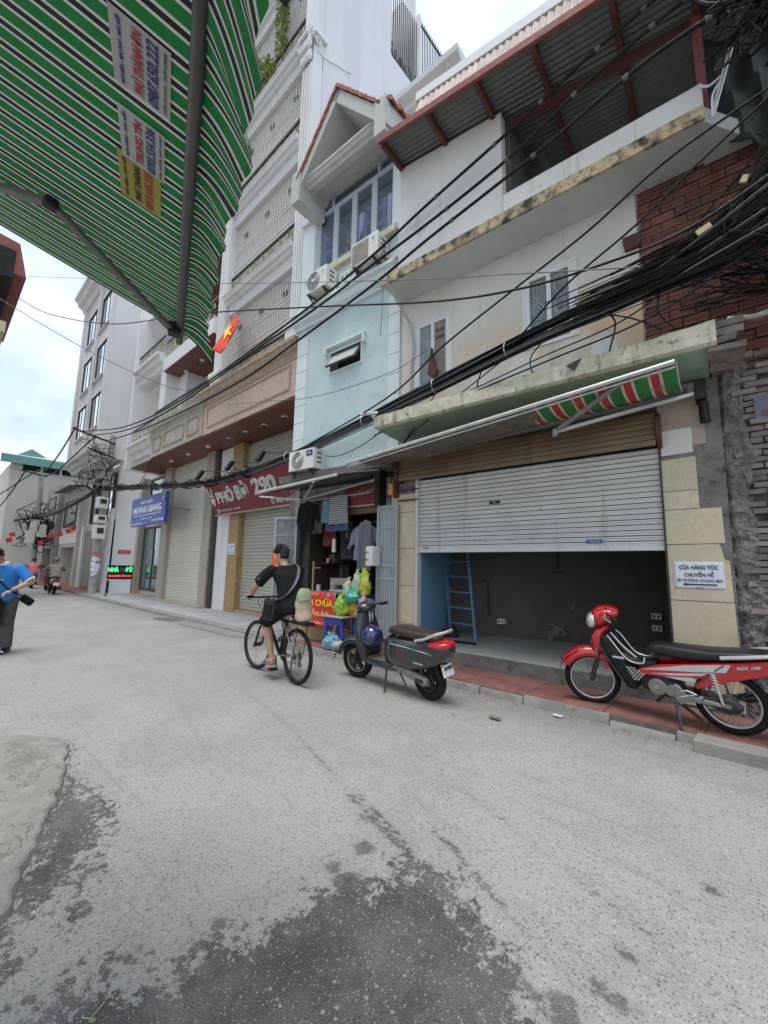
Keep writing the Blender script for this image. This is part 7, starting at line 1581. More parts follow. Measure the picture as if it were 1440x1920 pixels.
MB().lathe([(.001, .135), (.05, .13), (.09, .105), (.122, .06), (.132, 0), (.126, -.06), (.118, -.065), (.001, -.055)], (0, 0, 0), 'z', 24).build('shell', M['navyhelmet'], hm, smooth=True)
MB().torus((0, 0, -.062), .122, .008, 'z', 24, 6).build('trim', M['black'], hm, smooth=True)
MB().lathe([(.138, -.05), (.14, .02), (.128, .06)], (0, 0, -.01), 'z', 10, -.9, .9).build('visor', mat('smoky_visor', (.12, .12, .12), .1, .05, coat=1.), hm, smooth=True, solid=.004)

# --- red underbone motorbike
hd2 = math.atan2(.12, -1.21)
G2 = thing('motorbike', 'red and silver underbone motorbike with black seat parked on the red pavement', 'motorbike', (-.27, 4.87, PZ), rot=(rad(-8), 0, hd2))
wheel(G2, 0, .288, .074, 'wire', rim='steel')
T2 = TR4((1.06, 0, 0)) @ Matrix.Rotation(rad(20), 4, 'Z') @ TR4((-1.06, 0, 0))
wheel(G2, 1.22, .285, .070, 'wire', T2, 'steel')
for s in (-1, 1): steer(MB().tube([(1.22, s * .07, .285), (1.13, s * .07, .55), (1.06, s * .06, .78)], .02, 8), T2).build('fork', M['darkmetal'], G2, smooth=True)
ff2 = MB()
prof = [(.255, -.085), (.30, -.08), (.335, -.06), (.352, -.02), (.354, 0), (.352, .02), (.335, .06), (.30, .08), (.255, .085)]
ff2.lathe(prof, (1.22, 0, .285), 'y', 24, .55, 2.25)
k0 = len(ff2.v)
steer(ff2, T2).build('front_fender', M['bikered'], G2, smooth=True, solid=.008)
steer(MB().loft([sell((1.22 + .335 * math.cos(a), 0, .285 + .335 * math.sin(a) + .01), w_, .02, 2.4, 16) for a, w_ in ((1.2, .085), (.8, .088), (.5, .075), (.3, .045), (.2, .012))]), T2).build('fender_beak', M['bikered'], G2, smooth=True)
steer(MB().bar((1.10, .075, .56), (1.05, .08, .42), .012, .05), T2).build('fender_stay', M['bikered'], G2)
# front apron, cowl and lamp
vloft([(1.03, 0, .58, .05, .11), (1.09, 0, .65, .08, .15), (1.11, 0, .74, .075, .16), (1.08, 0, .83, .06, .13), (1.04, 0, .88, .04, .08)]).build('front_apron', M['bikered'], G2, smooth=True, sub=1)
MB().prism([(1.10, .60), (1.16, .70), (1.13, .80), (1.09, .70)], .10, .125, 'y').build('apron_trim', M['bikesilver'], G2, bevel=.008)
ck = steer(MB().loft([sell((x, 0, z), hy, hz, 2.4, 20) for x, z, hy, hz in ((1.18, .945, .06, .06), (1.14, .955, .125, .105), (1.06, .985, .165, .115), (.97, 1.02, .165, .075), (.88, 1.03, .11, .03))]), T2).build('handlebar_cowl', M['bikered'], G2, smooth=True, sub=1)
steer(MB().loft([sell((x, 0, z), hy, hz, 2.3, 18) for x, z, hy, hz in ((1.225, .915, .03, .03), (1.205, .92, .10, .075), (1.16, .935, .13, .095), (1.12, .945, .135, .075))]), T2).build('headlight', M['lens'], ck, smooth=True, sub=1)
for s in (-1, 1):
    steer(MB().tube(catenary([(1.03, s * .10, 1.0), (.98, s * .22, 1.03), (.92, s * .36, 1.0)], 4), .012, 8), T2).build('handlebar', M['darkmetal'], G2, smooth=True)
    steer(MB().cyl((.965, s * .26, 1.02), (.92, s * .37, 1.0), .019), T2).build('grip', M['black'], G2, smooth=True)
    steer(MB().tube([(1.02, s * .18, 1.02), (1.04, s * .24, 1.01), (.98, s * .37, .99)], .006, 6), T2).build('brake_lever', M['alu'], G2, smooth=True)
    steer(MB().tube([(1.0, s * .19, 1.04), (1.02, s * .20, 1.12)], .006, 6), T2).build('mirror_stem', M['black'], G2)
# leg shield, frame tube
lg = MB().prism([(1.04, .80), (1.09, .70), (1.05, .60), (.90, .40), (.84, .28), (.74, .26), (.72, .40), (.80, .50), (.92, .66), (.98, .80)], -.14, .14, 'y').build('leg_shield', M['black'], G2, bevel=.03)
MB().tube(catenary([(1.06, .15, .72), (1.0, .155, .58), (.86, .155, .36), (.80, .15, .26)], 4), .010, 6).build('shield_edge', M['darkmetal'], lg, smooth=True)
txt('lettering', 'HONDA', .11, .022, M['whiteprint'], lg, (.88, .146, .585), (math.pi / 2, 0, math.pi), bold=.03, ext=.01)
for k in range(6):
    for j in range(5 - abs(k - 2)): MB().obox((.80 - .03 * j - .012 * k, .146, .50 - .022 * k), (.022, .012, .012), (0, .5, 0)).build('grille_fin', M['alu'], lg)
MB().tube([(1.0, 0, .80), (.85, 0, .60), (.66, 0, .50), (.35, 0, .52), (-.1, 0, .66)], .035, 10).build('frame', M['black'], G2, smooth=True)
bloft([(.90, .60, .04, .03), (.80, .53, .06, .05), (.68, .50, .08, .06), (.56, .53, .09, .06)]).build('centre_cover', M['black'], G2, smooth=True)
for s in (-1, 1): MB().tube(catenary([(.98, s * .12, .80), (.94, s * .14, .76), (.80, s * .14, .58), (.66, s * .14, .56), (.64, s * .12, .62)], 4), .008, 6).build('carrier_bar', M['alu'], G2, smooth=True)
MB().tube(catenary([(.95, .10, .83), (.84, .10, .70), (.72, .10, .60)], 4), .008, 6).build('carrier_bar', M['alu'], G2, smooth=True)
# seat, side covers, tail
bloft([(.64, .70, .04, .02), (.60, .705, .085, .05), (.48, .70, .11, .07), (.3, .70, .12, .07), (.15, .705, .13, .06), (0, .73, .13, .05), (-.2, .755, .12, .045), (-.36, .775, .09, .03), (-.42, .785, .04, .015)], 2.6, 22).build('seat', M['seatblack'], G2, smooth=True, sub=1)
for s in (-1, 1):
    y0, y1 = (.10, .135) if s > 0 else (-.135, -.10)
    sc = MB().prism([(.74, .44), (.70, .50), (.52, .57), (.2, .635), (-.12, .70), (-.40, .765), (-.58, .80), (-.62, .765), (-.52, .69), (-.28, .61), (.0, .50), (.22, .395), (.25, .42), (.18, .50), (.42, .46)], y0, y1, 'y').build('side_cover', M['bikered'], G2, bevel=.012)
    yy = (y1, y1 + .004) if s > 0 else (y0 - .004, y0)
    for poly in ([(.68, .50), (.30, .605), (-.05, .672), (-.01, .595), (.25, .555)], [(.60, .475), (.28, .535), (.12, .565), (.18, .53), (.40, .490)], [(.48, .465), (.24, .50), (.22, .465), (.30, .455)]):
        MB().prism(poly, yy[0], yy[1], 'y').build('decal', M['bikesilver'], sc)
    MB().tube([(.0, (yy[1]), .66), (.1, yy[1], .57), (.24, yy[1], .42)], .006, 5).build('cover_edge', M['rust'], sc)
    if s > 0: txt('lettering', 'RSX 100', .17, .026, M['bikesilver'], sc, (-.17, .142, .668), (math.pi / 2, rad(-13), math.pi), bold=.03, ext=.008, shear=.3)
    MB().tube(catenary([(.02, s * .13, .72), (-.2, s * .14, .765), (-.42, s * .12, .81), (-.56, s * .05, .84), (-.58, 0, .845)], 4), .017, 8).build('grab_rail', M['bikesilver'], G2, smooth=True)
bloft([(-.40, .755, .10, .04), (-.52, .785, .085, .04), (-.62, .80, .05, .03), (-.66, .80, .02, .012)]).build('tail_light', M['redlens'], G2, smooth=True)
MB().prism([(-.34, .70), (-.55, .72), (-.60, .68), (-.42, .64)], -.06, .06, 'y').build('tail_trim', M['bikesilver'], G2, bevel=.01)
MB().prism([(-.20, .62), (-.36, .66), (-.50, .56), (-.60, .36), (-.575, .35), (-.46, .50), (-.34, .59), (-.16, .59)], -.07, .07, 'y').build('rear_fender', M['black'], G2, bevel=.01)
p_ = MB().obox((-.565, 0, .50), (.010, .19, .14), (0, rad(24), 0)).build('licence_plate', mat('yellowed_plate', (.6, .5, .3), .5, .1), G2); txt('lettering', '29-H7', .13, .04, M['ink'], p_, (-.568, 0, .53), (math.pi / 2, 0, -math.pi / 2), ext=.008)
# engine and running gear
en = MB().loft([sell((x, 0, z), hy, hz, 3, 16) for x, z, hy, hz in ((.70, .34, .07, .07), (.60, .34, .10, .10), (.48, .335, .11, .105), (.36, .33, .09, .08))]).build('engine', M['darkmetal'], G2, smooth=True)
MB().cyl((.55, .10, .345), (.55, .135, .345), .082, n=22).build('engine_cover', M['greymetal'], en, bevel=.01)
MB().cyl((.43, .10, .33), (.43, .13, .33), .06, n=18).build('engine_cover', M['greymetal'], en, bevel=.01); MB().cyl((.56, .136, .345), (.56, .142, .345), .022, n=14).build('plug', M['steel'], en)
fn = MB()
for k in range(7): fn.box(.68 + .022 * k, .688 + .022 * k, -.06, .06, .30 - .004 * k, .41)
fn.build('cylinder_fins', M['darkmetal'], en)
MB().prism([(.40, .42), (.35, .40), (.30, .33), (.06, .315), (.04, .28), (.30, .27), (.36, .22), (.40, .27)], .135, .165, 'y').build('footrest_hanger', M['greymetal'], G2, bevel=.012)
MB().loft([sell((x, .10, z), .022, hz, 3, 14) for x, z, hz in ((.36, .30, .04), (.15, .295, .045), (.0, .288, .075), (-.07, .288, .05), (-.10, .288, .02))]).build('chain_case', M['darkmetal'], G2, smooth=True)
MB().bar((.38, -.10, .31), (0, -.10, .288), .04).build('swingarm', M['greymetal'], G2); MB().bar((.30, .115, .31), (-.02, .125, .288), .03).build('swingarm', M['greymetal'], G2)
MB().tube(catenary([(.62, -.10, .26), (.5, -.13, .20), (.2, -.15, .24), (-.1, -.16, .30), (-.38, -.16, .36)], 4), [.02] * 8 + [.03] * 4 + [.045] * 5, 10).build('exhaust', M['darkmetal'], G2, smooth=True)
for s in (-1, 1):
    MB().cyl((.10, s * .13, .60), (.035, s * .14, .30), .012).build('shock', M['chrome'], G2)
    MB().tube([(.10 - .065 * t_ * .72 + .026 * math.cos(t_ * 50), s * .131 + .026 * math.sin(t_ * 50), .60 - .21 * t_) for t_ in [i / 60 for i in range(61)]], .0055, 5).build('spring', M['alu'], G2, smooth=True)
MB().bar((.40, .15, .28), (.34, .27, .012), .024).box(.29, .37, .24, .30, 0, .012).build('side_stand', M['darkmetal'], G2)
MB().bar((.42, .10, .25), (.20, .15, .12), .022).build('centre_stand', M['darkmetal'], G2)
for s in (-1, 1): MB().cyl((.52, s * .12, .255), (.52, s * .27, .265), .016).build('footpeg', M['black'], G2); MB().cyl((.18, s * .14, .33), (.18, s * .22, .36), .014).build('footpeg', M['greymetal'], G2)
MB().tube([(.40, .15, .33), (.30, .17, .38), (.22, .17, .36), (.36, .16, .30)], .008, 5).build('pillion_bracket', M['alu'], G2)

for s in (-1, 1): MB().tube(catenary([(1.0, s * .14, 1.02), (1.10, s * .12, .96), (1.06, s * .07, .84), (1.10, s * .06, .62), (1.19, s * .05, .36)], 4), .005, 5).build('brake_cable', M['cable'], G2)
G2.scale = (.94, .94, .94); G2.location.x -= .04
# --- bicycle
hd3 = math.atan2(.08, -1.0)
G3 = thing('bicycle', 'black city bicycle with rear rack ridden up the street', 'bicycle', (-4.41, 3.26, -.002), rot=(0, 0, hd3))
wheel(G3, 0, .335, .044, 'wire', rim='darkmetal'); wheel(G3, 1.04, .335, .044, 'wire', TR4((.9, 0, 0)) @ Matrix.Rotation(rad(6), 4, 'Z') @ TR4((-.9, 0, 0)), 'darkmetal')
for nm, pts, r_, mm in (('seat_tube', [(.43, 0, .29), (.27, 0, .76)], .018, 'black'), ('down_tube', [(.43, 0, .29), (.82, 0, .74)], .022, 'black'), ('top_tube', [(.285, 0, .72), (.80, 0, .80)], .019, 'black'), ('head_tube', [(.83, 0, .70), (.79, 0, .86)], .022, 'black'),
        ('stem', [(.79, 0, .86), (.765, 0, .98), (.83, 0, 1.0)], .016, 'black'), ('seat_post', [(.27, 0, .76), (.235, 0, .87)], .014, 'steel')):
    MB().tube(pts, r_, 10).build(nm, M[mm], G3, smooth=True)
for s in (-1, 1):
    MB().tube([(1.04, s * .055, .335), (.93, s * .055, .56), (.835, s * .03, .70)], .015, 8).build('fork', M['black'], G3, smooth=True)
    MB().tube([(0, s * .06, .335), (.29, s * .025, .70)], .009, 7).build('seat_stay', M['greymetal'], G3, smooth=True); MB().tube([(0, s * .06, .335), (.42, s * .03, .29)], .010, 7).build('chain_stay', M['greymetal'], G3, smooth=True)
    MB().tube([(-.02, s * .07, .345), (-.10, s * .07, .72)], .006, 6).build('rack_stay', M['black'], G3)
MB().tube([(.80, -.31, 1.02), (.84, -.15, 1.01), (.84, .15, 1.01), (.80, .31, 1.02)], .013, 8).build('handlebar', M['black'], G3, smooth=True)
for s in (-1, 1): MB().cyl((.815, s * .22, 1.018), (.797, s * .325, 1.022), .018).build('grip', M['black'], G3, smooth=True); MB().tube([(.85, s * .17, 1.0), (.89, s * .20, .985), (.87, s * .29, .975)], .006, 6).build('brake_lever', M['steel'], G3)
bloft([(.10, .885, .075, .025), (.2, .89, .07, .028), (.32, .885, .03, .02), (.38, .88, .018, .012)]).build('saddle', M['black'], G3, smooth=True, sub=1)
rk = MB()
for y in (-.07, -.025, .025, .07): rk.tube([(.20, y, .74), (-.30, y, .735)], .006, 5)
for x in (.2, .05, -.15, -.30): rk.tube([(x, -.07, .738), (x, .07, .738)], .006, 5)
rk.build('rack', M['black'], G3, smooth=True)
solo_p = MB().box(-.26, .12, -.07, .07, .745, .765).build('rack_pad', M['black'], G3, bevel=.008)
MB().ell((.14, 0, .80), (.02, .03, .02), 8, 6).build('rear_light', M['redlens'], G3)
MB().cyl((.43, -.055, .29), (.43, -.05, .29), .09, n=26).build('chainring', M['darkmetal'], G3)
for s, a in ((1, -1.9), (-1, 1.24)):
    e = V((.43 + .17 * math.cos(a), s * .07, .29 + .17 * math.sin(a))); MB().bar((.43, s * .06, .29), e, .02).build('crank', M['steel'], G3); MB().box(e.x - .045, e.x + .045, min(e.y, e.y + s * .1), max(e.y, e.y + s * .1), e.z - .012, e.z + .012).build('pedal', M['black'], G3)
MB().tube([(.43, -.052, .38), (0, -.052, .38)], .004, 4).tube([(.43, -.052, .20), (.03, -.052, .22)], .004, 4).build('chain', M['greymetal'], G3)
for k in range(6): MB().cyl((0, -.045 + .003 * k, .335), (0, -.043 + .003 * k, .335), .05 - .005 * k, n=18).build('sprocket', M['greymetal'], G3)
MB().box(.02, .05, -.07, -.05, .20, .30).cyl((.03, -.075, .21), (.03, -.05, .21), .022).build('derailleur', M['darkmetal'], G3)
MB().cyl((0, .035, .335), (0, .038, .335), .085, n=26).build('brake_disc', M['steel'], G3)
MB().tube([(.02, .06, .32), (.02, .075, .12), (-.05, .08, .08)], .009, 6).build('kickstand', M['black'], G3)
MB().tube(catenary([(.84, .12, 1.0), (.93, .1, .95), (.88, .05, .80), (.84, .03, .72)], 4), .004, 5).tube(catenary([(.84, -.12, 1.0), (.95, -.08, .93), (.88, -.04, .78)], 4), .004, 5).build('brake_cable', M['cable'], G3)
bmat = TR4(G3.location) @ Euler(G3.rotation_euler).to_matrix().to_4x4()
sk = thing('woven_sack', 'beige woven sack with a green patch standing on the bicycle rack', 'sack', tuple(bmat @ V((-.12, 0, .765))), rot=(0, 0, hd3))
MB().loft([sell((.0 + .03 * math.sin(z * 6), 0, z), .10 * s, .09 * s, 2.6, 18, 'z') for z, s in ((0, .9), (.03, 1.1), (.10, 1.05), (.13, .95), (.2, 1.02), (.25, .9), (.30, .93), (.36, .82), (.39, .6), (.40, .25))]).build('body', M['beigesack'], sk, smooth=True, sub=1); MB().loft([sell((.01, .005, z), .098 * s, .088 * s, 2.6, 18, 'z') for z, s in ((.27, 1.0), (.33, .95), (.37, .85), (.405, .45))]).build('patch', mat('faded_green_patch', (.3, .38, .22), .8, .2), sk, smooth=True)

for ch in sk.children:
    for v_ in ch.data.vertices: v_.co = v_.co + noise.noise_vector(v_.co * 13) * .022 * min(1, v_.co.z * 12)
# ------------------------------------------------------------------ people
def finger_hand(mb, palm, fwd, side, up, s=1., curl=1.2, thumb=1):
    """palm, four separate bent fingers of different length and a side thumb"""
    palm = V(palm); fwd = V(fwd).normalized(); side = V(side).normalized(); up = V(up).normalized()
    Q = Matrix((fwd, side, up)).transposed().to_4x4()
    mb.ell(palm, (.048 * s, .042 * s, .017 * s), 12, 8, Q)
    for k, (off, ln) in enumerate(((-.031, .066), (-.0105, .076), (.0105, .071), (.031, .055))):
        p = palm + fwd * .040 * s + side * off * s; pts = [p - fwd * .02 * s, p]; a = 0
        for j in range(3):
            a += curl * .55; pts.append(pts[-1] + (fwd * math.cos(a) - up * math.sin(a)) * ln * s * (.42, .33, .25)[j])
        mb.tube(pts, [.0095 * s, .0092 * s, .0088 * s, .008 * s, .0065 * s], 8)
    t0 = palm - fwd * .018 * s + side * -.036 * s * thumb
    mb.tube([t0, t0 - side * .022 * s * thumb + fwd * .02 * s - up * .008 * s, t0 - side * .030 * s * thumb + fwd * .045 * s - up * .018 * s], [.012 * s, .0105 * s, .008 * s], 8)
def head(mb, c, fwd, tilt=0, s=1.):
    """skull, jaw, nose, lips, ears"""
    c = V(c); f = V((fwd[0], fwd[1], 0)).normalized(); f = (f + V((0, 0, tilt))).normalized(); l = V((0, 0, 1)).cross(f).normalized(); u = f.cross(l)
    Q = Matrix((f, l, u)).transposed().to_4x4()
    P = lambda a, b, d: c + (f * a + l * b + u * d) * s
    mb.ell(P(-.008, 0, .025), (.092 * s, .074 * s, .088 * s), 16, 12, Q); mb.ell(P(.02, 0, -.045), (.066 * s, .056 * s, .066 * s), 14, 10, Q)
    mb.tube([P(.085, 0, .02), P(.106, 0, -.022), P(.088, 0, -.034)], [.010 * s, .015 * s, .010 * s], 8)
    mb.ell(P(.080, 0, -.062), (.012 * s, .022 * s, .006 * s), 10, 6, Q); mb.ell(P(.078, 0, -.074), (.012 * s, .018 * s, .006 * s), 10, 6, Q); mb.ell(P(.068, 0, -.098), (.022 * s, .024 * s, .016 * s), 10, 6, Q)
    for q in (-1, 1):
        mb.ell(P(-.012, q * .076, -.005), (.020 * s, .009 * s, .032 * s), 10, 8, Q); mb.ell(P(.076, q * .030, .034), (.018 * s, .024 * s, .008 * s), 10, 6, Q)
    return P, Q, (f, l, u)
def eyes(P, parent, s=1.):
    for q in (-1, 1):
        e = MB().ell(P(.078, q * .031, .014), (.009 * s, .012 * s, .008 * s), 10, 8).build('eye', M['whiteprint'], parent, smooth=True); MB().ell(P(.086, q * .031, .014), (.004 * s, .006 * s, .006 * s), 8, 6).build('iris', M['ink'], e, smooth=True)
def hair_cap(P, Q, s, rnd, m, name='hair'):
    mb = MB().ell(P(-.022, 0, .045), (.092 * s, .083 * s, .080 * s), 18, 12, Q); mb.ell(P(-.040, 0, .002), (.064 * s, .0765 * s, .066 * s), 14, 10, Q)
    for k in range(320):
        a, b = rnd.uniform(-2.4, 2.4), rnd.uniform(.0, 1.5); d = V((-math.cos(a) * math.cos(b) * .9 + .15, math.sin(a) * math.cos(b), math.sin(b)))
        p = P(-.022 + d.x * .086, d.y * .078, .040 + d.z * .078); q = P(-.022 + d.x * .108 + rnd.uniform(-.03, .03), d.y * .10 + rnd.uniform(-.03, .03), .040 + d.z * .104 + rnd.uniform(-.02, .025))
        mb.tube([p, q], [.009 * s, .003 * s], 5)
    return mb
rnd = random.Random(4)
Cy = thing('person', 'man in black T-shirt and shorts riding the black bicycle, seen from behind', 'person', tuple(G3.location), rot=(0, 0, hd3))
sh_l, el_l, ha_l = V((.41, .20, 1.40)), V((.58, .30, 1.20)), V((.775, .28, 1.055)); sh_r, el_r, ha_r = V((.41, -.20, 1.40)), V((.57, -.29, 1.20)), V((.775, -.28, 1.055))
hip_l, kn_l, an_l = V((.22, .10, .95)), V((.60, .14, .70)), V((.43, .12, .27)); hip_r, kn_r, an_r = V((.22, -.10, .95)), V((.62, -.13, .88)), V((.50, -.12, .52))
B_ = MB()
P, Q, ax_ = head(B_, (.475, .015, 1.585), (1, .42), -.22, 1.0)
B_.tube([(.40, 0, 1.41), (.43, 0, 1.47), (.455, .01, 1.53)], [.065, .056, .055], 12)
B_.loft([sell((x, 0, z), hy, hx, 2.3, 18, 'z') for x, z, hy, hx in ((.20, .86, .13, .10), (.21, .95, .165, .12), (.25, 1.08, .145, .10), (.31, 1.22, .165, .11), (.36, 1.33, .185, .105), (.39, 1.41, .14, .075), (.40, 1.44, .07, .05))])
for a, b, c, s in ((sh_l, el_l, ha_l, 1), (sh_r, el_r, ha_r, -1)):
    d = (c - b).normalized(); B_.limb([a, a.lerp(b, .5), b], [.056, .050, .042], 10); B_.tube([b, b.lerp(c, .35), b.lerp(c, .9)], [.042, .043, .029], 10)
    finger_hand(B_, c + V((.005, 0, 0)), (1, 0, -.15), (0, -1 * s, 0), (.1, 0, 1), 1.0, 1.55, 1)
for a, b, c, s in ((hip_l, kn_l, an_l, 1), (hip_r, kn_r, an_r, -1)):
    B_.limb([a, a.lerp(b, .5), b], [.092, .080, .058], 12); B_.tube([b, b.lerp(c, .3) + V((-.02, 0, -.01)), c], [.056, .060, .037], 12)
    B_.loft([sell(c + V(o), w, h, 2.2, 12) for o, w, h in (((-.06, 0, -.045), .028, .035), ((0, 0, -.035), .036, .05), ((.07, 0, -.055), .042, .032), ((.14, 0, -.07), .045, .020), ((.18, 0, -.075), .03, .012))])
body = B_.build('body', M['skin'], Cy, remesh=.0065)
eyes(P, body); hair_cap(P, Q, 1.0, rnd, M['hair']).build('hair', M['hair'], Cy, smooth=True)
S1 = MB().loft([sell((x, 0, z), hy, hx, 2.4, 20, 'z') for x, z, hy, hx in ((.16, .86, .165, .125), (.175, .93, .185, .135), (.225, 1.06, .172, .122), (.29, 1.22, .185, .128), (.345, 1.34, .205, .122), (.385, 1.415, .165, .090), (.405, 1.455, .085, .07))])
for a, b in ((sh_l, el_l), (sh_r, el_r)): S1.limb([a - V((.02, 0, .01)), a.lerp(b, .5), a.lerp(b, .92)], [.078, .076, .072], 12, ends=False); S1.ell(a - V((.02, 0, .005)), (.078, .078, .072))
jitter(S1, .022, 11)
sh1 = S1.build('tshirt', M['blackcloth'], Cy, remesh=.010)
for k in range(4):   # pale print on the left sleeve
    p = sh_l.lerp(el_l, .35 + .13 * k); MB().obox(p + V((-.045, .045, .02)), (.05, .02, .012), (.3, .5, .6)).build('sleeve_print', M['greycloth'], sh1)
S2 = MB().ell((.20, 0, .93), (.16, .185, .12), 16, 10)
for a, b in ((hip_l, kn_l), (hip_r, kn_r)): S2.tube([a, a.lerp(b, .5), a.lerp(b, .97)], [.122, .112, .098], 14)
jitter(S2, .022, 11); S2.build('shorts', M['blackcloth'], Cy, remesh=.011)
for c in (an_l, an_r):
    so = MB().loft([sell(c + V(o), w, h, 2.6, 14) for o, w, h in (((-.08, 0, -.078), .03, .012), ((-.04, 0, -.082), .042, .016), ((.06, 0, -.088), .048, .014), ((.15, 0, -.096), .052, .012), ((.21, 0, -.098), .03, .009))]).build('sandal', mat('grey_brown_sandal', (.22, .18, .15), .7, .2), Cy, smooth=True)
    MB().lathe([(.050, -.02), (.054, 0), (.050, .02)], tuple(c + V((.09, 0, -.075))), 'x', 14, .1, 3.04).build('strap', M['greycloth'], so, smooth=True, solid=.006)
bg = thing('shoulder_bag', 'black shoulder bag hanging at the cyclist left hip', 'bag', tuple(bmat @ V((.36, .22, .75))), rot=(rad(6), 0, hd3))
MB().box(-.13, .13, -.045, .045, 0, .27).build('pouch', M['black'], bg, bevel=.02); MB().box(-.10, .10, .045, .056, .03, .2).build('pocket', M['blackcloth'], bg, bevel=.01)
iv = bmat.inverted(); bm2 = TR4(bg.location) @ Euler(bg.rotation_euler).to_matrix().to_4x4()
pts = [bm2.inverted() @ (bmat @ V(p)) for p in ((.34, .21, 1.0), (.20, .195, 1.02), (.125, .12, 1.08), (.145, -.0, 1.2), (.21, -.09, 1.32), (.29, -.14, 1.43), (.40, -.135, 1.475), (.47, -.12, 1.40))]
cc = catenary(pts, 5); st = MB()
for i in range(len(cc) - 1): st.bar(cc[i], cc[i + 1], .036, .010)
st.build('strap', mat('grey_strap', (.09, .09, .10), .6, .2), bg)

# --- pedestrian at the left edge
Pd = thing('person', 'man in blue polo shirt and charcoal trousers stooping at the left edge of the street', 'person', (-9.08, .905, -.002), rot=(0, 0, rad(-30)))
B_ = MB()
P, Q, ax_ = head(B_, (.24, -.04, 1.50), (1, -.3), -.75, 1.0)
B_.tube([(.09, 0, 1.36), (.14, 0, 1.42), (.19, -.02, 1.45)], [.065, .058, .055], 12)
B_.loft([sell((x, 0, z), hy, hx, 2.3, 18, 'z') for x, z, hy, hx in ((-.02, .82, .14, .10), (-.02, .92, .16, .12), (.0, 1.05, .15, .12), (.03, 1.2, .17, .115), (.06, 1.3, .185, .10), (.08, 1.37, .12, .07))])
ls, le, lh = V((.06, .20, 1.33)), V((.05, .38, 1.11)), V((.26, .20, .98)); rs, re, rh = V((.06, -.20, 1.33)), V((.10, -.32, 1.10)), V((.32, -.12, 1.05))
for a, b, c, s in ((ls, le, lh, 1), (rs, re, rh, -1)):
    B_.limb([a, a.lerp(b, .5), b], [.055, .050, .043], 10); B_.tube([b, b.lerp(c, .35), b.lerp(c, .92)], [.043, .043, .030], 10)
    d = (c - b).normalized(); sd = V((0, 0, 1)).cross(d).normalized(); finger_hand(B_, c + d * .03, d, sd * -s, d.cross(sd * -s) if s < 0 else sd.cross(d) * -1, 1.0, .8)
for s in (-1, 1): B_.limb([(-.02, s * .10, .86), (.0, s * .11, .48), (-.03, s * .12, .09)], [.09, .06, .042], 10)
body = B_.build('body', M['skin'], Pd, remesh=.007); eyes(P, body); hair_cap(P, Q, 1.05, rnd, M['hair']).build('hair', M['hair'], Pd, smooth=True)
S1 = MB().loft([sell((x, 0, z), hy, hx, 2.4, 20, 'z') for x, z, hy, hx in ((-.02, .80, .185, .145), (-.02, .92, .185, .145), (.0, 1.05, .178, .140), (.03, 1.2, .192, .132), (.055, 1.31, .205, .118), (.085, 1.385, .12, .085))])
for a, b in ((ls, le), (rs, re)): S1.tube([a, a.lerp(b, .5), a.lerp(b, .82)], [.076, .076, .078], 12); S1.ell(a, (.076, .076, .072))
jitter(S1, .022, 11); sh2 = S1.build('polo_shirt', M['bluecloth'], Pd, remesh=.011)
MB().lathe([(.082, -.03), (.075, .0), (.066, .035)], (.115, 0, 1.40), 'z', 18).build('collar', M['whiteprint'], Pd, smooth=True, solid=.012)
for a, b in ((ls, le), (rs, re)): p, d = a.lerp(b, .84), (b - a).normalized(); MB().tube([p - d * .012, p + d * .012], .080, 14).build('cuff', M['whiteprint'], sh2, smooth=True)
txt('lettering', 'SHIP', .16, .03, M['whiteprint'], sh2, (.172, -.02, 1.14), (math.pi / 2, 0, math.pi / 2), ext=.02)
S2 = MB().ell((-.02, 0, .86), (.145, .175, .13), 16, 10)
for s in (-1, 1): S2.tube([(-.02, s * .095, .86), (.0, s * .105, .48), (-.03, s * .12, .08)], [.112, .085, .075], 14)
jitter(S2, .016, 8); S2.build('trousers', M['greytrouser'], Pd, remesh=.011)
for s in (-1, 1):
    c = V((-.03, s * .12, .0)); shh = MB().loft([sell(c + V(o), w, h, 2.6, 14) for o, w, h in (((-.09, 0, .04), .03, .035), ((-.04, 0, .05), .042, .05), ((.06, 0, .042), .046, .042), ((.14, 0, .03), .048, .028), ((.20, 0, .022), .03, .016))]).build('shoe', M['black'], Pd, smooth=True)
    MB().ell(c + V((.155, 0, .028)), (.05, .045, .027), 12, 8).build('toe_cap', M['whiteprint'], shh, smooth=True)
pm = TR4(Pd.location) @ Euler(Pd.rotation_euler).to_matrix().to_4x4()
mb = MB().loft([sell((.0 + .02 * math.sin(z * 9), 0, z), .17 * s, .13 * s, 2.4, 18, 'z') for z, s in ((0, .5), (.04, .9), (.14, 1.05), (.3, .95), (.42, .6), (.5, .25), (.56, .18))]); jitter(mb, .03, 8)
o = mb.build('black_sack', M['black'], None, smooth=True, loc=tuple(pm @ V((.26, .0, .42))), rot=(0, 0, rad(-30))); tag(o, 'bulging black plastic sack held in front of the man in blue', 'sack')
o = MB().box(-.04, .04, -.004, .004, -.08, .08).build('phone', M['black'], None, bevel=.003, loc=tuple(pm @ V((.42, -.02, 1.10))), rot=(rad(-50), 0, rad(60))); tag(o, 'black mobile phone held by the man in blue', 'phone')
o = MB().box(-.04, .04, -.10, .10, -.05, .07).build('waist_bag', M['blackcloth'], None, bevel=.03, loc=tuple(pm @ V((-.10, .28, .80))), rot=(rad(-35), 0, rad(-30))); tag(o, 'small black bag slung behind the man in blue', 'bag')
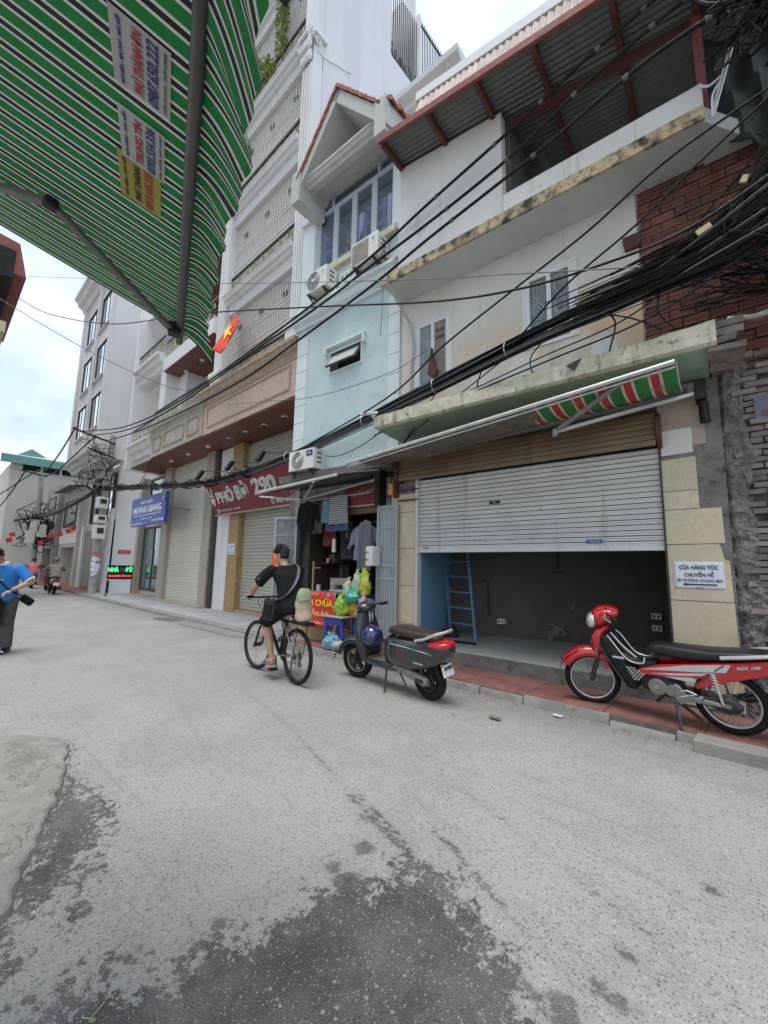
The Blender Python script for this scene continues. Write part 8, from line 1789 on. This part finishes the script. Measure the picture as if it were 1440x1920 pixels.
o = MB().tube(catenary([pm @ V(p) for p in ((.10, -.16, 1.40), (.19, -.06, 1.25), (.17, .08, 1.05), (.06, .2, .93), (-.08, .26, .86))], 5), .014, 6).build('bag_strap', M['black'], None, smooth=True); tag(o, 'black strap running across the blue polo shirt', 'strap')

# --- riders and parked bike far down the street (seen from behind)
def far_bike(label, loc, hd_, colm):
    f = thing('scooter', label, 'scooter', loc, rot=(0, 0, hd_))
    wheel(f, 0, .24, .11, 'cast'); wheel(f, 1.25, .24, .10, 'cast')
    bloft([(-.42, .66, .06, .03), (-.32, .62, .12, .10), (0, .58, .16, .16), (.4, .55, .15, .15), (.58, .5, .1, .1)]).build('body', colm, f, smooth=True)
    bloft([(-.3, .74, .06, .03), (0, .77, .13, .05), (.5, .76, .11, .05), (.6, .74, .05, .02)]).build('seat', M['seatblack'], f, smooth=True)
    bloft([(.5, .30, .13, .05), (.95, .32, .13, .05)]).build('floor', M['black'], f); vloft([(1.0, 0, .3, .05, .14), (1.05, 0, .6, .05, .2), (1.05, 0, .9, .05, .13)]).build('leg_shield', colm, f, smooth=True)
    MB().tube([(.92, -.34, 1.02), (1.02, 0, 1.0), (.92, .34, 1.02)], .018, 7).build('handlebar', M['black'], f); MB().cyl((1.25, 0, .24), (1.05, 0, .9), .03).build('fork', M['darkmetal'], f)
    for s in (-1, 1): MB().tube([(1.0, s * .24, 1.03), (.98, s * .30, 1.16)], .008, 5).ell((.97, s * .32, 1.20), (.015, .06, .04), 8, 6).build('mirror', M['black'], f)
    MB().box(-.44, -.40, -.12, .12, .60, .68).build('tail_light', M['redlens'], f, bevel=.01); MB().obox((-.40, 0, .47), (.015, .2, .15), (0, .3, 0)).build('licence_plate', M['whiteprint'], f)
    MB().tube([(.5, -.12, .25), (.1, -.17, .26), (-.25, -.17, .32)], .05, 8).build('exhaust', M['darkmetal'], f, smooth=True)
    return f
def far_rider(label, loc, hd_, top, helmet):
    r = thing('person', label, 'person', loc, rot=(0, 0, hd_)); b = MB()
    b.ell((.32, 0, 1.47), (.10, .085, .12), 12, 10); b.tube([(.24, 0, 1.28), (.29, 0, 1.38)], [.06, .06], 8)
    b.loft([sell((x, 0, z), hy, hx, 2.3, 16, 'z') for x, z, hy, hx in ((.08, .82, .17, .14), (.12, 1.0, .16, .11), (.2, 1.2, .19, .11), (.24, 1.3, .1, .07))])
    for s in (-1, 1):
        b.limb([(.22, s * .2, 1.25), (.42, s * .34, 1.06), (.86, s * .30, 1.03)], [.055, .045, .035], 8); finger_hand(b, (.90, s * .30, 1.035), (1, 0, -.1), (0, -s, 0), (0, 0, 1), 1., 1.4); b.limb([(.1, s * .12, .86), (.55, s * .17, .80), (.62, s * .16, .42)], [.09, .07, .045], 8); b.ell((.70, s * .16, .385), (.13, .045, .04))
    b.build('body', M['skin'], r, remesh=.014)
    t_ = MB().loft([sell((x, 0, z), hy, hx, 2.4, 16, 'z') for x, z, hy, hx in ((.04, .74, .22, .19), (.08, .9, .21, .17), (.13, 1.05, .2, .15), (.2, 1.2, .225, .135), (.25, 1.31, .12, .08))])
    for s in (-1, 1): t_.tube([(.21, s * .19, 1.25), (.42, s * .34, 1.06), (.62, s * .32, 1.045)], [.085, .075, .06], 9)
    jitter(t_, .02, 7); t_.build('jacket', M[top], r, remesh=.014)
    p_ = MB()
    for s in (-1, 1): p_.tube([(.08, s * .11, .86), (.55, s * .17, .80), (.61, s * .16, .44)], [.12, .095, .075], 9)
    p_.build('trousers', M['greytrouser'], r, remesh=.014)
    if helmet: MB().ell((.31, 0, 1.52), (.145, .135, .13), 16, 10).box(.40, .48, -.09, .09, 1.47, 1.49).build('helmet', M['helmetgrey'], r, smooth=True)
    else: MB().ell((.30, 0, 1.52), (.112, .10, .105), 14, 10).build('hair', M['hair'], r, smooth=True)
h4 = rad(178)
far_bike('dark scooter carrying the grey-helmeted rider down the street', (-23.3, 3.98, 0), h4, M['scoot']); far_rider('rider in taupe raincoat and grey helmet on a dark scooter, seen from behind', (-23.3, 3.98, 0), h4, 'taupecloth', True)
far_bike('far dark scooter carrying the rider in pink', (-28.8, 3.95, 0), rad(176), M['black']); far_rider('bareheaded rider in coral pink shirt on the farther scooter', (-28.8, 3.95, 0), rad(176), 'pinkcloth', False)
far_bike('red and white scooter parked beyond the grey-helmeted rider', (-27.6, 4.62, .0), rad(-20), M['bikered'])
ped = thing('person', 'small figure in grey standing far down the street by the shopfronts', 'person', (-40, 3.35, 0), rot=(0, 0, 0)); b = MB()
b.ell((0, 0, 1.58), (.1, .085, .12)); b.tube([(0, 0, 1.35), (0, 0, 1.5)], .055); b.loft([sell((0, 0, z), hy, .11, 2.3, 14, 'z') for z, hy in ((.85, .16), (1.1, .15), (1.35, .2), (1.42, .1))])
for s in (-1, 1):
    b.limb([(0, s * .2, 1.36), (0, s * .26, 1.1), (.08, s * .25, .88)], [.05, .045, .035], 8); finger_hand(b, (.09, s * .25, .83), (0, 0, -1), (0, 1, 0), (1, 0, 0), 1., .5); b.limb([(0, s * .1, .86), (.02, s * .1, .48), (0, s * .11, .08)], [.09, .06, .045], 8); b.ell((.05, s * .11, .045), (.13, .045, .045))
b.build('body', M['skin'], ped, remesh=.014); MB().loft([sell((0, 0, z), hy, .14, 2.3, 14, 'z') for z, hy in ((.78, .19), (1.1, .18), (1.36, .22), (1.44, .11))]).build('shirt', M['taupecloth'], ped, smooth=True); c_ = MB()
for s in (-1, 1): c_.tube([(0, s * .1, .86), (.02, s * .1, .48), (0, s * .11, .08)], [.11, .085, .07], 9)
c_.build('trousers', M['greytrouser'], ped, smooth=True); MB().ell((-.01, 0, 1.62), (.11, .095, .1)).build('hair', M['hair'], ped, smooth=True)

# ------------------------------------------------------------------ green striped awning overhead on the near side
AW = thing('striped_awning', 'large green, white and black striped awning overhead at the upper left', 'awning', (-1.87, .66, 2.45), rot=(0, 0, rad(-20)))
fz = lambda y: .018 - .40 * y
cv = MB().grid(lambda a, b: (.035 + 2.9 * a, -2.0 + 2.0 * b, fz(-2.0 + 2.0 * b) - .012 * math.sin(math.pi * b) + .004 * math.sin(a * 23 + b * 5) * (1 - b)), 60, 24)
cn = cv.build('canvas', M['greenstripe'], AW, smooth=True)
VE = [(-3.0, .10, -.24), (-2.0, .10, -.26), (-1.6, .085, -.27), (-1.4, .085, -.25), (-1.25, .10, -.20), (-1.1, .12, -.13), (-.95, .11, -.09), (-.8, .10, -.07), (-.6, .10, -.04), (-.45, .10, -.03), (-.3, .10, -.02), (-.15, .10, -.0), (-.035, .15, -.10)]
def ve(s):
    for i in range(len(VE) - 1):
        if VE[i][0] <= s <= VE[i + 1][0]:
            f_ = (s - VE[i][0]) / (VE[i + 1][0] - VE[i][0]); f_ = f_ * f_ * (3 - 2 * f_) * .5 + f_ * .5; return [VE[i][k] * (1 - f_) + VE[i + 1][k] * f_ for k in (1, 2)]
    return VE[-1][1:]
def vf(a, b):
    s = -2.9 + 2.865 * a; o, z = ve(s); w = math.sin(math.pi * b)
    rp = .012 * math.sin(s * 31) * b + .008 * math.sin(s * 67 + 1) * b
    return (-s, -.006 + (o + .006) * b + rp * .6, .0185 + (z - .0185) * b + rp * .4 + .02 * w)
MB().grid(vf, 110, 16).build('valance', M['greenstripe'], AW, smooth=True)
MB().cyl((-.03, .0, .0), (2.9, .0, .0), .0155, n=20).build('front_bar', mat('dull_dark_bar', (.12, .11, .105), .5, .15, 3, metal=.5, dirt=((.07, .06, .055), .6, 5)), AW, smooth=True)
ab = mat('grey_awning_arm', (.16, .17, .15), .45, .15, 5, metal=.4)
MB().bar((.10, -.03, -.02), (.45, -.385, .115), .026, .02).build('arm', ab, AW, bevel=.004); MB().bar((.45, -.385, .115), (.02, -1.25, .42), .030, .022).build('arm', ab, AW, bevel=.004)
MB().obox((.455, -.385, .112), (.038, .038, .034), (0, 0, .5)).build('elbow', M['black'], AW, bevel=.008); MB().obox((.095, -.02, -.012), (.05, .05, .05)).build('arm_bracket', M['black'], AW, bevel=.006)
MB().box(-.06, 3.0, -2.1, -2.0, .7, .9).build('cassette', M['concrete'], AW)
th = math.pi - math.atan(.40)
def onf(x, y, d): return (x, y, fz(y) - .012 * math.sin(math.pi * (y + 2) / 2) - d)
def sticker(label, x0, x1, y0, y1, film, rows, d, skew=.0):
    # film in the canvas plane; rows: (text, y position 0..1, height fraction, colour, width fraction)
    s = MB().add([onf(x0, y0, d), onf(x1, y0, d), onf(x1 + skew, y1, d), onf(x0 + skew, y1, d)], [(0, 1, 2, 3)]).build('sticker', film, AW); s['label'] = label
    for t_, fy, fh, mm, fw in rows:
        y = y0 + (y1 - y0) * fy; txt('lettering', t_, (x1 - x0) * fw, (y1 - y0) * fh * 1.04, M[mm], s, onf((x0 + x1) / 2 + skew * fy, y, d + .002), (th, 0, 0), bold=.02, ext=.0006, shear=.12)
sticker('silver advertising sticker nearest the camera, with the red name and dark blue number', .985, 1.135, -.165, -.050, M['silverprint'], [('MÁI HIÊN - MÁI PHỦ - MÁI XẾP', .14, .10, 'navyprint', .88), ('PHÚ THÀNH ĐN', .42, .23, 'redprint', .88), ('0987.650.222', .69, .21, 'navyprint', .90), ('CHỮA CÁC LOẠI - CHẤT LƯỢNG', .90, .09, 'leafdark', .9)], .004, .0)
sticker('middle silver advertising sticker', .79, .935, -.165, -.062, M['silverprint'], [('MÁI HIÊN - MÁI XẾP', .12, .10, 'navyprint', .85), ('TRUNG TÍN', .40, .22, 'redprint', .85), ('0393.554.336', .68, .21, 'navyprint', .9), ('SỬA CHỮA CÁC LOẠI', .90, .08, 'leafdark', .9)], .0045)
sticker('yellow advertising sticker, partly under the middle silver one', .645, .80, -.178, -.072, M['yellowfilm'], [('MÁI HIÊN - MÁI XẾP', .14, .10, 'ink', .85), ('PHÚ THÀNH', .42, .20, 'ink', .78), ('0913.445.335', .70, .21, 'redprint', .85)], .0035)
